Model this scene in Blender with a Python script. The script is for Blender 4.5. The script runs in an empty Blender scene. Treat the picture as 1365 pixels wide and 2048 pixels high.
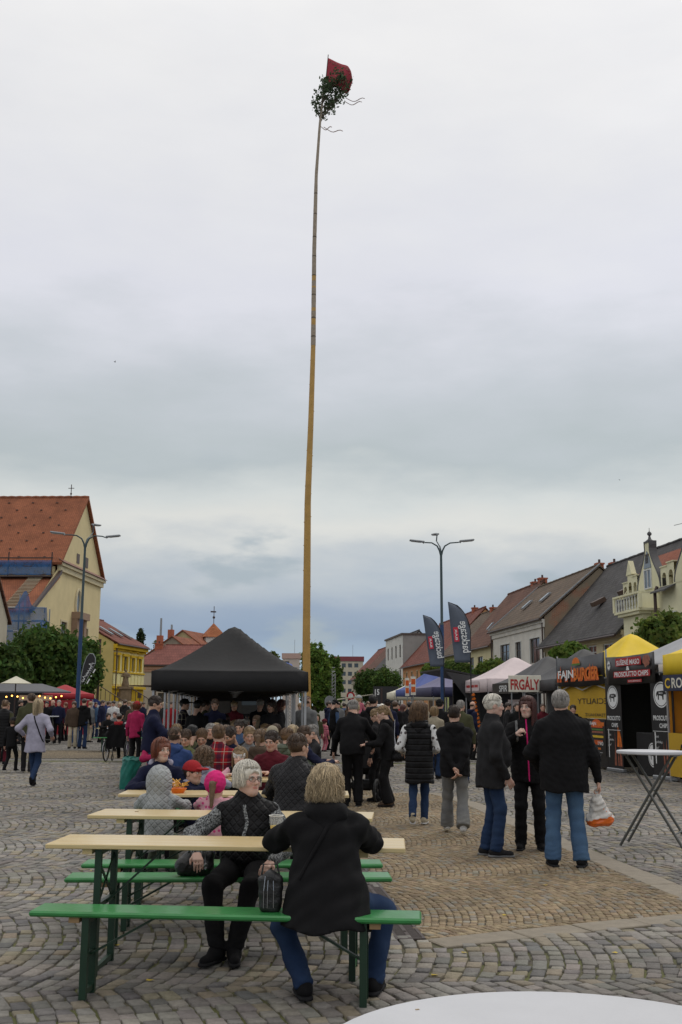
import bpy, bmesh, math, random
import numpy as np
from mathutils import Vector, Matrix
random.seed(7); np.random.seed(7)
R = math.radians
S = bpy.context.scene
COL = S.collection
# ------------------------------------------------------------------ camera
FPX, YH, CAMH, ROLL = 2100.0, 1409.0, 1.62, R(0.35)
K = FPX / 1700.0                                         # the distances below were first read off at 1700
TH = math.atan((YH - 1024) / FPX)
cam_d = bpy.data.cameras.new('camera'); cam = bpy.data.objects.new('camera', cam_d); COL.objects.link(cam)
cam_d.sensor_fit = 'VERTICAL'; cam_d.sensor_height = 36.0; cam_d.lens = FPX / 2048 * 36
cam_d.clip_start = 0.05; cam_d.clip_end = 3000
cam.matrix_world = Matrix.Translation((0, 0, CAMH)) @ Matrix.Rotation(R(90) + TH, 4, 'X') @ Matrix.Rotation(ROLL, 4, 'Z')
S.camera = cam
# ------------------------------------------------------------------ sky, sun, exposure
SUN_EL, SUN_AZ = R(52), R(38)          # azimuth clockwise from +Y
W = bpy.data.worlds.new('World'); S.world = W; W.use_nodes = True
nt = W.node_tree; nt.nodes.clear(); N = nt.nodes.new; L = nt.links.new
out = N('ShaderNodeOutputWorld'); mixs = N('ShaderNodeMixShader')
sky = N('ShaderNodeTexSky'); sky.sky_type = 'NISHITA'; sky.sun_disc = False
sky.sun_elevation = SUN_EL; sky.sun_rotation = SUN_AZ
bg1 = N('ShaderNodeBackground'); bg1.inputs[1].default_value = 0.10; L(sky.outputs[0], bg1.inputs[0])
bg2 = N('ShaderNodeBackground'); bg2.inputs[1].default_value = 1.10
def srgb(r, g, b):
    f = lambda c: (c / 255 / 12.92) if c <= 10.3 else ((c / 255 + 0.055) / 1.055) ** 2.4
    return (f(r), f(g), f(b), 1.0)
tc = N('ShaderNodeTexCoord'); sep = N('ShaderNodeSeparateXYZ'); L(tc.outputs['Generated'], sep.inputs[0])
def math_n(op, a, b=None, c=None):
    n = N('ShaderNodeMath'); n.operation = op
    for i, v in enumerate((a, b, c)):
        if v is None: continue
        if isinstance(v, (int, float)): n.inputs[i].default_value = v
        else: L(v, n.inputs[i])
    return n.outputs[0]
elev = math_n('MULTIPLY', math_n('ARCSINE', sep.outputs[2]), 180 / math.pi)      # degrees
azim = math_n('MULTIPLY', math_n('ARCTAN2', sep.outputs[0], sep.outputs[1]), 180 / math.pi)
def noise_n(sx, sy, scale, detail, seed, rough=0.55):
    cb = N('ShaderNodeCombineXYZ'); L(math_n('MULTIPLY', azim, sx), cb.inputs[0]); L(math_n('MULTIPLY', elev, sy), cb.inputs[1]); cb.inputs[2].default_value = seed
    n = N('ShaderNodeTexNoise'); n.inputs['Scale'].default_value = scale; n.inputs['Detail'].default_value = detail; n.inputs['Roughness'].default_value = rough
    L(cb.outputs[0], n.inputs['Vector']); return n.outputs['Fac']
wob = math_n('SUBTRACT', noise_n(0.06, 0.17, 1.6, 6, 3.1), 0.5)
amp = N('ShaderNodeMapRange'); L(elev, amp.inputs[0]); amp.inputs[1].default_value = 2; amp.inputs[2].default_value = 40; amp.inputs[3].default_value = 3.4; amp.inputs[4].default_value = 15
e2 = math_n('ADD', elev, math_n('MULTIPLY', wob, amp.outputs[0]))
ramp = N('ShaderNodeValToRGB'); L(math_n('DIVIDE', e2, 90.0), ramp.inputs[0])
cr = ramp.color_ramp
stops = [(0.0, (176, 196, 210)), (2.0, (160, 180, 199)), (3.8, (136, 154, 177)), (5.2, (146, 161, 181)), (6.6, (172, 181, 190)), (7.8, (188, 193, 196)), (9.0, (213, 213, 208)),
         (10.8, (203, 207, 205)), (13.2, (178, 186, 188)), (17, (192, 197, 202)), (22, (217, 218, 225)), (29, (227, 227, 229)), (37, (237, 236, 235)), (60, (248, 247, 244))]
cr.elements[0].position = stops[0][0] / 90; cr.elements[0].color = srgb(*stops[0][1])
cr.elements[1].position = stops[-1][0] / 90; cr.elements[1].color = srgb(*stops[-1][1])
for d_, c_ in stops[1:-1]:
    el = cr.elements.new(d_ / 90); el.color = srgb(*c_)
# separate darker puffs low over the roofs and a few higher ones
pf = N('ShaderNodeMapRange'); L(noise_n(0.11, 0.30, 1.0, 7, 11.4, 0.5), pf.inputs[0]); pf.inputs[1].default_value = 0.60; pf.inputs[2].default_value = 0.70; pf.interpolation_type = 'SMOOTHSTEP'
band = N('ShaderNodeMapRange'); L(elev, band.inputs[0]); band.inputs[1].default_value = 14; band.inputs[2].default_value = 9; 
fine = N('ShaderNodeMapRange'); L(noise_n(0.03, 0.08, 1.0, 6, 7.7), fine.inputs[0]); fine.inputs[1].default_value = 0.3; fine.inputs[2].default_value = 0.7; fine.inputs[3].default_value = 0.955; fine.inputs[4].default_value = 1.04
mx = N('ShaderNodeMixRGB'); L(math_n('MULTIPLY', pf.outputs[0], math_n('MULTIPLY', band.outputs[0], 0.8)), mx.inputs[0]); L(ramp.outputs[0], mx.inputs[1]); mx.inputs[2].default_value = srgb(158, 170, 178)
mm = N('ShaderNodeVectorMath'); mm.operation = 'SCALE'; L(mx.outputs[0], mm.inputs[0]); L(fine.outputs[0], mm.inputs['Scale'])
L(mm.outputs[0], bg2.inputs[0])
mixs.inputs[0].default_value = 0.94; L(bg1.outputs[0], mixs.inputs[1]); L(bg2.outputs[0], mixs.inputs[2]); L(mixs.outputs[0], out.inputs[0])
sd = bpy.data.lights.new('sun', 'SUN'); sd.energy = 0.75; sd.angle = R(22); sd.color = (1, 0.965, 0.91)
sun = bpy.data.objects.new('sun', sd); COL.objects.link(sun)
sdir = Vector((math.sin(SUN_AZ) * math.cos(SUN_EL), math.cos(SUN_AZ) * math.cos(SUN_EL), math.sin(SUN_EL)))
sun.rotation_euler = sdir.to_track_quat('Z', 'Y').to_euler(); sun.location = sdir * 60 
vs = S.view_settings; vs.view_transform = 'Standard'; vs.look = 'None'; vs.gamma = 1; vs.exposure = 0.0; vs.use_curve_mapping = False
S.render.engine = 'CYCLES'; S.cycles.use_denoising = True; S.cycles.max_bounces = 6; S.cycles.transparent_max_bounces = 12
# ------------------------------------------------------------------ pixel -> place
def ray(px, py):
    a, b = px - 682.5, py - 1024; c, s = math.cos(ROLL), math.sin(ROLL)
    u, v = c * a + s * b, -s * a + c * b
    x, y = u / FPX, -v / FPX
    return Vector((x, math.cos(TH) - y * math.sin(TH), math.sin(TH) + y * math.cos(TH)))
def G(px, py, z=0.0):                                   # where that pixel meets the level z
    r = ray(px, py); return Vector((0, 0, CAMH)) + r * ((z - CAMH) / r.z)
def P(px, py, d):                                       # the point of that pixel at ground distance d
    r = ray(px, py); return Vector((0, 0, CAMH)) + r * (d / r.y)
def AX(px, d): return P(px, YH + (px - 682.5) * ROLL, d).x
def ZZ(px, py, d): return P(px, py, d).z
# ------------------------------------------------------------------ objects
def link(o, parent=None):
    COL.objects.link(o)
    if parent is not None: o.parent = parent
    return o
def tag(o, label=None, cat=None, group=None, kind=None):
    if label: o['label'] = label
    if cat: o['category'] = cat
    if group: o['group'] = group
    if kind: o['kind'] = kind
    return o
def thing(name, label, cat, loc=(0, 0, 0), rz=0.0, group=None):
    o = bpy.data.objects.new(name, None); link(o); o.location = loc; o.rotation_euler = (0, 0, rz); o.empty_display_size = 0.1
    return tag(o, label, cat, group)
def copy_tree(o, parent=None):
    c = o.copy(); COL.objects.link(c); c.parent = parent
    for ch in list(o.children): copy_tree(ch, c)
    return c
class MB:
    def __init__(s): s.v = []; s.f = []
    def add(s, vs, fs):
        n = len(s.v); s.v += [tuple(p) for p in vs]; s.f += [tuple(i + n for i in f) for f in fs]; return s
    def box(s, c, size, rot=None, taper=1.0):
        hx, hy, hz = size[0] / 2, size[1] / 2, size[2] / 2
        vs = [Vector((x * hx * (taper if z > 0 else 1), y * hy * (taper if z > 0 else 1), z * hz)) for z in (-1, 1) for x, y in ((-1, -1), (1, -1), (1, 1), (-1, 1))]
        if rot is not None: vs = [rot @ p for p in vs]
        c = Vector(c)
        return s.add([p + c for p in vs], [(3, 2, 1, 0), (4, 5, 6, 7), (0, 1, 5, 4), (1, 2, 6, 5), (2, 3, 7, 6), (3, 0, 4, 7)])
    def span(s, x0, x1, y0, y1, z0, z1): return s.box(((x0 + x1) / 2, (y0 + y1) / 2, (z0 + z1) / 2), (abs(x1 - x0), abs(y1 - y0), abs(z1 - z0)))
    def rbox(s, c, size, b, rot=None):                  # box with all edges chamfered
        hx, hy, hz = [q / 2 for q in size]; vs = []; idx = {}
        for sx in (-1, 1):
            for sy in (-1, 1):
                for sz in (-1, 1):
                    for a in range(3):
                        p = [sx * (hx - b), sy * (hy - b), sz * (hz - b)]; p[a] = (sx * hx, sy * hy, sz * hz)[a]
                        idx[(sx, sy, sz, a)] = len(vs); vs.append(Vector(p))
        fs = []
        for a in range(3):
            o = [i for i in range(3) if i != a]
            for sg in (-1, 1):
                q = []
                for u, w in ((-1, -1), (1, -1), (1, 1), (-1, 1)):
                    k = [0, 0, 0]; k[a] = sg; k[o[0]] = u; k[o[1]] = w; q.append(idx[(*k, a)])
                fs.append(q if (sg > 0) == (a != 1) else q[::-1])
        for a in range(3):
            o = [i for i in range(3) if i != a]
            for u in (-1, 1):
                for w in (-1, 1):
                    k0 = [0, 0, 0]; k1 = [0, 0, 0]; k0[a] = -1; k1[a] = 1
                    for k in (k0, k1): k[o[0]] = u; k[o[1]] = w
                    fs.append((idx[(*k0, o[0])], idx[(*k1, o[0])], idx[(*k1, o[1])], idx[(*k0, o[1])]))
        for sx in (-1, 1):
            for sy in (-1, 1):
                for sz in (-1, 1): fs.append(tuple(idx[(sx, sy, sz, a)] for a in range(3)))
        if rot is not None: vs = [rot @ p for p in vs]
        c = Vector(c); return s.add([p + c for p in vs], fs)
    def tube(s, pts, r, n=8, cap=True):
        pts = [Vector(p) for p in pts]; rs = r if isinstance(r, (list, tuple)) else [r] * len(pts)
        vs = []; fs = []; up = None
        for i, p in enumerate(pts):
            t = (pts[min(i + 1, len(pts) - 1)] - pts[max(i - 1, 0)]); t = t.normalized() if t.length > 1e-9 else Vector((0, 0, 1))
            if up is None: up = Vector((1, 0, 0)) if abs(t.x) < 0.8 else Vector((0, 1, 0))
            e1 = (up - t * up.dot(t)); e1 = e1.normalized() if e1.length > 1e-6 else t.orthogonal().normalized(); up = e1; e2 = t.cross(e1)
            vs += [p + (e1 * math.cos(2 * math.pi * k / n) + e2 * math.sin(2 * math.pi * k / n)) * rs[i] for k in range(n)]
        for i in range(len(pts) - 1):
            for k in range(n):
                a, b = i * n + k, i * n + (k + 1) % n; fs.append((a, b, b + n, a + n))
        if cap:
            fs.append(tuple(range(n))[::-1]); m = (len(pts) - 1) * n; fs.append(tuple(range(m, m + n)))
        return s.add(vs, fs)
    def bar(s, a, b, w, h=None, up=(0, 0, 1)):          # rectangular bar
        a, b = Vector(a), Vector(b); h = h or w; t = (b - a).normalized(); u = Vector(up)
        e1 = t.cross(u); e1 = e1.normalized() if e1.length > 1e-4 else t.orthogonal().normalized(); e2 = e1.cross(t)
        vs = [p + e1 * sx * w / 2 + e2 * sy * h / 2 for p in (a, b) for sx, sy in ((-1, -1), (1, -1), (1, 1), (-1, 1))]
        return s.add(vs, [(3, 2, 1, 0), (4, 5, 6, 7), (0, 1, 5, 4), (1, 2, 6, 5), (2, 3, 7, 6), (3, 0, 4, 7)])
    def lathe(s, prof, n=16, c=(0, 0, 0)):
        c = Vector(c); vs = [c + Vector((r * math.cos(2 * math.pi * k / n), r * math.sin(2 * math.pi * k / n), z)) for r, z in prof for k in range(n)]
        fs = []
        for i in range(len(prof) - 1):
            for k in range(n):
                a, b = i * n + k, i * n + (k + 1) % n; fs.append((a, b, b + n, a + n))
        fs.append(tuple(range(n))[::-1]); m = (len(prof) - 1) * n; fs.append(tuple(range(m, m + n)))
        return s.add(vs, fs)
    def prism(s, poly, a, b):                           # outline poly of 3D points, extruded by vector from a to b
        n = len(poly); d = Vector(b) - Vector(a); vs = [Vector(p) for p in poly] + [Vector(p) + d for p in poly]
        fs = [tuple(range(n))[::-1], tuple(range(n, 2 * n))] + [(i, (i + 1) % n, (i + 1) % n + n, i + n) for i in range(n)]
        return s.add(vs, fs)
    def ball(s, c, r, n=10, sz=(1, 1, 1)):
        pr = [(max(1e-4, math.sin(math.pi * i / (n // 2 + 1)) * r), -math.cos(math.pi * i / (n // 2 + 1)) * r) for i in range(n // 2 + 2)]
        m0 = len(s.v); s.lathe(pr, n)
        for i in range(m0, len(s.v)): p = s.v[i]; s.v[i] = (p[0] * sz[0] + c[0], p[1] * sz[1] + c[1], p[2] * sz[2] + c[2])
        return s
    def quad(s, a, b, c, d): return s.add([a, b, c, d], [(0, 1, 2, 3)])
    def build(s, name, mat, parent=None, smooth=False, fix=True):
        me = bpy.data.meshes.new(name); me.from_pydata(s.v, [], s.f)
        if fix:
            bm = bmesh.new(); bm.from_mesh(me); bmesh.ops.recalc_face_normals(bm, faces=bm.faces); bm.to_mesh(me); bm.free()
        if smooth:
            me.polygons.foreach_set('use_smooth', [True] * len(me.polygons))
            try: me.set_sharp_from_angle(angle=R(40))
            except Exception: pass
        if mat: me.materials.append(mat)
        me.update(); return link(bpy.data.objects.new(name, me), parent)
def mesh_np(name, v, f, mat, parent=None, smooth=True, colors=None):
    """v (n,3) array, f (m,k) array of equal-size polygons"""
    me = bpy.data.meshes.new(name); v = np.asarray(v, np.float32); f = np.asarray(f, np.int32); k = f.shape[1]
    me.vertices.add(len(v)); me.vertices.foreach_set('co', v.ravel())
    me.loops.add(f.size); me.loops.foreach_set('vertex_index', f.ravel())
    me.polygons.add(len(f)); me.polygons.foreach_set('loop_start', np.arange(0, f.size, k, dtype=np.int32)); 
    if smooth: me.polygons.foreach_set('use_smooth', np.ones(len(f), bool))
    me.update(calc_edges=True)
    if colors is not None:
        at = me.color_attributes.new('tint', 'FLOAT_COLOR', 'POINT'); c = np.ones((len(v), 4), np.float32); c[:, :3] = colors; at.data.foreach_set('color', c.ravel())
    if mat: me.materials.append(mat)
    return link(bpy.data.objects.new(name, me), parent)
# ------------------------------------------------------------------ materials
_mats = {}
def lin(c, k=1.0): q = srgb(*c); return (q[0] * k, q[1] * k, q[2] * k, 1)
def mat(key, base, rough=0.6, metal=0.0, spec=0.5, var=0.12, vscale=6.0, bump=0.0, bscale=40.0, coat=0.0, sheen=0.0, trans=0.0, dirt=0.0, emit=None, alpha=None, obj=True):
    """a plain surface: base colour with uneven tone, fine relief, optional dirt"""
    if key in _mats: return _mats[key]
    m = bpy.data.materials.new(key); _mats[key] = m; m.use_nodes = True; t = m.node_tree; b = t.nodes['Principled BSDF']; NN = t.nodes.new; LL = t.links.new
    b.inputs['Roughness'].default_value = rough; b.inputs['Metallic'].default_value = metal; b.inputs['Specular IOR Level'].default_value = spec
    if coat: b.inputs['Coat Weight'].default_value = coat; b.inputs['Coat Roughness'].default_value = 0.15
    if sheen: b.inputs['Sheen Weight'].default_value = sheen
    if trans: b.inputs['Transmission Weight'].default_value = trans
    if alpha is not None: b.inputs['Alpha'].default_value = alpha
    co = NN('ShaderNodeTexCoord')
    n1 = NN('ShaderNodeTexNoise'); n1.inputs['Scale'].default_value = vscale; n1.inputs['Detail'].default_value = 6; n1.inputs['Roughness'].default_value = 0.6; LL(co.outputs['Object'], n1.inputs['Vector'])
    mr = NN('ShaderNodeMapRange'); mr.inputs[1].default_value = 0.25; mr.inputs[2].default_value = 0.75; mr.inputs[3].default_value = 1 - var; mr.inputs[4].default_value = 1 + var; LL(n1.outputs['Fac'], mr.inputs[0])
    sc = NN('ShaderNodeVectorMath'); sc.operation = 'SCALE'; sc.inputs[0].default_value = base[:3]; LL(mr.outputs[0], sc.inputs['Scale'])
    last = sc.outputs[0]
    if dirt:
        n3 = NN('ShaderNodeTexNoise'); n3.inputs['Scale'].default_value = vscale * 0.45; n3.inputs['Detail'].default_value = 8; n3.inputs['Roughness'].default_value = 0.7; LL(co.outputs['Object'], n3.inputs['Vector'])
        r3 = NN('ShaderNodeMapRange'); r3.inputs[1].default_value = 0.5; r3.inputs[2].default_value = 0.72; r3.inputs[4].default_value = dirt; LL(n3.outputs['Fac'], r3.inputs[0])
        mxx = NN('ShaderNodeMixRGB'); LL(r3.outputs[0], mxx.inputs[0]); LL(last, mxx.inputs[1]); mxx.inputs[2].default_value = (base[0] * .38, base[1] * .36, base[2] * .33, 1); last = mxx.outputs[0]
    LL(last, b.inputs['Base Color'])
    if emit: b.inputs['Emission Color'].default_value = (*emit[0], 1); b.inputs['Emission Strength'].default_value = emit[1]
    if bump:
        n2 = NN('ShaderNodeTexNoise'); n2.inputs['Scale'].default_value = bscale; n2.inputs['Detail'].default_value = 4; LL(co.outputs['Object'], n2.inputs['Vector'])
        bp = NN('ShaderNodeBump'); bp.inputs['Strength'].default_value = bump; bp.inputs['Distance'].default_value = 0.02; LL(n2.outputs['Fac'], bp.inputs['Height']); LL(bp.outputs[0], b.inputs['Normal'])
    return m
def nodes_of(m): t = m.node_tree; return t, t.nodes['Principled BSDF'], t.nodes.new, t.links.new
def mat_tint(key, rough=0.75, bump=0.25, bscale=60, var=0.15, vscale=9, spec=0.35):
    """colour from the mesh's own 'tint' attribute with fine mottling"""
    if key in _mats: return _mats[key]
    m = mat(key, (1, 1, 1, 1), rough=rough, bump=bump, bscale=bscale, var=var, vscale=vscale, spec=spec); t, b, NN, LL = nodes_of(m)
    at = NN('ShaderNodeAttribute'); at.attribute_name = 'tint'
    sc = [n for n in t.nodes if n.type == 'VECT_MATH'][0]; LL(at.outputs['Color'], sc.inputs[0]); return m
def mat_plaster(key, base, dirt=0.28): return mat(key, base, rough=0.9, var=0.10, vscale=0.8, bump=0.15, bscale=30, dirt=dirt, spec=0.2)
def mat_roof(key, c1, c2, w=0.2, h=0.2, mortar=0.03, moss=0.0, bump=0.6, off=0.5):
    """rows of tiles on a slope whose eaves run along local x"""
    if key in _mats: return _mats[key]
    m = mat(key, (1, 1, 1, 1), rough=0.85, spec=0.25); t, b, NN, LL = nodes_of(m)
    co = NN('ShaderNodeTexCoord'); sp = NN('ShaderNodeSeparateXYZ'); LL(co.outputs['Object'], sp.inputs[0]); cb = NN('ShaderNodeCombineXYZ'); LL(sp.outputs[0], cb.inputs[0]); LL(sp.outputs[2], cb.inputs[1])
    br = NN('ShaderNodeTexBrick'); LL(cb.outputs[0], br.inputs['Vector']); br.inputs['Scale'].default_value = 1; br.inputs['Brick Width'].default_value = w; br.inputs['Row Height'].default_value = h
    br.inputs['Mortar Size'].default_value = mortar * 0.5; br.inputs['Mortar Smooth'].default_value = 0.4; br.inputs['Color1'].default_value = c1; br.inputs['Color2'].default_value = c2; br.offset = off
    br.inputs['Mortar'].default_value = (c1[0] * .45, c1[1] * .45, c1[2] * .45, 1); br.inputs['Bias'].default_value = -0.1
    n1 = NN('ShaderNodeTexNoise'); n1.inputs['Scale'].default_value = 0.7; n1.inputs['Detail'].default_value = 7; LL(co.outputs['Object'], n1.inputs['Vector'])
    mr = NN('ShaderNodeMapRange'); mr.inputs[1].default_value = 0.3; mr.inputs[2].default_value = 0.7; mr.inputs[3].default_value = 0.78; mr.inputs[4].default_value = 1.18; LL(n1.outputs['Fac'], mr.inputs[0])
    sc = NN('ShaderNodeVectorMath'); sc.operation = 'SCALE'; LL(br.outputs['Color'], sc.inputs[0]); LL(mr.outputs[0], sc.inputs['Scale']); last = sc.outputs[0]
    if moss:
        n2 = NN('ShaderNodeTexNoise'); n2.inputs['Scale'].default_value = 1.6; n2.inputs['Detail'].default_value = 9; n2.inputs['Roughness'].default_value = 0.75; LL(co.outputs['Object'], n2.inputs['Vector'])
        r2 = NN('ShaderNodeMapRange'); r2.inputs[1].default_value = 0.52; r2.inputs[2].default_value = 0.66; r2.inputs[4].default_value = moss; LL(n2.outputs['Fac'], r2.inputs[0])
        mxx = NN('ShaderNodeMixRGB'); LL(r2.outputs[0], mxx.inputs[0]); LL(last, mxx.inputs[1]); mxx.inputs[2].default_value = (0.075, 0.07, 0.04, 1); last = mxx.outputs[0]
    LL(last, b.inputs['Base Color'])
    bp = NN('ShaderNodeBump'); bp.inputs['Strength'].default_value = bump; bp.inputs['Distance'].default_value = 0.05; bp.invert = True; LL(br.outputs['Fac'], bp.inputs['Height']); LL(bp.outputs[0], b.inputs['Normal'])
    return m
def text_mesh(txt, size, bold=0.0, ext=0.0, shear=0.0, spacing=1.0, align='CENTER'):
    cu = bpy.data.curves.new('lettering', 'FONT'); cu.body = txt; cu.size = size; cu.align_x = align; cu.align_y = 'CENTER'; cu.offset = bold * size; cu.extrude = ext; cu.shear = shear; cu.space_character = spacing; cu.resolution_u = 3
    o = bpy.data.objects.new('lettering', cu)
    me = bpy.data.meshes.new_from_object(o); bpy.data.objects.remove(o); bpy.data.curves.remove(cu); return me
def lettering(txt, size, m, parent, loc, rot=(R(90), 0, 0), bold=0.0, width=None, height=None, mirror=False, shear=0.0, name='lettering', spacing=1.0, ext=0.0):
    """flat print standing on a local xz face"""
    me = text_mesh(txt, size, bold, ext, shear, spacing); me.materials.clear(); me.materials.append(m); o = link(bpy.data.objects.new(name, me), parent)
    xs = [v.co.x for v in me.vertices]; ys = [v.co.y for v in me.vertices]
    sx = width / (max(xs) - min(xs)) if width else 1; sy = height / (max(ys) - min(ys)) if height else (sx if width else 1)
    cx, cy = (max(xs) + min(xs)) / 2, (max(ys) + min(ys)) / 2
    for v in me.vertices: v.co.x = (v.co.x - cx) * sx * (-1 if mirror else 1); v.co.y = (v.co.y - cy) * sy
    o.location = loc; o.rotation_euler = rot; return o
# ================================================================== GROUND
def in_poly(x, y, poly):
    c = np.zeros(x.shape, bool); n = len(poly); j = n - 1
    for i in range(n):
        xi, yi = poly[i][0], poly[i][1]; xj, yj = poly[j][0], poly[j][1]
        k = ((yi > y) != (yj > y)) & (x < (xj - xi) * (y - yi) / (yj - yi + 1e-12) + xi); c ^= k; j = i
    return c
def far_cobble_mat(key, c1, c2, sz, ang):
    m = mat(key, (1, 1, 1, 1), rough=0.8, spec=0.3); t, b, NN, LL = nodes_of(m)
    co = NN('ShaderNodeTexCoord'); mp = NN('ShaderNodeMapping'); mp.inputs['Rotation'].default_value = (0, 0, ang); LL(co.outputs['Object'], mp.inputs[0])
    v = NN('ShaderNodeTexVoronoi'); v.inputs['Scale'].default_value = 1 / sz; v.inputs['Randomness'].default_value = 0.45; LL(mp.outputs[0], v.inputs['Vector'])
    v2 = NN('ShaderNodeTexVoronoi'); v2.feature = 'DISTANCE_TO_EDGE'; v2.inputs['Scale'].default_value = 1 / sz; v2.inputs['Randomness'].default_value = 0.45; LL(mp.outputs[0], v2.inputs['Vector'])
    sp = NN('ShaderNodeSeparateColor'); LL(v.outputs['Color'], sp.inputs[0])
    mx1 = NN('ShaderNodeMixRGB'); LL(sp.outputs[0], mx1.inputs[0]); mx1.inputs[1].default_value = c1; mx1.inputs[2].default_value = c2
    n1 = NN('ShaderNodeTexNoise'); n1.inputs['Scale'].default_value = 0.5; n1.inputs['Detail'].default_value = 8; LL(co.outputs['Object'], n1.inputs['Vector'])
    mr = NN('ShaderNodeMapRange'); mr.inputs[1].default_value = .3; mr.inputs[2].default_value = .7; mr.inputs[3].default_value = .8; mr.inputs[4].default_value = 1.15; LL(n1.outputs['Fac'], mr.inputs[0])
    s2 = NN('ShaderNodeVectorMath'); s2.operation = 'SCALE'; LL(mx1.outputs[0], s2.inputs[0]); LL(mr.outputs[0], s2.inputs['Scale'])
    ed = NN('ShaderNodeMapRange'); ed.inputs[1].default_value = 0.0; ed.inputs[2].default_value = 0.11; LL(v2.outputs['Distance'], ed.inputs[0])
    mx2 = NN('ShaderNodeMixRGB'); LL(ed.outputs[0], mx2.inputs[0]); mx2.inputs[1].default_value = (.045, .042, .032, 1); LL(s2.outputs[0], mx2.inputs[2]); LL(mx2.outputs[0], b.inputs['Base Color'])
    bp = NN('ShaderNodeBump'); bp.inputs['Strength'].default_value = .7; bp.inputs['Distance'].default_value = .02; LL(ed.outputs[0], bp.inputs['Height']); LL(bp.outputs[0], b.inputs['Normal'])
    return m
GREY1, GREY2, TAN1, TAN2 = (.185, .17, .155, 1), (.235, .215, .19, 1), (.25, .19, .118, 1), (.19, .145, .09, 1)
gb = MB(); gb.quad((-900, -40, -.022), (900, -40, -.022), (900, 1500, -.022), (-900, 1500, -.022))
ground = gb.build('ground', far_cobble_mat('far_cobbles', GREY1, GREY2, .13, .15)); tag(ground, kind='structure', label='grey cobbled market square reaching away between the houses')
# earth and moss in the joints, under the stones laid one by one
m_bed = mat('joint_earth', (.095, .083, .06, 1), rough=.95, var=.25, vscale=14, bump=.5, bscale=90); t, b, NN, LL = nodes_of(m_bed)
co = NN('ShaderNodeTexCoord'); nm = NN('ShaderNodeTexNoise'); nm.inputs['Scale'].default_value = 2.3; nm.inputs['Detail'].default_value = 8; nm.inputs['Roughness'].default_value = .7; LL(co.outputs['Object'], nm.inputs['Vector'])
mr = NN('ShaderNodeMapRange'); mr.inputs[1].default_value = .42; mr.inputs[2].default_value = .56; LL(nm.outputs['Fac'], mr.inputs[0])
old = b.inputs['Base Color'].links[0].from_socket; mq = NN('ShaderNodeMixRGB'); LL(mr.outputs[0], mq.inputs[0]); LL(old, mq.inputs[1]); mq.inputs[2].default_value = (.115, .12, .04, 1); LL(mq.outputs[0], b.inputs['Base Color'])
YB0, YB1 = 3.0, 31.0
bb = MB(); bb.quad((-3.0, YB0, -.016), (3.0, YB0, -.016), (12.6, YB1, -.016), (-12.6, YB1, -.016))
paving = bb.build('cobbled_pavement', m_bed); tag(paving, kind='structure', label='near stretch of grey cobbles laid in segmental arcs with mossy joints')
# the brown mosaic field inside its border slabs
MOS = [G(*p) for p in ((851, 1878), (1365, 1826), (1440, 1830), (1365, 1798), (1180, 1720), (1000, 1640), (930, 1608), (865, 1588), (795, 1586))]
V450 = Vector((-.133 / K, 1, 0)); dr0 = G(851, 1878)
MOS_L = [dr0 + V450 * k for k in (18.5, 12.0, 0.0)]
mos_poly = [(p.x, p.y) for p in MOS[:-1]] + [(MOS[-1].x, MOS[-1].y)] + [(-.15, 17.9 * K), (-.5, 24.9 * K), (MOS_L[0].x - .3, 24.9 * K)] 
cross_poly = [(-9.9, 26.0 * K), (-3.9, 26.4 * K), (-4.6, 30.6 * K), (-12.0, 30.2 * K)]
# border slabs
SLABW = .27
def offset_poly(pts, w):
    o = []
    for i, p in enumerate(pts):
        a = pts[max(i - 1, 0)]; c = pts[min(i + 1, len(pts) - 1)]; t_ = (c - a); t_.z = 0; t_.normalize(); o.append(p + Vector((t_.y, -t_.x, 0)) * w)
    return o
def sample(pts, step):
    out_ = [pts[0]]; 
    for a, c in zip(pts, pts[1:]):
        n = max(1, round((c - a).length / step)); out_ += [a.lerp(c, k / n) for k in range(1, n + 1)]
    return out_
slab_quads = []
def slab_row(pts, w, step):
    s_ = sample(pts, step); o_ = offset_poly(s_, w)
    for i in range(len(s_) - 1): slab_quads.append([s_[i], s_[i + 1], o_[i + 1], o_[i]])
frontl = [G(851, 1878), G(1020, 1860), G(1365, 1826), G(1460, 1816)]
slab_row(frontl, SLABW, .62)
rightl = [G(1450, 1838), G(1365, 1798), G(1180, 1720), G(1000, 1640), G(930, 1608), G(865, 1588), G(795, 1586)]
slab_row(rightl, .30, .7)
slab_polys = [[(p.x, p.y) for p in q] for q in slab_quads]
DRW = .215
drain = [dr0 + V450 * k * .5 - Vector((.02, 0, 0)) for k in range(0, 37)]
drain_poly = [(drain[0].x, drain[0].y - .02), (drain[-1].x, drain[-1].y), (drain[-1].x - DRW, drain[-1].y), (drain[0].x - DRW, drain[0].y - .02)]
m_stone = mat_tint('cobble_stone', rough=.72, bump=.55, bscale=55, var=.22, vscale=22, spec=.2)
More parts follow.
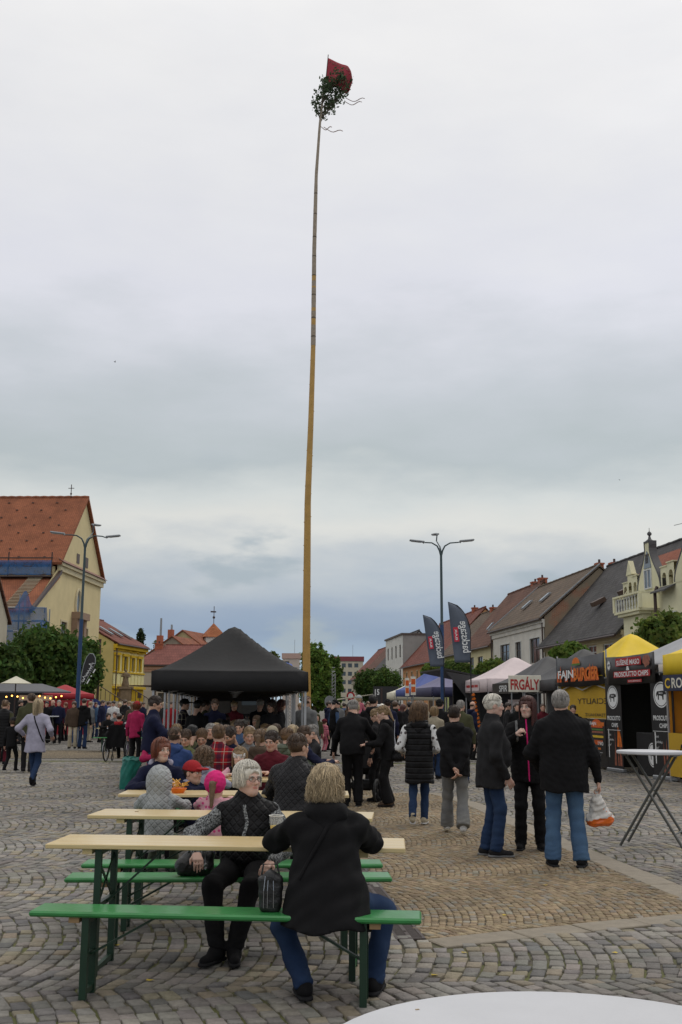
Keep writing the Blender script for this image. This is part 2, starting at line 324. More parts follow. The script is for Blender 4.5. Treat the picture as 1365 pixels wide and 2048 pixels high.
def lay_arcs(sz, W_, R_, poly_ok, bounds, ang, seed, shrink, ymid):
    """stones laid in arc courses inside strips; returns quads (n,4,2)"""
    rng = np.random.default_rng(seed); x0, x1, y0, y1 = bounds; quads = []
    ca, sa = math.cos(ang), math.sin(ang); ph = math.asin(W_ / 2 / R_)
    j0 = int(math.floor((y0 - 4 - ymid) / W_)); j1 = int(math.ceil((y1 + 4 - ymid) / W_))
    for j in range(j0, j1 + 1):
        yc = ymid + j * W_; sh = rng.random() * sz
        ks = np.arange(int((x0 - 3 - R_) / sz), int((x1 + 3) / sz))
        na = max(3, int(round(2 * ph * R_ / (sz * 1.22))))
        for k in ks:
            base = k * sz + sh
            cuts = np.linspace(-ph, ph, na + 1); cuts[1:-1] += rng.uniform(-.24, .24, na - 1) * (2 * ph / na); 
            if rng.random() < .5 and na > 4: cuts = np.delete(cuts, rng.integers(1, na))
            c0, c1 = cuts[:-1], cuts[1:]
            def pt(kx, f): return np.stack([base + kx + R_ * np.cos(f) - R_ * .85, yc + R_ * np.sin(f)], -1)
            sh_ = -sz * .85 / R_
            q = np.stack([pt(0, c0), pt(0, c1), pt(sz, np.clip(c1 - sh_ * np.sin(c1), -ph, ph)), pt(sz, np.clip(c0 - sh_ * np.sin(c0), -ph, ph))], 1)
            quads.append(q)
    q = np.concatenate(quads); c = q.mean(1)
    xr = c[:, 0] * ca - c[:, 1] * sa; yr = c[:, 0] * sa + c[:, 1] * ca
    q = np.stack([q[..., 0] * ca - q[..., 1] * sa, q[..., 0] * sa + q[..., 1] * ca], -1)
    ok = poly_ok(xr, yr); q = q[ok]
    q += rng.uniform(-1, 1, q.shape) * sz * .07 + (rng.normal(size=(len(q), 1, 2)) * sz * .05)
    c = q.mean(1, keepdims=True); d = q - c; L_ = np.linalg.norm(d, axis=-1, keepdims=True); q = c + d * np.clip(1 - shrink * rng.uniform(.7, 1.5, (len(q), 1, 1)) / np.maximum(L_, 1e-4), .3, 1)
    return q, rng
def stone_geo(q, rng, bev, hj):
    n = len(q); c = q.mean(1, keepdims=True); d = q - c; L_ = np.linalg.norm(d, axis=-1, keepdims=True)
    top = c + d * np.clip(1 - bev / np.maximum(L_, 1e-4), .3, 1)
    z = rng.uniform(-hj, hj, (n, 1)); tilt = rng.uniform(-.025, .025, (n, 2))
    zz = lambda p: z + (p - c)[..., 0] * tilt[:, :1] + (p - c)[..., 1] * tilt[:, 1:]
    v = np.concatenate([np.concatenate([q, np.full((n, 4, 1), -.03)], -1), np.concatenate([q, (zz(q) - bev * .55)[..., None]], -1), np.concatenate([top, zz(top)[..., None]], -1)], 1)
    # make outward winding: counter-clockwise quads seen from above
    ar = np.cross(q[:, 1] - q[:, 0], q[:, 2] - q[:, 0]); fl = ar < 0; v[fl] = v[fl][:, [3, 2, 1, 0, 7, 6, 5, 4, 11, 10, 9, 8]]
    fs = []
    for a in (0, 4):
        for i in range(4): k = (i + 1) % 4; fs.append((a + i, a + k, a + 4 + k, a + 4 + i))
    fs.append((8, 9, 10, 11)); return v, np.array(fs)
def tones(n, rng, pal, wts, jit):
    pal = np.array(pal); i = rng.choice(len(pal), n, p=wts); return pal[i] * rng.uniform(1 - jit, 1 + jit, (n, 1)) * rng.uniform(.97, 1.03, (n, 3))
def put_stones(q, rng, bev, hj, cols, parent, single, plural, mname):
    v, fs = stone_geo(q, rng, bev, hj); n = len(q); c = v.mean(1); X_, Y_ = c[:, 0], c[:, 1]
    cols = cols * (1 + .10 * np.sin(X_ * 1.7 + 1.3 * np.sin(Y_ * 1.1)) + .09 * np.sin(Y_ * 2.3 + 2 * np.sin(X_ * .8 + 1)) + .06 * np.sin(X_ * 4.1 - Y_ * 3.3))[:, None]
    # the 300 stones that show largest: near and inside the frame
    near = np.where((np.abs(c[:, 0]) < c[:, 1] * .33) & (c[:, 1] > 4.9), c[:, 1], 99) if single == 'cobblestone' else np.where(np.abs(c[:, 0]) < c[:, 1] * .33, c[:, 1], 99)
    order = np.argsort(near); pick = order[:300]; rest = order[300:]
    for i in pick:
        o = mesh_np(single, v[i] - c[i] * (1, 1, 0), fs, mname, parent, smooth=False, colors=np.repeat(cols[i][None], 12, 0)); o.location = (c[i][0], c[i][1], 0)
    vv = v[rest].reshape(-1, 3); ff = (fs[None] + (np.arange(len(rest)) * 12)[:, None, None]).reshape(-1, 4)
    o = mesh_np(plural, vv, ff, mname, parent, smooth=False, colors=np.repeat(cols[rest], 12, 0)); tag(o, kind='stuff'); return n
def view_ok(x, y, mg=1.2): return (np.abs(x) < y * .345 + mg) & (y > 3.6) & (y < 30.0)
def ok_grey(x, y):
    k = view_ok(x, y) & ~in_poly(x, y, mos_poly) & ~in_poly(x, y, drain_poly)
    for sp_ in slab_polys: k &= ~in_poly(x, y, sp_)
    return k
def ok_mos(x, y):
    k = view_ok(x, y) & in_poly(x, y, mos_poly) & ~in_poly(x, y, drain_poly) & (y < 23)
    for sp_ in slab_polys: k &= ~in_poly(x, y, sp_)
    return k
q, rng = lay_arcs(.106, 2.3, 2.6, ok_grey, (-13, 13, 2, 31), R(6), 3, .0115, 7.7)
put_stones(q, rng, .007, .004, tones(len(q), rng, [(.195, .18, .162), (.235, .215, .19), (.24, .205, .15), (.15, .142, .135)], [.36, .32, .18, .14], .15), paving, 'cobblestone', 'cobblestones', m_stone)
mq_ = MB(); mq_.add([(x, y, -.010) for x, y in mos_poly], [tuple(range(len(mos_poly)))]); 
m_bedm = far_cobble_mat('far_mosaic', TAN1, TAN2, .07, .3)
mosaic = mq_.build('mosaic_pavement', m_bedm); tag(mosaic, kind='structure', label='brown small-stone mosaic field between pale border slabs')
cp = MB(); cp.add([(x, y, -.012) for x, y in cross_poly], [(0, 1, 2, 3)]); cpo = cp.build('mosaic_path', m_bedm); tag(cpo, kind='structure', label='brown mosaic path crossing the grey cobbles')
q, rng = lay_arcs(.062, 2.2, 2.9, ok_mos, (-3, 5, 5, 24), R(12), 5, .0055, 9.0)
put_stones(q, rng, .007, .003, tones(len(q), rng, [(.225, .168, .102), (.255, .195, .122), (.18, .135, .086), (.215, .19, .15)], [.36, .28, .20, .16], .16), mosaic, 'mosaic_stone', 'mosaic_stones', m_stone)
m_slab = mat('slab_granite', (.235, .2, .152, 1), rough=.8, var=.2, vscale=9, bump=.3, bscale=120)
for qd in slab_quads:
    c = sum(qd, Vector()) / 4; mb = MB(); tp = [c + (p - c) * (1 - .008 / (p - c).length) for p in qd]; t2 = [c + (p - c) * (1 - .022 / (p - c).length) for p in qd]
    h = random.uniform(-.002, .004)
    mb.add([p - c + Vector((0, 0, -.03)) for p in tp] + [p - c + Vector((0, 0, h - .006)) for p in tp] + [p - c + Vector((0, 0, h)) for p in t2], [(8, 9, 10, 11)] + [(a + i, a + (i + 1) % 4, a + 4 + (i + 1) % 4, a + 4 + i) for a in (0, 4) for i in range(4)])
    o = mb.build('border_slab', m_slab, mosaic); o.location = c
m_iron = mat('drain_iron', (.085, .068, .062, 1), rough=.6, metal=.5, var=.2, vscale=20, bump=.3, bscale=80)
for i in range(len(drain) - 1):
    a = drain[i]; mb = MB(); ln = .497; g = thing('drain_grate', 'slotted iron drain grate set in line beside the brown mosaic', 'drain grate', (a.x - DRW / 2, a.y + .25, 0), math.atan(.133 / K), 'drain grates in a row'); 
    for s_ in (-1, 1): mb.span(s_ * (DRW / 2 - .022), s_ * DRW / 2, -ln / 2, ln / 2, -.03, .002); mb.span(-DRW / 2 + .022, DRW / 2 - .022, s_ * (ln / 2 - .018), s_ * ln / 2, -.03, .002)
    mb.span(-.014, .014, -ln / 2 + .018, ln / 2 - .018, -.03, .001)
    mb.build('frame', m_iron, g); sb = MB()
    for k in range(14):
        y = -ln / 2 + .035 + k * (ln - .07) / 13
        for s_ in (-1, 1): sb.span(s_ * .014, s_ * (DRW / 2 - .022), y - .009, y + .009, -.03, -.001)
    sb.build('bars', m_iron, g)
    bz = MB(); bz.lathe([(.012, .001), (.012, .006), (.004, .007)], 8); bz.build('bolt', m_iron, g)
# ================================================================== BUILDINGS
m_glass = mat('window_glass', (.035, .042, .05, 1), rough=.08, spec=.8, var=.1)
m_glass_l = mat('window_glass_pale', (.13, .16, .19, 1), rough=.12, spec=.8, var=.15, vscale=.6)
m_brownw = mat('brown_window_wood', (.075, .042, .026, 1), rough=.5)
m_whitew = mat('white_window_wood', (.62, .62, .6, 1), rough=.5)
m_gutter = mat('copper_brown_gutter', (.06, .035, .03, 1), rough=.45, metal=.3)
m_zinc = mat('zinc', (.3, .31, .32, 1), rough=.45, metal=.6)
m_brick = mat('chimney_brick', (.36, .11, .06, 1), rough=.9, var=.25, vscale=8, bump=.4, bscale=20)
class Facade:
    """a facade standing on the line o + s*dir; s and z of a photo pixel on it"""
    def __init__(s, o, d, py=None): s.py = py; s.o = Vector((o[0], o[1], 0)); s.d = Vector((d[0], d[1], 0)).normalized(); s.rz = math.atan2(s.d.y, s.d.x)
    def s_of(s, px):
        k = ray(px, s.py or YH + (px - 682.5) * ROLL); k = k.x / k.y
        return (k * s.o.y - s.o.x) / (s.d.x - k * s.d.y)
    def z(s, px, py): return ZZ(px, py, (s.o + s.d * s.s_of(px)).y)
def wall_holes(mb, x0, x1, z0, z1, y, holes, depth=.16):
    xs = sorted({x0, x1, *[h[0] for h in holes], *[h[1] for h in holes]}); zs = sorted({z0, z1, *[h[2] for h in holes], *[h[3] for h in holes]})
    for a, b in zip(xs, xs[1:]):
        for c, d in zip(zs, zs[1:]):
            mx_, mz = (a + b) / 2, (c + d) / 2
            if any(h[0] < mx_ < h[1] and h[2] < mz < h[3] for h in holes): continue
            mb.quad((a, y, c), (b, y, c), (b, y, d), (a, y, d))
    for h in holes:
        a, b, c, d = h
        for p, q_ in (((a, c), (b, c)), ((b, c), (b, d)), ((b, d), (a, d)), ((a, d), (a, c))):
            mb.quad((p[0], y, p[1]), (q_[0], y, q_[1]), (q_[0], y + depth, q_[1]), (p[0], y + depth, p[1]))
def window(parent, h, y, fm, gm, nx=2, nz=2, fw=.07, sill=None, head=None, trim=None, tw=.12):
    a, b, c, d = h; mb = MB(); yy = y + .11
    mb.span(a, a + fw, yy - .03, yy + .03, c, d).span(b - fw, b, yy - .03, yy + .03, c, d).span(a + fw, b - fw, yy - .03, yy + .03, c, c + fw).span(a + fw, b - fw, yy - .03, yy + .03, d - fw, d)
    for i in range(1, nx): x = a + (b - a) * i / nx; mb.span(x - fw * .45, x + fw * .45, yy - .028, yy + .028, c + fw, d - fw)
    zb = [c + fw] + [c + (d - c) * (i / nz if nz > 2 else .64) for i in range(1, nz)] + [d - fw]
    for z in zb[1:-1]: mb.span(a + fw, b - fw, yy - .022, yy + .022, z - fw * .35, z + fw * .35)
    w = mb.build('window', fm, parent)
    for i in range(nx):
        xa, xb = a + (b - a) * i / nx, a + (b - a) * (i + 1) / nx
        MB().quad((xa, yy + .012, c), (xb, yy + .012, c), (xb, yy + .012 + .01 * random.uniform(-1, 1), d), (xa, yy + .012, d)).build('pane', gm, w)
    if sill: MB().span(a - .06, b + .06, y - .07, y + .1, c - .07, c).build('sill', sill, w)
    if trim:
        t_ = MB(); t_.span(a - tw, a, y - .04, y + .02, c, d + tw).span(b, b + tw, y - .04, y + .02, c, d + tw).span(a, b, y - .04, y + .02, d, d + tw); t_.build('surround', trim, w)
    return w
def downpipe(parent, x, y, z0, z1, m=None, r=.06): MB().tube([(x, y + .12, z1), (x, y - .02, z1 - .35), (x, y - .02, z0)], r, 8).build('downpipe', m or m_gutter, parent, True)
def gable_house(name, label, o, rz, Wd, D, he, hr, wm, rm, holes=(), win=None, base=0.0, roof_ov=.35, cornice=None, gutter=True, sidem=None, chim=(), hip=0.0, skyl=(), verge=None, cat='house'):
    t = thing(name, label, cat, (o[0], o[1], 0), rz); holes = list(holes); mb = MB(); wall_holes(mb, 0, Wd, base, he, 0, [h[:4] for h in holes]); mb.build('front_wall', wm, t)
    sm = sidem or wm
    for x, nm in ((0, 'gable_wall'), (Wd, 'gable_wall')):
        sg = 1 if x else -1
        MB().prism([(x, 0, base), (x, D, base), (x, D, he), (x, D / 2, hr if not hip else he), (x, 0, he)], (0, 0, 0), (-sg * .2, 0, 0)).build(nm, sm, t)
    MB().quad((0, D, base), (Wd, D, base), (Wd, D, he), (0, D, he)).build('rear_wall', wm, t)
    sl = (hr - he) / (D / 2); th = .14; ov = roof_ov
    for s_ in (0, 1):
        ye = -ov if not s_ else D + ov; ze = he - ov * sl
        x0, x1 = -.12, Wd + .12
        MB().prism([(x0, ye, ze + .1), (x1, ye, ze + .1), (x1 - hip, D / 2, hr + .1), (x0 + hip, D / 2, hr + .1)], (0, 0, 0), (0, 0, th)).build('roof_slope', rm, t)
    if hip:
        for x0, xa in ((-.12, hip - .12), (Wd + .12, Wd + .12 - hip)): MB().prism([(x0, -ov, he - ov * sl + .1), (x0, D + ov, he - ov * sl + .1), (xa, D / 2, hr + .1)], (0, 0, 0), (0, 0, th)).build('roof_hip', rm, t)
    n = max(4, int(Wd / .4)); rb = MB(); rb.tube([(hip - .1 + (Wd - 2 * hip + .2) * i / n, D / 2, hr + .1 + th + .01 * math.sin(i * 1.7)) for i in range(n + 1)], [.1 + .015 * (i % 2) for i in range(n + 1)], 6); rb.build('ridge', rm, t)
    if gutter: MB().tube([(-.1, -ov - .05, he - ov * sl + .1), (Wd + .1, -ov - .05, he - ov * sl + .1)], .08, 8).build('gutter', m_gutter, t, True)
    if cornice: MB().span(-.05, Wd + .05, -.22, -.002, he - .45, he - .18).span(-.05, Wd + .05, -.12, -.003, he - .75, he - .45).build('cornice', cornice, t)
    for h in holes:
        k = dict(win or {}); 
        if len(h) > 4: k.update(h[4])
        window(t, h[:4], 0, k.pop('fm', m_brownw), k.pop('gm', m_glass), **k)
    for (cx, cy, cw, ch) in chim:
        zb = hr - abs(cy - D / 2) * sl - .3; c_ = MB().span(cx - cw / 2, cx + cw / 2, cy - cw / 2, cy + cw / 2, zb, hr + ch).span(cx - cw / 2 - .06, cx + cw / 2 + .06, cy - cw / 2 - .06, cy + cw / 2 + .06, hr + ch, hr + ch + .12).build('chimney', m_brick, t)
        MB().lathe([(.1, hr + ch + .12), (.09, hr + ch + .4)], 8, (cx, cy, 0)).build('pot', m_gutter, c_)
    for (sx, f_, w_, h_) in skyl:          # skylight lying in the front slope
        y = D / 2 * f_ - ov * (1 - f_); z = he + (hr - he) * f_ + .1 + th + .03; an = math.atan(sl)
        rt = Matrix.Rotation(an, 3, 'X'); k = MB().box((sx, y, z), (w_, h_, .08), rt).build('skylight', m_zinc, t); MB().box((sx, y - .02, z + .03), (w_ - .14, h_ - .14, .08), rt).build('pane', m_glass_l, k)
    if verge:
        for x in (-.13, Wd + .05): MB().prism([(x, -ov, he - ov * sl + .1 + th), (x, D / 2, hr + .1 + th), (x, D / 2, hr + .22 + th), (x, -ov, he - ov * sl + .22 + th)], (0, 0, 0), (.09, 0, 0)).build('verge', verge, t)
    return t
# ---------------------------------------------------------------- right-hand row, facade line
def fx(d): return 16.4 - .13 / K * (d - 50.8 * K)
RDIR = Vector((.13 / K, -1, 0)).normalized()                 # local x runs towards the camera
def rd(px, py=1265):                                     # distance at which the facade line shows at px
    k = ray(px, py); k = k.x / k.y; return (16.4 + .13 * 50.8) / (k + .13 / K)
def rfac(px_far, py=1265): d = rd(px_far, py); return Facade((fx(d), d), RDIR, py)
def row_wins(F, lst): return [(F.s_of(a), F.s_of(b), F.z((a + b) / 2, y1), F.z((a + b) / 2, y0)) for a, b, y0, y1 in lst]
def storey(W_, n, z0, z1, w=1.0, mg=1.2): return [(mg + (W_ - 2 * mg) * (i + .5) / n - w / 2, mg + (W_ - 2 * mg) * (i + .5) / n + w / 2, z0, z1) for i in range(n)]
pl_white = mat_plaster('plaster_white', (.62, .59, .53, 1)); pl_cream = mat_plaster('plaster_cream', (.60, .51, .33, 1)); pl_beige = mat_plaster('plaster_beige', (.5, .45, .35, 1), .25)
pl_green = mat_plaster('plaster_pale_green', (.72, .68, .46, 1), .08); pl_yel = mat_plaster('plaster_pale_yellow', (.62, .56, .34, 1)); pl_or = mat_plaster('plaster_orange', (.52, .26, .12, 1))
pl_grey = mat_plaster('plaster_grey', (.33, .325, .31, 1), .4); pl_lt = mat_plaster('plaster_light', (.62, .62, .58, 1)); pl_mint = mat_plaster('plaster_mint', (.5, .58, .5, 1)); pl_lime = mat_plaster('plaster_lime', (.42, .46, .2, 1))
rf_brown = mat_roof('roof_brown_tiles', (.15, .075, .05, 1), (.12, .055, .04, 1), .3, .3); rf_red = mat_roof('roof_red_brown', (.2, .07, .05, 1), (.17, .06, .045, 1), .25, .28)
rf_slate = mat_roof('roof_dark_slate', (.085, .08, .08, 1), (.06, .056, .056, 1), .3, .2, .02, moss=.25); rf_moss = mat_roof('roof_mossy_brown', (.13, .095, .07, 1), (.16, .11, .075, 1), .28, .26, .04, moss=.55)
rf_orange = mat_roof('roof_orange_tiles', (.34, .12, .06, 1), (.28, .09, .05, 1), .2, .17, .03); rf_rust = mat_roof('roof_rust_tiles', (.30, .105, .055, 1), (.22, .08, .05, 1), .24, .22, .04, moss=.3)
# white two-storey house with a bare brick gable end
F = rfac(985); Wd = F.s_of(1090); h_w = row_wins(F, [(1001, 1019, 1289, 1330), (1031, 1042, 1284, 1330), (1060, 1080, 1276, 1326)])
m_ruin = mat_plaster('bare_gable_wall', (.26, .21, .15, 1), .5); t, b, NN, LL = nodes_of(m_ruin)
co = NN('ShaderNodeTexCoord'); nn_ = NN('ShaderNodeTexNoise'); nn_.inputs['Scale'].default_value = .33; nn_.inputs['Detail'].default_value = 7; LL(co.outputs['Object'], nn_.inputs['Vector'])
mr = NN('ShaderNodeMapRange'); mr.inputs[1].default_value = .5; mr.inputs[2].default_value = .56; LL(nn_.outputs['Fac'], mr.inputs[0])
brk = NN('ShaderNodeTexBrick'); brk.inputs['Scale'].default_value = 1; brk.inputs['Brick Width'].default_value = .28; brk.inputs['Row Height'].default_value = .085; brk.inputs['Mortar Size'].default_value = .012; brk.inputs['Color1'].default_value = (.3, .12, .07, 1); brk.inputs['Color2'].default_value = (.36, .16, .09, 1); brk.inputs['Mortar'].default_value = (.3, .26, .2, 1)
mpn = NN('ShaderNodeMapping'); mpn.inputs['Rotation'].default_value = (0, R(90), R(90)); LL(co.outputs['Object'], mpn.inputs[0]); LL(mpn.outputs[0], brk.inputs['Vector'])
old = b.inputs['Base Color'].links[0].from_socket; mq = NN('ShaderNodeMixRGB'); LL(mr.outputs[0], mq.inputs[0]); LL(old, mq.inputs[1]); LL(brk.outputs['Color'], mq.inputs[2]); LL(mq.outputs[0], b.inputs['Base Color'])
he_w = F.z(1090, 1233)
hw = gable_house('white_house', 'white plastered house with brown windows and a bare brick gable end', F.o, F.rz, Wd, 8.6, he_w, 11.7, pl_white, rf_moss, h_w + [(a, b, .9, 2.9) for a, b, c, d in h_w], dict(nx=2, nz=2, trim=pl_lt, tw=.1), sidem=m_ruin, chim=[(Wd - .8, 4.6, .5, .35)], skyl=[(Wd * .35, .42, .7, 1.1), (Wd * .62, .48, .7, 1.1)], cornice=pl_white, verge=m_zinc)
downpipe(hw, Wd - .15, -.12, 0, he_w); downpipe(hw, .15, -.12, 0, he_w)
# cream house under a big dark slate roof
F = rfac(1090); Wd2 = F.s_of(1249); hg = row_wins(F, [(1174, 1192, 1291, 1330), (1205, 1225, 1287, 1330)]); he_g = F.z(1245, 1254)
hs = gable_house('slate_roof_house', 'cream house under a tall dark slate roof with two roof hatches', F.o, F.rz, Wd2, 9.9, he_g, 11.6, pl_cream, rf_slate, hg + [(1.2, 2.2, hg[0][2], hg[0][3]), (3.4, 4.4, hg[0][2], hg[0][3])] + storey(Wd2, 4, .8, 2.4), dict(nx=2, nz=2, fm=m_whitew), cornice=pl_cream, chim=[(.7, 5.2, .6, .3)], roof_ov=.55)
for sx, f_ in ((Wd2 * .47, .36), (Wd2 * .74, .42)):
    D_ = 9.9; sl_ = (11.6 - he_g) / (D_ / 2); k = MB().box((sx, D_ / 2 * f_ - .3, he_g + (11.6 - he_g) * f_ + .3), (.7, .9, .3), Matrix.Rotation(math.atan(sl_) * .55, 3, 'X')).build('roof_hatch', m_brownw, hs)
MB().tube([(Wd2 - 2, 4.95, 11.6), (Wd2 - 2, 4.95, 14.6)], .035, 6).tube([(Wd2 - 3.6, 4.95, 12.9), (Wd2 - .6, 4.95, 12.7)], .02, 6).build('aerial', m_zinc, hs)
downpipe(hs, .12, -.2, 0, he_g)
# pale green house with curved gables, arcades and a balcony
F = rfac(1246, 1190); An = thing('gabled_town_house', 'pale green town house with curved gables, small arcades and a balcony', 'house', F.o, F.rz)
zp = F.z(1250, 1193); Wa = F.s_of(1440); zt = lambda px, py: F.z(px, py); g0, g1 = F.s_of(1277), F.s_of(1323); gx = (g0 + g1) / 2; za = zt(1299, 1086)
holes = [(F.s_of(1257), F.s_of(1268), zt(1262, 1300), zt(1262, 1255)), (F.s_of(1275), F.s_of(1283), zt(1279, 1290), zt(1279, 1252)), (F.s_of(1330), F.s_of(1350), zt(1340, 1290), zt(1340, 1238)), (gx - .55, gx - .05, zt(1297, 1192), zt(1297, 1170)), (gx + .05, gx + .55, zt(1297, 1192), zt(1297, 1168)), (Wa - 3, Wa - 2, 3.2, 5.2)]
mb = MB(); wall_holes(mb, 0, Wa, 0, zp, 0, [h for h in holes if h[3] < zp]); mb.build('front_wall', pl_green, An)
def curved_gable(x0, x1, zb, ztop, nm='curved_gable'):
    c = (x0 + x1) / 2; hw_ = (x1 - x0) / 2; prof = []
    for i in range(15):
        u = i / 14; w = hw_ * (1 - .80 * (.5 - .5 * math.cos(math.pi * min(1, u * 1.12)))); 
        if u > .88: w = hw_ * .22
        prof.append((w, zb + (ztop - zb) * u))
    poly = [(c - w, -.02, z) for w, z in prof] + [(c + w, -.02, z) for w, z in reversed(prof)]
    g = MB().prism(poly, (0, 0, 0), (0, .35, 0)).build(nm, pl_green, An)
    cap = MB()
    for s_ in (-1, 1):
        for (w, z), (w2, z2) in zip(prof, prof[1:]): cap.bar((c + s_ * w, .17, z + .05), (c + s_ * w2, .17, z2 + .05), .1, .42, up=(0, 1, 0)) 
    cap.span(c - .36, c + .36, -.06, .40, ztop, ztop + .1); cap.build('coping', m_slatecap, g)
    MB().lathe([(.24, ztop + .1), (.09, ztop + .22), (.05, ztop + .4), (.11, ztop + .44), (.13, ztop + .52), (.09, ztop + .6), (.02, ztop + .65), (.01, ztop + .85)], 10, (c, .16, 0)).build('finial', m_slatecap, g, True)
    MB().span(c - .22, c + .22, -.06, .02, zb + (ztop - zb) * .56, zb + (ztop - zb) * .76).build('vent_window', m_brownw, g)
    return g
m_slatecap = mat('slate_coping', (.07, .068, .07, 1), rough=.6)
g = curved_gable(g0, g1, zp, za)
window(g, (gx - .5, gx + .5, zp + .05, zp + 1.15), -.16, m_whitew, m_glass_l, 2, 1)
MB().prism([(gx - .5, -.06, zp + 1.2), (gx + .5, -.06, zp + 1.2), (gx + .32, -.06, zp + 1.75), (gx, -.06, zp + 2.15), (gx - .32, -.06, zp + 1.75)], (0, 0, 0), (0, .05, 0)).build('pointed_light', m_glass_l, g)
curved_gable(F.s_of(1352), F.s_of(1352) + (g1 - g0) * 1.25, zp, za + .2)
# parapets with small arches between the gables
def arcade(x0, x1, zb, hts, nm='arcade'):
    n = len(hts); w = (x1 - x0) / n; top = MB(); dk = MB()
    for i, h in enumerate(hts):
        xa = x0 + i * w; zt_ = zb + h; c = xa + w / 2; r = w * .30; arch = [(c + r * math.cos(a), zb + h * .45 + r * math.sin(a)) for a in np.linspace(0, math.pi, 9)]
        top.add([(xa, .0, zb), (c - r, 0, zb)] + [(x, 0, z) for x, z in arch[::-1]] + [(c + r, 0, zb), (xa + w, 0, zb), (xa + w, 0, zt_), (xa, 0, zt_)], [tuple(range(2 + 9 + 4))])
        top.span(xa - .03, xa + w + .03, -.05, .3, zt_, zt_ + .06)
        dk.quad((xa, .28, zb), (xa + w, .28, zb), (xa + w, .28, zt_), (xa, .28, zt_))
        dk.add([(x, 0, z) for x, z in arch] + [(x, .28, z) for x, z in arch], [(k, k + 1, k + 10, k + 9) for k in range(8)])
    a_ = top.build(nm, pl_green, An); dk.build('arch_back', pl_yel, a_)
    MB().prism([(x0 - .1, -.6, zb - .32), (x1 + .1, -.6, zb - .32), (x1 + .1, .0, zb - .02), (x0 - .1, .0, zb - .02)], (0, 0, 0), (0, 0, -.08)).build('tiled_pent', m_slatecap, a_)
arcade(.1, g0 - .05, zp, (.75, 1.15, 1.0)); arcade(g1 + .05, F.s_of(1352) - .05, zp, (1.0, 1.15))
MB().prism([(.6, 0, zp + 1.15), (1.5, 0, zp + 1.15), (1.05, 0, zp + 2.0)], (0, 0, 0), (0, .3, 0)).build('parapet_gable', pl_green, An)
for h in holes[:3]: window(An, h, 0, m_whitew, m_glass, 2, 2, trim=pl_lt, tw=.08); MB().span(h[0] - .2, h[1] + .2, -.14, -.002, h[3] + .25, h[3] + .38).build('lintel_cornice', pl_lt, An)
# balcony
bx0, bx1, bz0, bz1 = F.s_of(1266), F.s_of(1319), zt(1290, 1222), zt(1290, 1190); dp_ = 1.15
bl = MB().span(bx0, bx1, -dp_, -.003, bz0 - .12, bz0).build('balcony', pl_green, An)
rl = MB(); rl.span(bx0 - .05, bx1 + .05, -dp_ - .05, -dp_ + .12, bz1 - .1, bz1)
for x in (bx0, bx1): rl.span(x - .12, x + .12, -dp_ - .02, -dp_ + .14, bz0, bz1 - .1); rl.span(x - .06, x + .06, -dp_ + .1, -.01, bz1 - .1, bz1)
rl.build('railing', pl_green, bl)
for i in range(9): x = bx0 + .25 + (bx1 - bx0 - .5) * i / 8; MB().lathe([(.045, bz0), (.05, bz0 + .1), (.025, bz0 + .2), (.06, bz0 + .45), (.03, bz1 - .25), (.05, bz1 - .1)], 8, (x, -dp_ + .05, 0)).build('baluster', pl_lt, bl, True)
MB().prism([(bx0 + .3, 0, bz0 - .12), (bx1 - .3, 0, bz0 - .12), (bx1 - .3, -dp_ + .1, bz0 - .12), (bx0 + .3, -dp_ + .1, bz0 - .12)], (0, 0, 0), (0, 0, -.16)).build('corbel', pl_green, bl)
MB().prism([(bx0 + .5, -.003, bz0 - 2.6), (bx1 - .5, -.003, bz0 - 2.6), (bx1 - .5, -dp_ + .35, bz0 - 2.6), (bx0 + .5, -dp_ + .35, bz0 - 2.6)], (0, 0, 0), (0, 0, 2.3)).build('bay', pl_green, bl)
# roof: rows of pantiles as geometry
D_a = 9.0; nx_, ny_ = int(Wa / .085), 22; rx = np.linspace(0, Wa, nx_); vs_ = []; 
for j in range(ny_ * 2 + 1):
    f_ = (j // 2 + (j % 2) * .985) / ny_; f_ = min(1, f_); yj = .45 + 1.65 * f_; zj = zp + .75 + (za - .25 - zp - .75) * f_ + (.0 if j % 2 else .055)
    vs_.append(np.stack([rx, np.full(nx_, yj), zj + .035 * np.cos(rx / .25 * 2 * math.pi)], -1))
vs_ = np.concatenate(vs_); ii = np.arange((ny_ * 2) * nx_).reshape(ny_ * 2, nx_)[:, :-1].ravel(); ff = np.stack([ii, ii + 1, ii + 1 + nx_, ii + nx_], -1)
rt_ = mesh_np('pantile_roof', vs_, ff, mat('pantile', (.30, .095, .05, 1), rough=.7, var=.3, vscale=5, bump=.2), An, smooth=True); tag(rt_, kind='stuff')
MB().span(0, Wa, 2.15, D_a, zp - 3, za - .32).span(0, Wa, D_a, D_a + .2, 0, zp).build('rear_block', pl_green, An)
for x in (-.0, Wa): MB().prism([(x, 0, 0), (x, D_a, 0), (x, D_a, zp), (x, D_a / 2, za - .2), (x, .4, zp + .6), (x, 0, zp)], (0, 0, 0), (.18 if x == 0 else -.18, 0, 0)).build('gable_wall', pl_green, An)
MB().span(Wa * .42, Wa * .42 + .4, D_a / 2 - .2, D_a / 2 + .2, za - .5, za + .9).build('chimney', m_slatecap, An); downpipe(An, g1 + .05, -.35, 0, zp, m_gutter, .09)
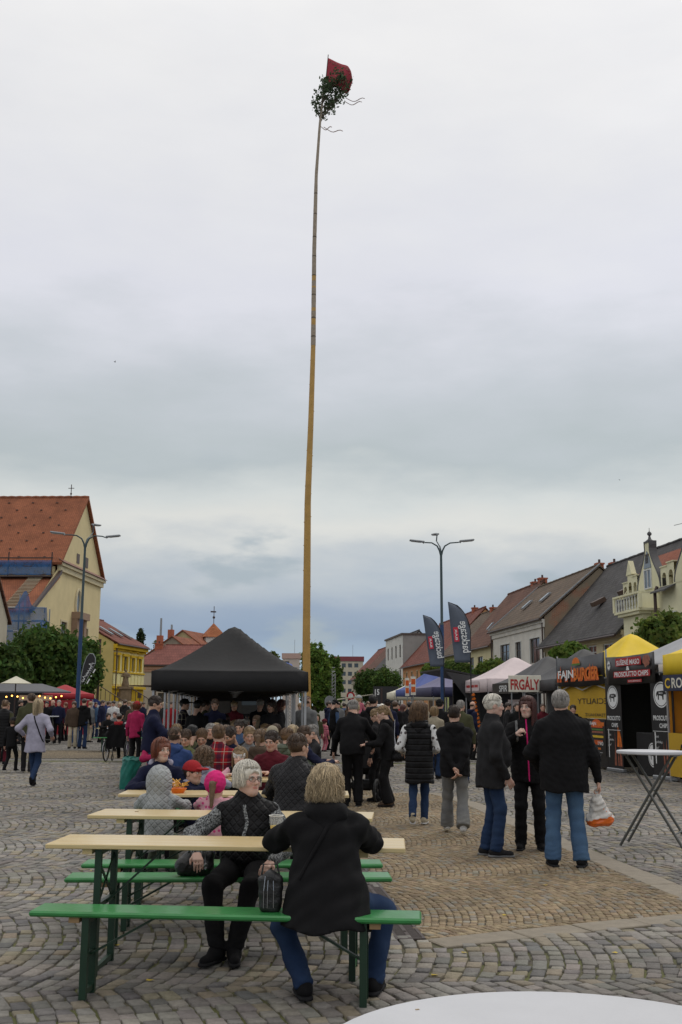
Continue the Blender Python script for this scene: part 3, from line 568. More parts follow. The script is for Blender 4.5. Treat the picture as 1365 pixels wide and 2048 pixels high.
# the houses farther down the row
F = rfac(925); W3 = F.s_of(985)
gable_house('brown_roof_house', 'yellow house with reddish brown roof and tall brick chimneys', F.o, F.rz, W3, 9.5, F.z(985, 1286), 12.3, pl_yel, rf_brown, row_wins(F, [(939, 947, 1315, 1345), (955, 965, 1313, 1345)]) + storey(W3, 3, .8, 2.4), dict(nx=2, nz=2), chim=[(W3 - 1.2, 5.0, .7, .5), (W3 - 3.4, 5.0, .7, .4)], skyl=[(W3 * .55, .3, .6, .9)])
F = rfac(882); W4 = F.s_of(925)
gable_house('lime_house', 'lime yellow house with weathered dark roof beyond the banner flags', F.o, F.rz, W4, 9, F.z(925, 1303), 11.2, pl_lime, rf_moss, storey(W4, 3, 4.2, 5.6) + storey(W4, 3, .8, 2.4), dict(nx=2, nz=2), chim=[(W4 * .5, 4.5, .6, .4)])
F = rfac(806); W5 = F.s_of(882); he5 = F.z(870, 1319)
gable_house('orange_house', 'orange house with red-brown tiled roof next to flat-roofed block', F.o, F.rz, W5, 10, he5, he5 + 5.4, pl_or, rf_red, storey(W5, 6, he5 - 2.4, he5 - .9, .9) + storey(W5, 6, .8, 2.4), dict(nx=2, nz=2, trim=pl_cream, tw=.1), chim=[(W5 * .8, 5, .6, .5)])
F = rfac(772); W6 = F.s_of(806); z6 = F.z(776, 1281); fb = thing('flat_roof_block', 'pale three-storey block with flat roof and a blank grey side wall', 'building', F.o, F.rz)
hl = storey(W6, 4, z6 - 2.9, z6 - 1.2, 1.15, .5) + storey(W6, 4, z6 - 6.2, z6 - 4.5, 1.15, .5) + storey(W6, 4, .8, 2.6, 1.15, .5)
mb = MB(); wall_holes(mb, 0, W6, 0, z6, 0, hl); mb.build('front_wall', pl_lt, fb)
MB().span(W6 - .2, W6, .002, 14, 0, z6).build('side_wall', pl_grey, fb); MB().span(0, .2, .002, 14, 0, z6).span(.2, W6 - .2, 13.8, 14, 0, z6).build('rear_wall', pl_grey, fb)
MB().span(-.15, W6 + .15, -.2, 14.2, z6, z6 + .22).build('roof', mat('tar_roof', (.12, .1, .09, 1), rough=.9), fb)
for h in hl: window(fb, h, 0, m_brownw, m_glass, 2, 1)
for a_, b_, lab, pm, rm_, sky_n in ((752, 772, 'grey-roofed terrace house with skylights beside flat-roofed block', pl_grey, rf_slate, 3), (727, 752, 'mint green terrace house with brown roof far along the row', pl_mint, rf_brown, 0), (704, 727, 'beige terrace house with dark red roof at row end', pl_beige, rf_red, 0)):
    F = rfac(a_); w_ = F.s_of(b_); he_ = F.z((a_ + b_) / 2, 1356 - (b_ - 727) * .45 if a_ < 750 else 1336)
    gable_house('terrace_house', lab, F.o, F.rz, w_, 10, he_, he_ + 5.2, pm, rm_, storey(w_, 5, he_ - 2.6, he_ - .9, 1.0) + storey(w_, 5, .8, 2.5, 1.0), dict(nx=2, nz=2), skyl=[(w_ * (i + .5) / max(1, sky_n), .45, 1.2, 1.8) for i in range(sky_n)])
# distant prefabricated blocks
for px0, px1, py, d, lab, rm_ in ((668, 727, 1322, 300, 'distant apartment block with flat dark red roof between trees', mat('dark_red_roof', (.2, .04, .05, 1))), (566, 600, 1317, 260, 'distant pinkish apartment block behind the blue stage roof', mat('pink_concrete', (.45, .3, .25, 1)))):
    d *= K; a, c = P(px0, py, d), P(px1, py, d); ap = thing('apartment_block', lab, 'building', ((a.x + c.x) / 2, d, 0)); w_ = c.x - a.x; hl = []
    for fl in range(int(a.z / 2.9)): hl += [(x0, x1, a.z - 2.2 - fl * 2.9, a.z - .8 - fl * 2.9) for x0, x1 in [(-w_ / 2 + .6 + i * 2.2, -w_ / 2 + 2.0 + i * 2.2) for i in range(int((w_ - 1) / 2.2))]]
    mb = MB(); wall_holes(mb, -w_ / 2, w_ / 2, 0, a.z, 0, hl); mb.build('wall', pl_beige if d > 350 else mat_plaster('pale_pink', (.5, .42, .36, 1)), ap)
    for h in hl: MB().quad((h[0], .12, h[2]), (h[1], .12, h[2]), (h[1], .12, h[3]), (h[0], .12, h[3])).build('window', m_glass, ap)
    MB().span(-w_ / 2 - .3, w_ / 2 + .3, -.3, 12, a.z, a.z + 1.6).build('roof', rm_, ap); MB().tube([(w_ * .15, 5, a.z + 1), (w_ * .15, 5, a.z + 6)], .06, 5).build('mast', m_zinc, ap)
# ---------------------------------------------------------------- left side: church
d1 = 66.0 * K; o1 = (P(118, 1150, d1).x, d1); F = Facade(o1, (.047, 1), 1160); Wc = F.s_of(203); ze = F.z(118, 1133); zap = ZZ(174, 1000, d1 + Wc / 2); xa = F.s_of(66); zlo = F.z(68, 1219)
ch = thing('church', 'cream gabled church with orange tiled roof under repair', 'church', F.o, F.rz)
pl_ch = mat_plaster('church_plaster', (.66, .55, .31, 1), .06); m_trimc = mat_plaster('church_trim', (.60, .52, .34, 1)); NL = 34
bx = [(F.s_of(87), F.s_of(99.5), F.z(93, 1290), F.z(93, 1245)), (F.s_of(127), F.s_of(138.5), F.z(133, 1278), F.z(133, 1244)), (F.s_of(170), F.s_of(181), F.z(176, 1303), F.z(176, 1257))]
attic = [(F.s_of(151), F.s_of(156.5), F.z(154, 1127), F.z(154, 1108)), (F.s_of(169), F.s_of(174), F.z(172, 1136), F.z(172, 1116))]
door = (F.s_of(191.5), F.s_of(200.5), F.z(196, 1392), F.z(196, 1357)) 
mb = MB(); wall_holes(mb, 0, Wc, 0, ze, 0, [h for h in bx[1:]] + [door])
mb.add([(xa, 0, 0), (0, 0, 0), (0, 0, ze), (xa, 0, zlo)], [(0, 1, 2, 3)])
mb.build('front_wall', pl_ch, ch)
MB().prism([(0, -.02, ze + .3), (Wc, -.02, ze + .3), (Wc / 2, -.02, zap)], (0, 0, 0), (0, .5, 0)).build('gable', pl_ch, ch)
MB().span(-.25, Wc + .3, -.35, .1, ze + .06, ze + .3).span(-.12, Wc + .15, -.2, .1, ze - .35, ze + .06).build('cornice', m_trimc, ch)
MB().prism([(-.3, -.45, ze + .3), (Wc + .4, -.45, ze + .3), (Wc + .4, .0, ze + .62), (-.3, .0, ze + .62)], (0, 0, 0), (0, 0, .05)).build('cornice_tiles', mat('cornice_cap', (.22, .1, .07, 1)), ch)
for h in bx: window(ch, h, .0 if h[0] > 0 else -.16, m_brownw, m_glass_l, 2, 3, trim=m_trimc, tw=.16)
for h in attic: MB().span(h[0], h[1], -.06, -.03, h[2], h[3]).build('attic_window', m_brownw, ch)
MB().span(door[0], door[1], .1, .16, door[2], door[3]).build('door', mat('church_door', (.085, .03, .025, 1), rough=.6), ch)
oc = (F.s_of(157.5), F.z(157, 1207)); ov_ = []
for k in range(24): a = 2 * math.pi * k / 24; ov_.append((oc[0] + .62 * math.cos(a), -.03, oc[1] + 1.0 * math.sin(a)))
w_ = MB().prism(ov_, (0, 0, 0), (0, .02, 0)).build('oval_window', m_glass_l, ch); MB().tube([(x, -.04, oc[1] + (z - oc[1]) * 1.15) for x, y, z in ov_ + ov_[:1]], .13, 6).build('surround', m_trimc, w_)
# portal: columns and a carved head
pz0, pz1 = 2.0, F.z(158, 1240); pr = MB()
for px in (150, 164.5): s_ = F.s_of(px); pr.span(s_ - .32, s_ + .32, -.5, -.003, pz0, pz1)
pr.span(F.s_of(148) - .1, F.s_of(167), -.75, -.003, pz1, pz1 + .55); pr.build('portal', mat('portal_stone', (.30, .2, .14, 1), rough=.9, var=.2), ch)
MB().tube([(F.s_of(205) - .3, -.15, 7.2), (F.s_of(205) - .3, -.15, 1.5)], .12, 8).build('downpipe', m_gutter, ch)
# nave roof, running back from the gable; tiles as texture, bosses as geometry
rf_ch = mat_roof('church_roof_tiles', (.345, .122, .06, 1), (.27, .095, .05, 1), .17, .12, .03); rfn = rf_ch.copy(); rfn.name = 'church_roof_tiles_nave'
sp_ = [n for n in rfn.node_tree.nodes if n.type == 'SEPXYZ'][0]; cb_ = [n for n in rfn.node_tree.nodes if n.type == 'COMBXYZ'][0]; rfn.node_tree.links.new(sp_.outputs[1], cb_.inputs[0])
MB().prism([(-.35, -.3, ze + .1), (-.35, NL, ze + .1), (Wc / 2, NL, zap + .05), (Wc / 2, -.3, zap + .05)], (0, 0, 0), (-.05, 0, .18)).build('roof_slope', rfn, ch)
MB().prism([(Wc + .35, -.3, ze + .1), (Wc + .35, NL, ze + .1), (Wc / 2 + .02, NL, zap + .05), (Wc / 2 + .02, -.3, zap + .05)], (0, 0, 0), (.05, 0, .18)).build('roof_slope', rfn, ch)
vn = MB()
for r_ in range(8):
    for c_ in range(16):
        f_ = (r_ + .6) / 8.4; y = 1.2 + c_ * 2.05 + (r_ % 2) * 1.0; x = -.35 + (Wc / 2 + .35) * f_ - .1; z = ze + .1 + (zap - ze - .05) * f_ + .2
        vn.box((x, y, z), (.09, .16, .09))
vn = vn.build('roof_vents', mat('roof_vent_tile', (.1, .05, .035, 1)), ch); tag(vn, kind='stuff')
rb = MB(); rb.tube([(Wc / 2, -.3 + i * .35, zap + .2 + .02 * (i % 2)) for i in range(int(NL / .35))], [.15 + .02 * (i % 2) for i in range(int(NL / .35))], 6); rb.build('ridge', rfn, ch)
MB().tube([(Wc / 2 - .2, 1.2, zap + .2), (Wc / 2 - .2, 1.2, zap + 1.3)], .035, 6).tube([(Wc / 2 - .2, .95, zap + .98), (Wc / 2 - .2, 1.45, zap + .98)], .03, 6).ball((Wc / 2 - .2, 1.2, zap + .5), .09, 8).build('cross', m_gutter, ch)
# aisle lean-to roof with battens laid bare
MB().prism([(xa - .4, -.2, zlo - .25), (xa - .4, NL, zlo - .25), (-.2, NL, ze - .9), (-.2, -.2, ze - .9)], (0, 0, 0), (0, 0, .16)).build('aisle_roof', rfn, ch)
MB().prism([(xa - .5, -.28, zlo - .3), (xa - .5, -.05, zlo - .3), (.0, -.05, ze - .55), (.0, -.28, ze - .55)], (0, 0, 0), (0, 0, .28)).build('verge', m_gutter, ch)
bt = MB()
for y0_ in (1.0, 6.2):
    for i in range(24):
        f_ = (i + .5) / 24; x = xa - .3 + (-.3 - xa + .3) * f_; z = zlo - .2 + (ze - .9 - zlo + .2) * f_ + .17; bt.box((x, y0_ + .55, z + .03), (.1, 1.1, .05))
bt = bt.build('bare_battens', mat('pale_batten', (.5, .43, .3, 1)), ch); tag(bt, kind='stuff')
MB().span(xa, 0, NL - .3, NL, 0, zlo).span(xa - .02, xa + .2, .002, NL, 0, zlo).build('aisle_wall', pl_ch, ch)
MB().span(-.15, .05, .3, NL, zlo, ze).build('nave_wall', pl_ch, ch); MB().span(Wc - .2, Wc, .17, NL, 0, ze).build('far_wall', pl_ch, ch)
# scaffold with blue netting under the eaves
net = mat('blue_netting', (.025, .11, .28, 1), rough=.8, var=.45, vscale=3, alpha=.7)
sc_ = thing('eaves_scaffold', 'tube scaffold with blue netting hung under the church eaves', 'scaffold', F.o, F.rz); s1 = MB()
for z in (ze - .1, ze + .55, ze - .75): s1.tube([(-.95, .2, z), (-.95, NL - 4, z)], .05, 6)
for i in range(9): s1.tube([(-.95, .3 + i * 3.4, ze - .9), (-.95, .3 + i * 3.4, ze + 1.0)], .05, 6)
s1.span(-1.1, -.3, .2, NL - 4, ze - .95, ze - .85); s1.build('frame', m_gutter, sc_)
n = 60; vv = []; 
for i in range(n):
    y = .3 + i * (NL - 4.4) / (n - 1); w = .05 * math.sin(i * 1.3) + .03 * math.sin(i * 3.1); vv += [(-1.02 + w, y, ze - .8), (-1.02 - w, y, ze - .1), (-1.02 + w * .5, y, ze + .35)]
MB().add(vv, [(a, a + 1, a + 4, a + 3) for i in range(n - 1) for a in (i * 3, i * 3 + 1)]).build('netting', net, sc_, True)
lo = P(40, 1300, 58.0 * K); s2 = thing('wrapped_scaffold', 'low scaffold bay wrapped in loose blue netting beside the church', 'scaffold', (lo.x, 58.0 * K, 0), 0); w2 = 1.75; top2 = ZZ(40, 1215, 58 * K)
fr = MB()
for x in (-w2, -.2, w2 - .2):
    for y in (0, 1.2): fr.tube([(x, y, 0), (x, y, top2 + (.9 if x == -.2 else 0))], .045, 6)
for z in (top2, top2 - 1.6, top2 - 3.2): fr.tube([(-w2, 0, z), (w2 - .2, 0, z)], .045, 6); fr.span(-w2, w2 - .2, 0, 1.2, z - .9, z - .85)
fr.build('frame', m_zinc, s2); rng = np.random.default_rng(5); nu, nv = 26, 16; vv = []
for j in range(nv):
    for i in range(nu):
        u, v = i / (nu - 1), j / (nv - 1); z = top2 - 3.9 + 3.9 * v; peak = 1.15 * math.exp(-((u - .55) / .11) ** 2) * v ** 6; bul = .35 * v * max(0, (u - .6)) 
        vv.append((-w2 + 2 * w2 * u * (1.0 + .10 * (1 - v) * (u > .7)), -.1 - .12 * math.sin(u * 21 + v * 5) - .08 * math.sin(u * 9 - v * 11) - bul, z + peak))
MB().add(vv, [(j * nu + i, j * nu + i + 1, (j + 1) * nu + i + 1, (j + 1) * nu + i) for j in range(nv - 1) for i in range(nu - 1)]).build('netting', net, s2, True)
# house at the frame's edge with a bent downpipe
eh = P(20, 1210, 44 * K); hx_ = gable_house('edge_house', 'cream house corner with dark gutter and downpipe beside the wrapped scaffold', (eh.x - .25 - 9, 38.0 * K), R(0), 9.0, 8, ZZ(14, 1213, 38 * K), ZZ(14, 1213, 38 * K) + 3.6, pl_beige, rf_brown, [(7.1, 7.9, 4.6, 5.6), (7.1, 7.9, 2.8, 3.8)], dict(nx=2, nz=2, trim=m_trimc), cornice=m_trimc); downpipe(hx_, 8.85, -.2, 0, ZZ(14, 1213, 38 * K))
# yellow ornate house
d3 = 84.0 * K; F = Facade((AX(223, d3), d3), (.138, 1)); Wy = F.s_of(285.5); zy = F.z(226, 1285); m_ye = mat_plaster('yellow_ochre_trim', (.60, .40, .03, 1), .05); m_yp = mat_plaster('pale_yellow_wall', (.72, .66, .34, 1), .04)
wy = [(F.s_of(a), F.s_of(b), F.z((a + b) / 2, 1341 + (a - 226) * .06), F.z((a + b) / 2, y)) for a, b, y in ((226, 233, 1311), (243, 249.5, 1314), (258.5, 264, 1317), (272.5, 277.5, 1319))]
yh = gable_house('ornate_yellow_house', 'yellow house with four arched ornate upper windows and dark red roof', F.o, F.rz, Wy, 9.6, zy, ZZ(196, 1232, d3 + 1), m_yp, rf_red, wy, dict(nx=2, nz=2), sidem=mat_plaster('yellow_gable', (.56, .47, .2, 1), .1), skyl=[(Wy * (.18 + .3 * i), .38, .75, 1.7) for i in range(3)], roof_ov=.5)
MB().span(-.1, Wy + .1, -.4, -.003, zy - .55, zy - .15).span(-.05, Wy + .05, -.2, -.004, zy - .75, zy - .55).build('cornice', m_ye, yh)
zs_ = wy[0][2]; MB().span(0, Wy, -.16, -.004, zs_ - .2, zs_ - .05).span(0, Wy, -.3, -.005, zs_ - 1.75, zs_ - 1.5).span(0, Wy, -.06, -.006, .2, zs_ - 1.8).build('string_course', m_ye, yh)
for i in range(9): MB().span(i * Wy / 9 + .1, (i + 1) * Wy / 9 - .1, -.08, -.004, zs_ - 1.35, zs_ - .3).build('panel', m_yp, yh)
for h in wy:
    c = (h[0] + h[1]) / 2; w_ = h[1] - h[0]; k = MB().span(h[0] - .28, h[0], -.14, -.004, h[2], h[3]).span(h[1], h[1] + .28, -.14, -.004, h[2], h[3]).span(h[0] - .35, h[1] + .35, -.22, -.004, h[3] + .05, h[3] + .3)
    k.prism([(c - w_ / 2 - .35, -.2, h[3] + .55), (c + w_ / 2 + .35, -.2, h[3] + .55)] + [(c + (w_ / 2 + .35) * math.cos(a), -.2, h[3] + .55 + .75 * math.sin(a)) for a in np.linspace(.15, math.pi - .15, 9)], (0, 0, 0), (0, .19, 0)); k.build('window_crown', m_ye, yh)
for i in range(3): x = Wy * (.14 + .33 * i); MB().span(x, x + 1.2, -.09, -.062, zs_ - 2.6, zs_ - 2.1).build('vent_panel', m_brownw, yh); MB().span(x + .1, x + 1.1, -.085, -.062, .4, zs_ - 3.2).build('shop_opening', m_glass, yh)
downpipe(yh, .1, -.3, 0, zy)
# terrace roof (pergola) before it
pg = thing('terrace_pergola', 'dark brown terrace pergola with railings before the yellow house', 'pergola', (F.o + F.d * .5 + Vector((1.2, 0, 0))), F.rz); zpg = F.z(240, 1371); q_ = MB().span(-1, Wy + 8, -3.4, -.6, zpg - .1, zpg).build('roof', m_brownw, pg)
for i in range(6): x = -.8 + i * (Wy + 8.6) / 5; MB().span(x - .07, x + .07, -3.3, -3.16, 0, zpg - .1).build('post', m_brownw, pg)
MB().span(-1, Wy + 8, -3.28, -3.2, 1.7, 1.78).span(-1, Wy + 8, -3.28, -3.2, 1.0, 1.06).build('railing', m_brownw, pg)
# low house with red hipped roof, old gables and the little tower behind
d4 = 98.0 * K
a = P(283, 1330, d4); c = P(390, 1330, d4)
lw = gable_house('low_pale_house', 'low pale house with broad red hipped roof and red chimney', (a.x - 1, d4), R(3), c.x - a.x + 6, 11, ZZ(290, 1330, d4), ZZ(310, 1293, d4 + 5), mat_plaster('pale_warm_plaster', (.5, .44, .37, 1), .1), mat_roof('roof_pinkish_red', (.21, .075, .06, 1), (.18, .062, .05, 1), .3, .33), [(3.0, 4.0, 1.2, 2.8), (5.5, 6.5, 1.2, 2.8), (8, 9, 1.2, 2.8)], dict(nx=2, nz=2), hip=3.2, cornice=mat_plaster('salmon_band', (.5, .3, .22, 1)), chim=[(2.4, 4.6, .9, .2)], cat='house')
pl_old = mat_plaster('old_grey_plaster', (.30, .255, .2, 1), .5); pl_oldy = mat_plaster('old_yellow_plaster', (.42, .36, .2, 1), .6)
for px, py, pe, hwid, d, lab, wm_, dep in ((345, 1274, 1312, 4.2, 112, 'old grey gabled house with orange roof and tall chimney', pl_old, 9), (366, 1262, 1300, 4.2, 118, 'old flaking yellow gabled house beside the little tower', pl_oldy, 13)):
    d *= K; p_ = P(px, py, d); he_ = ZZ(px, pe + 6, d); gh = thing('old_gable_house', lab, 'house', (p_.x, d, 0), R(-14))
    MB().prism([(-hwid, 0, 0), (hwid, 0, 0), (hwid, 0, he_), (0, 0, p_.z), (-hwid, 0, he_)], (0, 0, 0), (0, dep, 0)).build('wall', wm_, gh)
    sl_ = (p_.z - he_) / hwid; rr = rf_rust.copy(); sp_ = [n for n in rr.node_tree.nodes if n.type == 'SEPXYZ'][0]; cb_ = [n for n in rr.node_tree.nodes if n.type == 'COMBXYZ'][0]; rr.node_tree.links.new(sp_.outputs[1], cb_.inputs[0])
    for s_ in (-1, 1): MB().prism([(s_ * (hwid + .3), -.2, he_ - .3 * sl_ + .02), (s_ * (hwid + .3), dep + .2, he_ - .3 * sl_ + .02), (0, dep + .2, p_.z + .02), (0, -.2, p_.z + .02)], (0, 0, 0), (0, 0, .16)).build('roof_slope', rr, gh)
    cx_ = -hwid * .55; MB().span(cx_ - .35, cx_ + .35, 1, 1.7, he_, p_.z + .3).build('chimney', m_brick, gh); MB().lathe([(.16, p_.z + .3), (.14, p_.z + (2.6 if px < 350 else 1.0))], 8, (cx_ + .1, 1.3, 0)).build('flue', m_zinc, gh)
    for i in range(2): MB().span(-.8 + i * .9, -.4 + i * .9, -.04, -.01, he_ + .8, he_ + 1.5).build('vent', m_glass, gh)
tp = P(428, 1246, 122 * K); tb_ = ZZ(428, 1275, 122 * K); tw = thing('small_tower', 'little white tower with steep orange pyramid roof and weather vane', 'tower', (tp.x, 122 * K, 0), R(20))
MB().span(-1.35, 1.35, -1.35, 1.35, 0, tb_).build('wall', pl_lt, tw); MB().add([(-1.6, -1.6, tb_), (1.6, -1.6, tb_), (1.6, 1.6, tb_), (-1.6, 1.6, tb_), (0, 0, tp.z)], [(0, 1, 4), (1, 2, 4), (2, 3, 4), (3, 0, 4), (3, 2, 1, 0)]).build('roof', mat_roof('tower_tiles', (.42, .16, .07, 1), (.36, .12, .06, 1), .2, .2), tw)
MB().span(-.3, .3, -1.42, -1.36, tb_ - 1.3, tb_ - .4).build('window', m_glass, tw); MB().tube([(0, 0, tp.z - .2), (0, 0, tp.z + 2.4)], .05, 6).ball((0, 0, tp.z + .8), .2, 8).span(-.5, .3, -.03, .03, tp.z + 1.5, tp.z + 1.7).build('vane', m_gutter, tw)
# steps and railings before the church door
st = P(225, 1400, 70 * K); stp = thing('church_steps', 'stone steps with dark iron railings before the church door', 'steps', (st.x + .4, 66 * K, 0), F.rz)
for i in range(8): MB().span(-1.5 + i * .0, 7.0 - i * .05, -3.2 + i * .34, .4, i * .22, (i + 1) * .22).build('step', mat('step_stone', (.33, .29, .24, 1), rough=.9), stp)
for k in range(2):
    rl = MB(); x = -1 + k * 7
    for i in range(9): rl.tube([(x, -3.0 + i * .36, .2 + i * .21), (x, -3.0 + i * .36, 1.15 + i * .21)], .025, 5)
    rl.tube([(x, -3.0, 1.15), (x, -.1, 2.85)], .035, 6); rl.build('railing', m_gutter, stp)
# statue on its pedestal
sp0 = P(250, 1400, 72 * K); m_sand = mat('old_sandstone', (.22, .16, .1, 1), rough=.95, var=.3, vscale=5, bump=.4, bscale=15); stt = thing('pedestal_statue', 'weathered stone statue of a standing robed figure on a tall pedestal', 'statue', (sp0.x, 72 * K, 0), R(200)); zt0, zt1 = ZZ(250, 1373, 72 * K), ZZ(250, 1339, 72 * K)
MB().span(-.75, .75, -.75, .75, 0, .5).span(-.45, .45, -.45, .45, .5, zt0 - .2).span(-.6, .6, -.6, .6, zt0 - .2, zt0).build('pedestal', m_sand, stt); Hs = zt1 - zt0
fg = MB(); fg.lathe([(.30, zt0), (.33, zt0 + .1), (.24, zt0 + Hs * .35), (.22, zt0 + Hs * .55), (.27, zt0 + Hs * .72), (.24, zt0 + Hs * .78), (.09, zt0 + Hs * .84), (.12, zt0 + Hs * .9), (.12, zt0 + Hs * .96), (.04, zt0 + Hs)], 12); fg.tube([(.24, 0, zt0 + Hs * .76), (.34, .1, zt0 + Hs * .6), (.12, .26, zt0 + Hs * .62)], [.09, .08, .06], 8); fg.tube([(-.24, 0, zt0 + Hs * .76), (-.33, .08, zt0 + Hs * .58), (-.1, .27, zt0 + Hs * .55)], [.09, .08, .06], 8)
fg.build('figure', m_sand, stt, True)
# ================================================================== TREES
def leaves_np(cs, size, rng, out_dir=None):
    n = len(cs); a = rng.normal(size=(n, 3)); 
    if out_dir is not None: a = a * .8 + out_dir * 1.0
    a /= np.linalg.norm(a, axis=1, keepdims=True); b = np.cross(a, rng.normal(size=(n, 3))); b /= np.linalg.norm(b, axis=1, keepdims=True) + 1e-9; c = np.cross(a, b)
    s = size * rng.uniform(.6, 1.35, (n, 1)); v = np.stack([cs - b * s * .62, cs - c * s * .36 + a * s * .1, cs + b * s * .62, cs + c * s * .36 + a * s * .1], 1)
    return v.reshape(-1, 3), np.arange(n * 4).reshape(-1, 4)
m_leaf = mat_tint('leaf', rough=.75, bump=0, var=.2, vscale=1.5, spec=.12); _t, _b, _N, _L = nodes_of(m_leaf); _o = [n for n in _t.nodes if n.type == 'OUTPUT_MATERIAL'][0]; _m = _N('ShaderNodeMixShader'); _m.inputs[0].default_value = .35; _tr = _N('ShaderNodeBsdfTranslucent'); _L(_b.inputs['Base Color'].links[0].from_socket, _tr.inputs[0]); _L(_b.outputs[0], _m.inputs[1]); _L(_tr.outputs[0], _m.inputs[2]); _L(_m.outputs[0], _o.inputs[0])
m_bark = mat('bark', (.09, .065, .045, 1), rough=.95, var=.3, vscale=12, bump=.6, bscale=30)
def tree(label, x, y, z0, z1, rx, ry, n=7000, leaf=.15, col=(.055, .095, .025), group=None, seed=1, column=False, name='tree', clumps=90, trunk=.12, lump=.34):
    rng = np.random.default_rng(seed); t = thing(name, label, 'tree', (x, y, 0), 0, group); rz = (z1 - z0) / 2; zc = (z0 + z1) / 2
    def surf(m):
        d = rng.normal(size=(m, 3)); d /= np.linalg.norm(d, axis=1, keepdims=True); return d
    def shape(d, r):
        p = d * r
        if column:
            tz = np.clip((p[:, 2] + 1) / 2, 0, 1); w = np.where(tz < .62, 1.0, np.sqrt(np.maximum(0, 1 - ((tz - .62) / .40) ** 2)) * .98 + .02); rad = np.linalg.norm(p[:, :2], axis=1) + 1e-6; k = np.minimum(1, .35 + 1.2 * rad) / rad * np.abs(r[:, 0]) * w * .95; p = np.stack([p[:, 0] * k, p[:, 1] * k, p[:, 2]], 1)
        return p * (rx, ry, rz)
    cd = surf(clumps); cr_ = rng.uniform(.74, 1.0, (clumps, 1)); cc = shape(cd, cr_)
    k = rng.integers(0, clumps, int(n * .72)); off = rng.normal(size=(len(k), 3)) * lump * np.array([rx, ry, rz]).min() * .62; p1 = cc[k] + off; d1 = cd[k] + off * .6
    d2 = surf(int(n * .28)); p2 = shape(d2, rng.uniform(.35, .9, (len(d2), 1)))
    p = np.concatenate([p1, p2]); dd = np.concatenate([d1, d2]); v, f = leaves_np(p, leaf, rng, dd / (np.linalg.norm(dd, axis=1, keepdims=True) + 1e-6)); v[:, 2] += zc
    ct = rng.uniform(.75, 1.3, clumps); tone = np.concatenate([ct[k], rng.uniform(.7, 1.1, len(d2))]) * rng.uniform(.8, 1.25, len(p)); cols = np.array(col)[None] * 1.25 * tone[:, None] * np.stack([rng.uniform(.85, 1.3, len(p)), np.ones(len(p)), rng.uniform(.7, 1.2, len(p))], 1)
    mesh_np('crown', v, f, m_leaf, t, smooth=False, colors=np.repeat(cols, 4, 0)); tb = MB(); tb.tube([(0, 0, -.05), (.03, .02, z0 * .5), (0, .03, z0 + rz * .2), (.02, 0, zc + rz * .35)], [trunk * 1.25, trunk, trunk * .8, trunk * .3], 8)
    for i in range(6): a = i * 1.05 + rng.random(); tb.tube([(0, .02, z0 * .9 + i * .06), (rx * .35 * math.cos(a), ry * .35 * math.sin(a), zc - rz * .3), (rx * .7 * math.cos(a), ry * .7 * math.sin(a), zc + rz * .1)], [trunk * .5, trunk * .35, trunk * .12], 6)
    tb.build('trunk', m_bark, t, True); return t
def tree_px(label, px, y0, y1, hw, d, **k):
    d *= K; p = P(px, y1, d); tree(label, p.x, d, ZZ(px, y1, d), ZZ(px, y0, d), hw * d / FPX * .97, hw * d / FPX * .93, **k)
dk = (.055, .10, .026)
tree_px('big rounded dark green tree before the church, with a lamp post beside it', 88, 1260, 1402, 72, 46, n=15000, leaf=.24, col=dk, seed=2, group='clipped trees before the church', clumps=130, lump=.28)
tree_px('smaller dark green clipped tree behind the teardrop flag', 160, 1280, 1400, 36, 52, n=8000, leaf=.24, col=dk, seed=3, group='clipped trees before the church', lump=.3)
tree_px('dark green tree over the black food kiosk with cream umbrella', 2, 1300, 1402, 46, 43, n=9000, leaf=.24, col=(.05, .09, .026), seed=4, group='clipped trees before the church', lump=.3)
tree_px('tall column-clipped hornbeam standing right behind the maypole', 630, 1286, 1424, 31, 62, n=13000, leaf=.2, col=(.085, .145, .03), seed=5, column=True, group='column hornbeams', clumps=220, lump=.16, name='hornbeam_tree')
tree_px('shorter column-clipped hornbeam half hidden by the taller one', 664, 1309, 1424, 20, 66, n=9000, leaf=.2, col=(.075, .13, .027), seed=6, column=True, group='column hornbeams', clumps=160, lump=.18, name='hornbeam_tree')
for i, (lab, px, y0, y1, hw, d, c) in enumerate((('dark clipped tree in front of the mint green terrace house', 733, 1340, 1398, 22, 80, (.04, .075, .02)), ('broad clipped tree beside the dark kiosk numbered fifteen', 775, 1341, 1392, 27, 74, (.05, .09, .022)), ('light green small tree before the orange house', 862, 1330, 1365, 17, 62, (.09, .14, .03)),
        ('round tree behind the feather flags before the lime house', 912, 1326, 1368, 34, 52, (.05, .085, .02)), ('rounded tree before the yellow house with brown roof', 988, 1322, 1362, 32, 46, (.075, .115, .025)), ('low bushy crown before the white house above the grey tent', 1140, 1292, 1335, 36, 38, (.075, .125, .025)), ('bright green tree before the gabled town house', 1338, 1236, 1330, 56, 33, (.085, .125, .03)))):
    tree_px(lab, px, y0, y1, hw, d, n=6500 if i < 6 else 11000, leaf=.19, col=c, seed=20 + i, group='street trees before the houses', lump=.3)
tree_px('distant dark poplar rising behind the yellow house', 279, 1256, 1330, 8, 150, n=1500, leaf=.4, col=(.03, .045, .02), seed=40, column=True, name='poplar_tree'); tree_px('distant pale treetop behind the red chimney', 322, 1282, 1320, 14, 150, n=1200, leaf=.45, col=(.08, .1, .03), seed=41); tree_px('distant treetop behind the blue stage roof', 547, 1303, 1340, 9, 120, n=900, leaf=.35, col=(.08, .11, .03), seed=42)
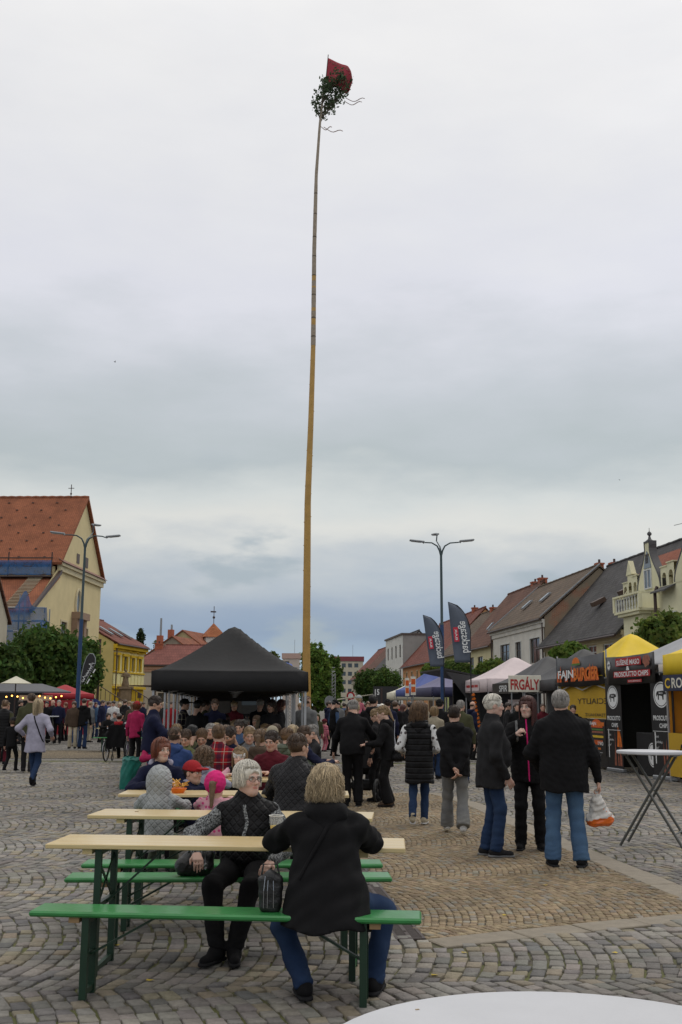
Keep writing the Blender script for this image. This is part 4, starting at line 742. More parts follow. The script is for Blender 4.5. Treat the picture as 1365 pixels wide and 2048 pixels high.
# ================================================================== MAYPOLE
m_peel = mat('peeled_spruce', (.46, .265, .065, 1), rough=.55, var=.14, vscale=3, bump=.25, bscale=14, dirt=.25); m_barkp = mat('grey_bark_bands', (.33, .265, .20, 1), rough=.85, var=.25, vscale=9, bump=.5, bscale=20, dirt=.3)
dM = 39.0 * K; pp = [P(x, y, dM) for x, y in ((617, 1440), (613, 1300), (616, 1000), (622, 850), (627, 690), (629, 500), (633, 350), (640, 250), (648, 180))]
mp_base = Vector((pp[0].x - .02, dM, 0)); may = thing('maypole', 'very tall peeled spruce maypole with a green tree top and red flag', 'maypole', mp_base)
loc = [Vector((p.x - mp_base.x, 0, p.z)) for p in pp]; loc[0] = Vector((0, 0, -.1))
def pole_at(z):
    for a, c in zip(loc, loc[1:]):
        if a.z <= z <= c.z: return a.lerp(c, (z - a.z) / (c.z - a.z))
    return loc[-1]
def pole_r(z): return np.interp(z, [0, 8, 18, 26, 31, 34], [.185, .165, .115, .085, .05, .025])
zs1 = list(np.linspace(-.1, loc[4].z, 30)); MB().tube([pole_at(z) for z in zs1], [pole_r(z) for z in zs1], 14).build('trunk', m_peel, may, True)
zs2 = list(np.linspace(loc[4].z - .03, loc[-1].z, 60)); rr = random.Random(3); MB().tube([pole_at(z) for z in zs2], [pole_r(z) * 1.03 * (1 + .06 * rr.random()) for z in zs2], 12).build('upper_trunk', m_barkp, may, True)
for i in range(8):                                        # rings of bark left on
    z = loc[4].z + .25 + i * 1.05 + rr.random() * .2; MB().tube([pole_at(z), pole_at(z + .05)], pole_r(z) * 1.09, 12).build('bark_ring', m_bark, may, True)
for i in range(5): z = loc[4].z + 1.0 + i * .55; MB().tube([pole_at(z), pole_at(z + .32)], pole_r(z) * 1.055, 12).build('peeled_band', m_peel, may, True)
kn = MB()
for i in range(46): z = 2.2 + i * .36 + rr.random() * .2; a = rr.random() * 6.28; p = pole_at(z); r_ = pole_r(z); kn.ball((p.x + r_ * math.cos(a), p.y + r_ * math.sin(a), z), .026, 6)
kn = kn.build('knots', m_peel, may); tag(kn, kind='stuff')
# green top: limbs, leaf sprays, ribbons, flag
top0 = loc[-2]; rng = np.random.default_rng(12); lb = MB(); tips = []
for i in range(17):
    z = top0.z + .1 + i * .12; a = rng.uniform(0, 6.28); ln = rng.uniform(.9, 1.5) * (1 - i * .018); p = pole_at(min(z, loc[-1].z)); dx = math.cos(a) * ln * .62 + .34 + .03 * i; dy = math.sin(a) * ln * .6
    q1 = p + Vector((dx * .5, dy * .5, .42 * ln)); q2 = p + Vector((dx, dy, .95 * ln)); lb.tube([p, q1, q2], [.03, .02, .008], 5); tips += [q1, q1.lerp(q2, .5), q2]
    for k in range(3): q3 = q1.lerp(q2, .3 * k) + Vector((rng.uniform(-.3, .4), rng.uniform(-.3, .3), rng.uniform(.0, .35))); lb.tube([q1.lerp(q2, .3 * k), q3], [.012, .005], 4); tips.append(q3)
lb.build('branches', m_bark, may); tp_ = np.array([tuple(q) for q in tips]); k = rng.integers(0, len(tp_), 1500); pc = tp_[k] + rng.normal(size=(1500, 3)) * .10; v, f = leaves_np(pc, .135, rng)
mesh_np('foliage', v, f, m_leaf, may, smooth=False, colors=np.repeat(np.array([.075, .105, .055])[None] * rng.uniform(.7, 1.4, (1500, 1)), 4, 0))
m_rib = mat('ribbon', (.42, .30, .27, 1), rough=.7, var=.2)
for (x0, y0, x1, y1) in ((692, 196, 730, 202), (690, 203, 724, 209), (648, 254, 686, 267), (642, 253, 664, 259)):
    a, c = P(x0, y0, dM), P(x1, y1, dM); a -= mp_base; c -= mp_base; n = 9; q = []
    for i in range(n): u = i / (n - 1); p = a.lerp(c, u); p.z += .03 * math.sin(u * 9); p.y = .2 * math.sin(u * 5); q.append(p)
    MB().tube(q, .022, 4).build('ribbon', m_rib, may)
f0, f1 = P(657, 113, dM) - mp_base, P(651, 172, dM) - mp_base
MB().tube([Vector((loc[-1].x, 0, loc[-1].z)), Vector((f1.x, 0, f1.z)), Vector((f0.x, 0, f0.z + .1))], .02, 6).build('flag_staff', m_bark, may)
nu, nv = 16, 12; vv = []
edge_t = [P(x, y, dM) - mp_base for x, y in ((657, 116), (676, 124), (695, 133), (703, 145), (706, 156))]; edge_b = [P(x, y, dM) - mp_base for x, y in ((651, 166), (663, 170), (677, 176), (690, 183), (699, 183))]
def pl(e, u): u *= len(e) - 1; i = min(int(u), len(e) - 2); return e[i].lerp(e[i + 1], u - i)
for j in range(nv):
    for i in range(nu):
        u, w = i / (nu - 1), j / (nv - 1); p = pl(edge_t, u).lerp(pl(edge_b, u), w); p.y = .22 * u * math.sin(u * 8 + w * 1.5); vv.append(p)
m_flag = mat('red_flag_cloth', (.33, .028, .045, 1), rough=.8, var=.15, vscale=3); t, b, NN, LL = nodes_of(m_flag)
fl = MB().add(vv, [(j * nu + i, j * nu + i + 1, (j + 1) * nu + i + 1, (j + 1) * nu + i) for j in range(nv - 1) for i in range(nu - 1)]).build('flag', m_flag, may, True); sol = fl.modifiers.new('s', 'SOLIDIFY'); sol.thickness = .006
m_emb = mat('flag_embroidery', (.42, .2, .16, 1), rough=.8); em = MB()
def flag_pt(u, w): p = pl(edge_t, u).lerp(pl(edge_b, u), w); p.y = .22 * u * math.sin(u * 8 + w * 1.5) - .016; return p
for i in range(13): u = .07 + i * .07; c = flag_pt(u, .1 + .03 * (i % 2)); em.tube([c + Vector((.045 * math.cos(a), -.002, .045 * math.sin(a))) for a in np.linspace(0, 6.28, 7)], .011, 4)
for a_, b_ in (((.22, .36), (.34, .44)), ((.4, .62), (.75, .66)), ((.5, .52), (.68, .55)), ((.25, .5), (.3, .62))): em.tube([flag_pt(*a_), flag_pt((a_[0] + b_[0]) / 2, (a_[1] + b_[1]) / 2 - .02), flag_pt(*b_)], .013, 4)
em = em.build('embroidery', m_emb, fl); tag(em, kind='stuff')
# ================================================================== STREET LAMPS
m_lampblue = mat('lamp_blue_paint', (.012, .045, .13, 1), rough=.4, var=.15); m_lampdk = mat('lamp_dark_paint', (.03, .055, .06, 1), rough=.4); m_lens = mat('lamp_lens', (.35, .35, .33, 1), rough=.3)
def lamp(label, px, pyt, d, rz, arms):
    d *= K; x = AX(px, d); zt_ = ZZ(px, pyt, d); t = thing('street_lamp', label, 'street lamp', (x, d, 0), rz, 'three-armed street lamps')
    MB().tube([(0, 0, 0), (0, 0, zt_ * .56)], [.09, .08], 12).lathe([(.15, 0), (.15, .5), (.115, .6)], 12).build('post', m_lampblue, t, True)
    MB().tube([(0, 0, zt_ * .56), (0, 0, zt_ * .56 + .1), (0, 0, zt_ - .9)], [.085, .058, .05], 10).build('upper_post', m_lampdk, t, True)
    for a, ln, rise in arms:
        ca, sa = math.cos(a), math.sin(a); pts = [(0, 0, zt_ - 1.0), (ca * .06, sa * .06, zt_ - .75), (ca * .16, sa * .16, zt_ - .55), (ca * .38, sa * .38, zt_ - .42), (ca * .7, sa * .7, zt_ - .40 + rise * .4), (ca * ln, sa * ln, zt_ - .40 + rise)]
        ar = MB().tube(pts, [.04, .036, .032, .028, .026, .024], 8).build('arm', m_lampdk, t, True); rt = Matrix.Rotation(a, 3, 'Z') @ Matrix.Rotation(-.1, 3, 'Y')
        MB().rbox(Vector((ca * (ln + .3), sa * (ln + .3), zt_ - .33 + rise)), (.62, .2, .07), .02, rt).tube([(ca * ln, sa * ln, zt_ - .42 + rise), (ca * (ln + .06), sa * (ln + .06), zt_ - .34 + rise)], .045, 6).build('lamp_head', m_zinc, ar); MB().box(Vector((ca * (ln + .34), sa * (ln + .34), zt_ - .372 + rise)), (.4, .14, .012), rt).build('lens', m_lens, ar)
    return t
lamp('three-armed street lamp with blue post beside the round church trees', 155, 1052, 36.0, R(8), ((R(180), .88, .0), (R(-8), .88, -.1), (R(70), .7, .55)))
lamp('three-armed street lamp with blue post beside the feather flags', 886, 1066, 35.0, 0, ((R(182), .7, -.02), (R(0), .78, .02), (R(100), .6, .42)))
# ================================================================== TENTS
m_blk = mat('black_tent_cloth', (.0125, .012, .0127, 1), rough=.7, var=.25, vscale=2, bump=.2, bscale=9, spec=.3); m_alu = mat('tent_aluminium', (.42, .42, .43, 1), rough=.45, metal=.6, var=.1)
def cloth(key, c, **k): return mat(key, c, rough=.7, var=.08, vscale=2.5, bump=.1, bscale=120, **k)
def popup(label, loc, rz, w, dp, zv, ze, zp, cm, vm=None, group=None, name='popup_tent', legs=True, exp=1.28, waves=.012, sides=(1, 1, 1, 1), leg_m=None):
    t = thing(name, label, 'tent', loc, rz, group); n = 24; vv = []
    for j in range(n + 1):
        for i in range(n + 1):
            u, v = i / n * 2 - 1, j / n * 2 - 1; m_ = max(abs(u), abs(v)); tt = 1 - m_; oth = min(abs(u), abs(v)) / max(m_, 1e-6); sag = .035 * (zp - ze) * math.sin(math.pi * tt) * (1 - oth) * 2
            z = ze + (zp - ze) * (tt ** exp if tt < .93 else (.93 ** exp + (tt - .93) * .5)) - sag; vv.append((u * w / 2, v * dp / 2, z))
    c = MB().add(vv, [(j * (n + 1) + i, j * (n + 1) + i + 1, (j + 1) * (n + 1) + i + 1, (j + 1) * (n + 1) + i) for j in range(n) for i in range(n)]).build('canopy', cm, t, True)
    c.modifiers.new('s', 'SOLIDIFY').thickness = .008
    for k, (a, b_) in enumerate((((-1, -1), (1, -1)), ((1, -1), (1, 1)), ((1, 1), (-1, 1)), ((-1, 1), (-1, -1)))):
        if not sides[k]: continue
        nn = 14; v2 = []; nx_, ny_ = (0, -1) if k == 0 else (1, 0) if k == 1 else (0, 1) if k == 2 else (-1, 0)
        for i in range(nn + 1):
            u = i / nn; x, y = (a[0] + (b_[0] - a[0]) * u) * w / 2, (a[1] + (b_[1] - a[1]) * u) * dp / 2; o = waves * math.sin(i * 1.9 + k); dz = -.012 * math.sin(math.pi * u)
            v2 += [(x + nx_ * .006, y + ny_ * .006, ze + .004 + dz * 0), (x + nx_ * (.01 + o * .5), y + ny_ * (.01 + o * .5), (ze + zv) / 2), (x + nx_ * (.012 + o), y + ny_ * (.012 + o), zv + dz)]
        q = MB().add(v2, [(i * 3 + j, i * 3 + j + 1, i * 3 + j + 4, i * 3 + j + 3) for i in range(nn) for j in (0, 1)]).build('valance', vm or cm, t, True); q.modifiers.new('s', 'SOLIDIFY').thickness = .006
    if legs:
        for sx in (-1, 1):
            for sy in (-1, 1): MB().rbox((sx * (w / 2 - .04), sy * (dp / 2 - .04), (ze - .03) / 2), (.045, .045, ze - .03), .006).box((sx * (w / 2 - .04), sy * (dp / 2 - .04), .006), (.1, .1, .012)).build('leg', leg_m or m_alu, t)
        tr = MB()
        for s_ in (-1, 1):
            for (p, q) in (((-1, s_), (0, s_)), ((0, s_), (1, s_)), ((s_, -1), (s_, 0)), ((s_, 0), (s_, 1))):
                A = Vector((p[0] * (w / 2 - .05), p[1] * (dp / 2 - .05), 0)); B = Vector((q[0] * (w / 2 - .05), q[1] * (dp / 2 - .05), 0))
                tr.bar(A + Vector((0, 0, ze - .06)), B + Vector((0, 0, ze - .36)), .02, .03); tr.bar(A + Vector((0, 0, ze - .36)), B + Vector((0, 0, ze - .06)), .02, .03)
        tr.build('scissor_truss', m_alu, t)
    return t
TA = math.atan(.10); tdir = Vector((-.10, 1, 0)).normalized(); ft = (P(310, 1390, 16.2 * K) + P(623, 1390, 16.2 * K)) / 2; tw_ = 2.93
for i in range(6):
    c = Vector((ft.x, 16.2 * K, 0)) + tdir * (1.47 + i * 3.5)
    popup(['black pop-up tent first in the row, over the beer tables', 'black pop-up tent second in the row', 'black pop-up tent third in the row', 'black pop-up tent fourth in the row', 'black pop-up tent fifth in the row', 'black pop-up tent closing the row with dark rear wall'][i], c, TA * .55, tw_, 2.93, 1.86, 2.22, 3.22, m_blk, group='row of black pop-up tents over the benches')
    last = c
bw = thing('tent_rear_wall', 'dark rear wall with clear window closing the black tent row', 'tent wall', last + tdir * 1.52, TA * .55); mb = MB(); wall_holes(mb, -1.42, 1.42, .05, 1.9, 0, [(-1.1, -.1, 1.25, 1.72), (.1, 1.1, 1.25, 1.72)], .01); mb.build('cloth', m_blk, bw)
for x in (-1.1, .1): MB().quad((x, .006, 1.25), (x + 1.0, .006, 1.25), (x + 1.0, .006, 1.72), (x, .006, 1.72)).build('window', mat('dusty_clear_film', (.012, .012, .013, 1), rough=.35, alpha=.96), bw)
m_wht = mat('white_print', (.75, .75, .74, 1), rough=.6, var=.05)
# ---------------------------------------------------------------- stage roof behind
sg = P(560, 1330, 62 * K); stg = thing('stage_roof', 'blue tarpaulin stage roof on lattice trusses behind the tents', 'stage', (sg.x - .6, 62 * K, 0), R(6)); zq = ZZ(560, 1335, 62 * K); zr = ZZ(530, 1308, 62 * K)
MB().add([(-4, 0, zr + .5), (1.6, 0, zq), (1.6, 5, zq), (-4, 5, zr + .5), (-4, 2.5, zr + 1.0), (1.6, 2.5, zq + .35), (-6.4, 0, zq), (-6.4, 5, zq), (-6.4, 2.5, zq + .35)], [(0, 1, 5, 4), (4, 5, 2, 3), (6, 0, 4, 8), (8, 4, 3, 7)]).prism([(-6.4, -.02, zq), (1.6, -.02, zq), (-4, -.02, zr + .5)], (0, 0, 0), (0, .03, 0)).build('tarpaulin', cloth('stage_blue', (.012, .06, .33, 1)), stg)
def truss(mb, a, b_, w=.3, n=10):
    a, b_ = Vector(a), Vector(b_); t_ = (b_ - a).normalized(); e1 = t_.orthogonal().normalized(); e2 = t_.cross(e1); cs = [(e1 * sx + e2 * sy) * w / 2 for sx, sy in ((-1, -1), (1, -1), (1, 1), (-1, 1))]
    for c in cs: mb.tube([a + c, b_ + c], .025, 5)
    for i in range(n):
        for k in range(4): mb.tube([a.lerp(b_, i / n) + cs[k], a.lerp(b_, (i + 1) / n) + cs[(k + 1) % 4]], .015, 4)
mb = MB(); truss(mb, (-6.2, 0, zq - .25), (4.6, 0, zq - .25), .4, 24); mb.build('truss_beam', m_alu, stg)
for x in (-6, 1.5, 4.4): mb = MB(); truss(mb, (x, 0, 0), (x, 0, zq - .4), .35, 16); mb.build('truss_tower', m_alu, stg)
# ================================================================== BEER TABLES AND BENCHES
m_pine = mat('varnished_pine', (.70, .55, .29, 1), rough=.35, var=.05, vscale=3, coat=.3); t, b, NN, LL = nodes_of(m_pine)
co = NN('ShaderNodeTexCoord'); mp = NN('ShaderNodeMapping'); mp.inputs['Scale'].default_value = (1.2, 22, 22); LL(co.outputs['Object'], mp.inputs[0]); wv = NN('ShaderNodeTexNoise'); wv.inputs['Scale'].default_value = 2.2; wv.inputs['Detail'].default_value = 5; wv.inputs['Distortion'].default_value = .6; LL(mp.outputs[0], wv.inputs['Vector'])
mr = NN('ShaderNodeMapRange'); mr.inputs[1].default_value = .35; mr.inputs[2].default_value = .7; mr.inputs[4].default_value = .8; LL(wv.outputs['Fac'], mr.inputs[0]); old = b.inputs['Base Color'].links[0].from_socket; mq = NN('ShaderNodeMixRGB'); LL(mr.outputs[0], mq.inputs[0]); LL(old, mq.inputs[1]); mq.inputs[2].default_value = (.56, .39, .17, 1); LL(mq.outputs[0], b.inputs['Base Color'])
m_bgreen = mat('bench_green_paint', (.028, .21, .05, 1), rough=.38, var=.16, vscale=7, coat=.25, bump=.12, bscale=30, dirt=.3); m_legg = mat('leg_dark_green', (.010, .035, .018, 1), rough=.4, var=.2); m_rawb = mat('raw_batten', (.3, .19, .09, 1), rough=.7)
def beer_set_part(kind):
    Lh, D_, H_, th = (1.1, .50, .77, .028) if kind == 'table' else (1.1, .25, .47, .032)
    t = bpy.data.objects.new('beer_table' if kind == 'table' else 'beer_bench', None); link(t); t.empty_display_size = .1
    if kind == 'table':
        w_ = D_ / 4
        for i in range(4): MB().rbox((0, -D_ / 2 + w_ * (i + .5), H_ - th / 2), (2.2, w_ - .002, th), .004).build('plank', m_pine, t)
        # rounded front and rear edge strips
    else: MB().rbox((0, 0, H_ - th / 2), (2.2, D_, th), .010).build('seat', m_bgreen, t)
    lx = .78; ly = D_ / 2 - (.06 if kind == 'table' else .045); wl = .04
    for sx in (-1, 1):
        MB().span(sx * (lx + .035), sx * (lx + .095), -D_ / 2 + .025, D_ / 2 - .025, H_ - th - .032, H_ - th - .001).build('batten', m_pine if kind == 'table' else m_rawb, t)
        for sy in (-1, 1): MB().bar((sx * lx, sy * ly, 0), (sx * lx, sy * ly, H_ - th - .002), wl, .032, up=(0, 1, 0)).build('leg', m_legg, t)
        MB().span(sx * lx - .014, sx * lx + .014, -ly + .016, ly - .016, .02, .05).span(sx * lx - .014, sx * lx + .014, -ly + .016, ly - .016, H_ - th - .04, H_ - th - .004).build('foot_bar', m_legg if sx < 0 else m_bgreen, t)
        if kind == 'table': MB().bar((sx * lx, -ly, H_ - .1), (sx * lx, ly, H_ - .38), .008, .02).bar((sx * lx, ly, H_ - .1), (sx * lx, -ly, H_ - .38), .008, .02).build('cross_brace', m_legg, t)
        z0 = H_ * (.52 if kind == 'table' else .48)
        MB().bar((sx * (lx - .014), 0, z0), (sx * (lx - .38), 0, H_ - th - .012), .03, .012).span(sx * lx - .012, sx * lx + .012, -ly, ly, z0 - .015, z0 + .015).build('diagonal_brace', m_legg, t)
    return t
proto_t, proto_b = beer_set_part('table'), beer_set_part('bench'); used = {'t': 0, 'b': 0}
def place_set(kind, c, rz, label, group):
    pr = proto_t if kind == 't' else proto_b; o = pr if not used[kind] else copy_tree(pr); used[kind] += 1; o.location = (c[0], c[1], 0); o.rotation_euler = (0, 0, rz); tag(o, label, 'table' if kind == 't' else 'bench', group); return o
def from_px(z, xl, yl, xr, yr, D_):
    a, c = G(xl, yl, z), G(xr, yr, z); dv = (c - a).normalized(); m_ = (a + c) / 2; return m_ + Vector((-dv.y, dv.x, 0)) * D_ / 2, math.atan2(dv.y, dv.x)
TG, BG = 'pine beer tables in the long row', 'green beer benches in the long row'
c, r_ = from_px(.77, 95, 1688, 807, 1697, .5); place_set('t', c, r_, 'pale pine beer table with the two seated women at it, foremost of the row', TG); T1c, T1r = c, r_
c, r_ = from_px(.47, 66, 1822, 834, 1838, .25); place_set('b', c, r_, 'green beer bench that the blonde woman in black hoodie sits on', BG); B1c, B1r = c, r_
c, r_ = from_px(.47, 138, 1756, 776, 1755, .25); place_set('b', c, r_, 'green beer bench that the white-haired woman in a vest sits on', BG); B2c, B2r = c, r_
c, r_ = from_px(.47, 176, 1728, 753, 1728, .25); place_set('b', c, r_, 'empty green beer bench right behind the white-haired woman', BG)
c, r_ = from_px(.77, 187, 1630, 732, 1637, .5); place_set('t', c, r_, 'empty pine beer table right behind the white-haired woman', TG); T2c = c
tdx = -.11 / K
def row_c(y): return Vector((T2c.x + tdx * (y - T2c.y), y, 0))
ys = [T2c.y + 1.62 * K * k for k in range(0, 15)]
ordi = ['third', 'fourth', 'fifth', 'sixth', 'seventh', 'eighth', 'ninth', 'tenth', 'eleventh', 'twelfth', 'thirteenth', 'fourteenth', 'fifteenth', 'sixteenth']
place_set('b', row_c(T2c.y + .58), 0, 'green bench with the child in grey quilted hood and the girl in pink headband', BG)
for k in range(1, 14):
    y = ys[k]; place_set('t', row_c(y), R(random.uniform(-1, 1)), f'pine beer table {ordi[k - 1]} along the row' + (' with a tray of fries on it' if k == 1 else ''), TG)
    place_set('b', row_c(y - .56), R(random.uniform(-1.5, 1.5)), f'green beer bench on the near side of the {ordi[k - 1]} table', BG) if k > 1 else None
    place_set('b', row_c(y + .58), R(random.uniform(-1.5, 1.5)), f'green beer bench on the far side of the {ordi[k - 1]} table', BG)
for i, (px, py) in enumerate(((205, 1456), (200, 1441))):
    c = G(px, py, .77); place_set('t', (c.x + .9, c.y + .25), R(-2), ['pine beer table beside the wheelchair', 'pine beer table beyond the wheelchair table'][i], 'beer tables by the wheelchair'); place_set('b', (c.x + .9, c.y - .4), R(1), ['green bench before the wheelchair table', 'green bench before the table beyond the wheelchair'][i], 'beer benches by the wheelchair')
# ================================================================== HIGH TABLES
m_wtop = mat('white_table_top', (.53, .53, .55, 1), rough=.5, var=.07, vscale=4, bump=.05, bscale=120, dirt=.10); m_olive = mat('olive_grey_tube', (.10, .10, .09, 1), rough=.4, metal=.4)
def high_table_make():
    t = bpy.data.objects.new('high_table', None); link(t); t.empty_display_size = .1
    MB().lathe([(.385, 1.062), (.40, 1.068), (.403, 1.085), (.397, 1.098), (.385, 1.10)], 64).build('table_top', m_wtop, t, True)
    for s_ in (-1, 1):
        for k in (-1, 1): x = s_ * .2; MB().tube([(x + .0, k * .36, .012), (x + s_ * -.02, k * .02, .58), (x + s_ * -.04, -k * .27, 1.06)], .016, 10).build('leg', m_olive, t, True)
    for y, z in ((.27, .17), (-.27, .17)): MB().tube([(-.2, y, z), (.2, y, z)], .011, 8).build('stretcher', m_olive, t, True)
    MB().tube([(-.17, .0, .64), (.17, .0, .64)], .011, 8).build('pivot_bar', m_olive, t, True); MB().span(-.22, .22, -.3, -.26, 1.04, 1.06).span(-.22, .22, .26, .3, 1.04, 1.06).build('top_bracket', m_olive, t); return t
HTG = 'white folding high tables'
ht = high_table_make(); e = G(1072, 1979, 1.1); ht.location = (e.x - .01, e.y - .402, 0); ht.rotation_euler = (0, 0, .4); tag(ht, 'white round high table top close up with small dirty marks on it', 'high table', HTG)
MB().box((-.10, .33, 1.1008), (.007, .003, .001)).build('stain', mat('brown_stain', (.4, .3, .18, 1)), ht)
def put_ht(c, rz, label): o = copy_tree(ht); [bpy.data.objects.remove(ch) for ch in list(o.children) if ch.name.startswith('stain')]; o.location = (c[0], c[1], 0); o.rotation_euler = (0, 0, rz); tag(o, label, 'high table', HTG); return o
e = G(1305, 1694); put_ht((e.x + .05, e.y + .05), R(62), 'white high table on olive crossed legs near the dried meat stall')
for i, (px, py, rz, lab) in enumerate(((152, 1475, 20, 'white high table where the woman in wide pale trousers stands'), (108, 1478, 60, 'white high table beside the walking blonde woman'), (95, 1488, 10, 'white high table between the walking couple and kiosk'), (197, 1468, 45, 'white high table nearest the blue lamp post'), (28, 1500, 70, 'white high table behind the small boy in a cap'), (805, 1510, 15, 'white high table behind the dark-clad woman with shoulder bag'), (855, 1500, 40, 'white high table in front of the blue market tents'))):
    e = G(px, py); put_ht((e.x, e.y), R(rz), lab)
# ================================================================== FEATHER FLAGS
m_fgrey = cloth('flag_grey', (.10, .118, .155, 1)); m_fred = mat('print_red', (.55, .03, .06, 1), rough=.7); m_fblk = cloth('flag_black', (.02, .018, .02, 1))
def feather(label, px0, py_top, px_b, py_b, d, wid, rz):
    d *= K; a = P(px0, py_top, d); c = P(px_b, py_b, d); h = a.z - c.z; t = thing('feather_flag', label, 'flag', (c.x, d, 0), rz, 'grey feather flags of a bar'); lean = (a.x - c.x)
    rows = 18; right = []; left = []
    for i in range(rows + 1):
        u = i / rows; z = c.z + h * u; xl = lean * u ** 1.05 - .02; w = wid * (1.0 if u < .5 else math.sqrt(max(0, 1 - ((u - .5) / .5) ** 2.1))) * (.82 + .18 * min(1, u * 2)); left.append((xl, 0, z)); right.append((xl + w, .05 * math.sin(u * 7), z))
    # pole runs along the curved right edge
    vv = []; 
    for l_, r__ in zip(left, right):
        for k in range(5): q = k / 4; vv.append((l_[0] + (r__[0] - l_[0]) * q, .05 * math.sin(q * 3 + l_[2] * 2), l_[2]))
    f = MB().add(vv, [(i * 5 + k, i * 5 + k + 1, (i + 1) * 5 + k + 1, (i + 1) * 5 + k) for i in range(rows) for k in range(4)]).build('flag_cloth', m_fgrey, t, True); f.modifiers.new('s', 'SOLIDIFY').thickness = .004
    MB().tube([(right[0][0] + .02, .0, 0)] + [(x + .015, y, z) for x, y, z in right], [.022] * 2 + [.014] * rows, 7).build('pole', m_blk, t, True); MB().box((right[0][0] + .02, 0, .03), (.5, .06, .06)).box((right[0][0] + .02, 0, .03), (.06, .5, .058)).build('base', m_gutter, t)
    an = math.atan2(h, lean); mid = [(l_[0] + r__[0]) / 2 for l_, r__ in zip(left, right)]
    lettering('backstage', .4, m_wht, t, (mid[7] + .1, -.075, c.z + h * .42), (R(90), -(an) + R(180), 0), bold=.012, width=h * .52, height=wid * .55, mirror=True)
    bx_ = MB().box((mid[8] - wid * .26, -.066, c.z + h * .46), (h * .24, .008, wid * .26), Matrix.Rotation(-an, 3, 'Y')).build('red_panel', m_fred, t)
    lettering('BAR', .2, m_wht, t, (mid[8] - wid * .26, -.078, c.z + h * .46), (R(90), -an + R(180), 0), bold=.01, width=h * .18, height=wid * .12, mirror=True)
    return t
feather('grey feather flag of a bar, the lower one', 847, 1230, 862, 1333, 33, .62, 0); feather('grey feather flag of a bar, taller one beside the lamp', 897, 1204, 911, 1325, 30, .66, 0)
# black teardrop flag on the other side
td = 33.0 * K; a = P(161, 1378, td); tf = thing('teardrop_flag', 'black teardrop flag with white handwriting next to the lamp post', 'flag', (a.x, td, 0)); out_l = [P(x, y, td) for x, y in ((161, 1372), (163, 1352), (168, 1330), (174, 1314), (180, 1307), (187, 1308), (191, 1316), (191, 1328), (187, 1340), (178, 1352), (169, 1364))]
vv = [(p.x - a.x, 0, p.z) for p in out_l]; k = MB().prism(vv, (0, 0, 0), (0, .012, 0)).build('flag_cloth', m_fblk, tf); MB().tube([(0, 0.02, 0), (0, .02, a.z)] + [(x, .006, z) for x, y, z in vv[1:8]], .017, 6).build('pole', m_zinc, tf, True); MB().box((0, .02, .03), (.45, .06, .06)).build('base', m_gutter, tf)
c0 = (P(163, 1368, td), P(190, 1322, td)); an = math.atan2(c0[1].z - c0[0].z, c0[1].x - c0[0].x); mx0 = (c0[0] + c0[1]) / 2
MB().tube([(mx0.x - a.x + math.cos(an) * u + math.sin(an) * -h, -.006, mx0.z + math.sin(an) * u + math.cos(an) * h) for u, h in [(-.42 + .021 * q, .05 * math.sin(q * 1.7) + (.09 if q in (9, 10, 34, 35, 36) else .0)) for q in range(41)]], .011, 4).build('handwriting', m_wht, tf); MB().bar((c0[0].x - a.x + .12, -.004, c0[0].z - .02), (c0[1].x - a.x + .02, -.004, c0[1].z - .12), .012, .004).build('underline', m_wht, tf); [MB().box((mx0.x - a.x + .14 + math.cos(an) * u, -.004, mx0.z - .12 + math.sin(an) * u), (w_, .004, .045), Matrix.Rotation(-an, 3, 'Y')).build('small_print', m_wht, tf) for u, w_ in ((-.24, .2), (-.02, .05), (.2, .17))]
# ================================================================== MARKET STALLS
SF0 = G(1240, 1545); SFs = lambda px: None
def sline(px): k = ray(px, YH + (px - 682.5) * ROLL); k = k.x / k.y; return (SF0.x + .13 / K * SF0.y) / (k + .13 / K)
def stall_fac(px_far): d = sline(px_far); return Facade((SF0.x - .13 / K * (d - SF0.y), d), RDIR)
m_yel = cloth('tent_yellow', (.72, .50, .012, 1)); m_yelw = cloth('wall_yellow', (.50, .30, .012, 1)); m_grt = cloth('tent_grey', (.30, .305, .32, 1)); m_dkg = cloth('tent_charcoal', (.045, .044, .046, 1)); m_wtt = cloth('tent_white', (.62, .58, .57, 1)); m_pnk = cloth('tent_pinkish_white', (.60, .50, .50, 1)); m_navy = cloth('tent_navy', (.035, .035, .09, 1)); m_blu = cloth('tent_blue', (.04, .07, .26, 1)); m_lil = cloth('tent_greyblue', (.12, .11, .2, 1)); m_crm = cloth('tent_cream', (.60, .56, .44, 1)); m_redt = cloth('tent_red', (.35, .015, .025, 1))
m_pblk = mat('print_black', (.014, .013, .014, 1), rough=.45, var=.1, spec=.5); m_por = mat('print_orange', (.70, .16, .01, 1), rough=.5, var=.25, vscale=9); m_pred = mat('print_dark_red', (.42, .015, .02, 1), rough=.5); m_flame = mat('print_flame', (.62, .10, .008, 1), rough=.5, var=.5, vscale=14); m_pyel = mat('print_yellow', (.75, .5, .03, 1), rough=.5); m_pmeat = mat('print_meat', (.30, .10, .06, 1), rough=.5, var=.5, vscale=16); m_pnavy = mat('print_navy', (.015, .02, .055, 1), rough=.5); m_pgrn = mat('print_green', (.08, .2, .03, 1), rough=.5); m_cream = mat('sign_cream', (.70, .66, .56, 1), rough=.5); m_dred = mat('sign_red', (.40, .02, .02, 1), rough=.5)
def tent_at(F, px0, px1, zv_p, ze_p, zp, cm, label, dp=3.0, **k):
    """tent whose front runs on the stall line between two photo columns"""
    s0, s1 = F.s_of(px0), F.s_of(px1); w = s1 - s0; b_ = Vector((-F.d.y, F.d.x, 0)); c = F.o + F.d * (s0 + s1) / 2 + b_ * (dp / 2)
    return popup(label, c, F.rz, w, dp, zv_p, ze_p, zp, cm, group='market stall tents', **k)
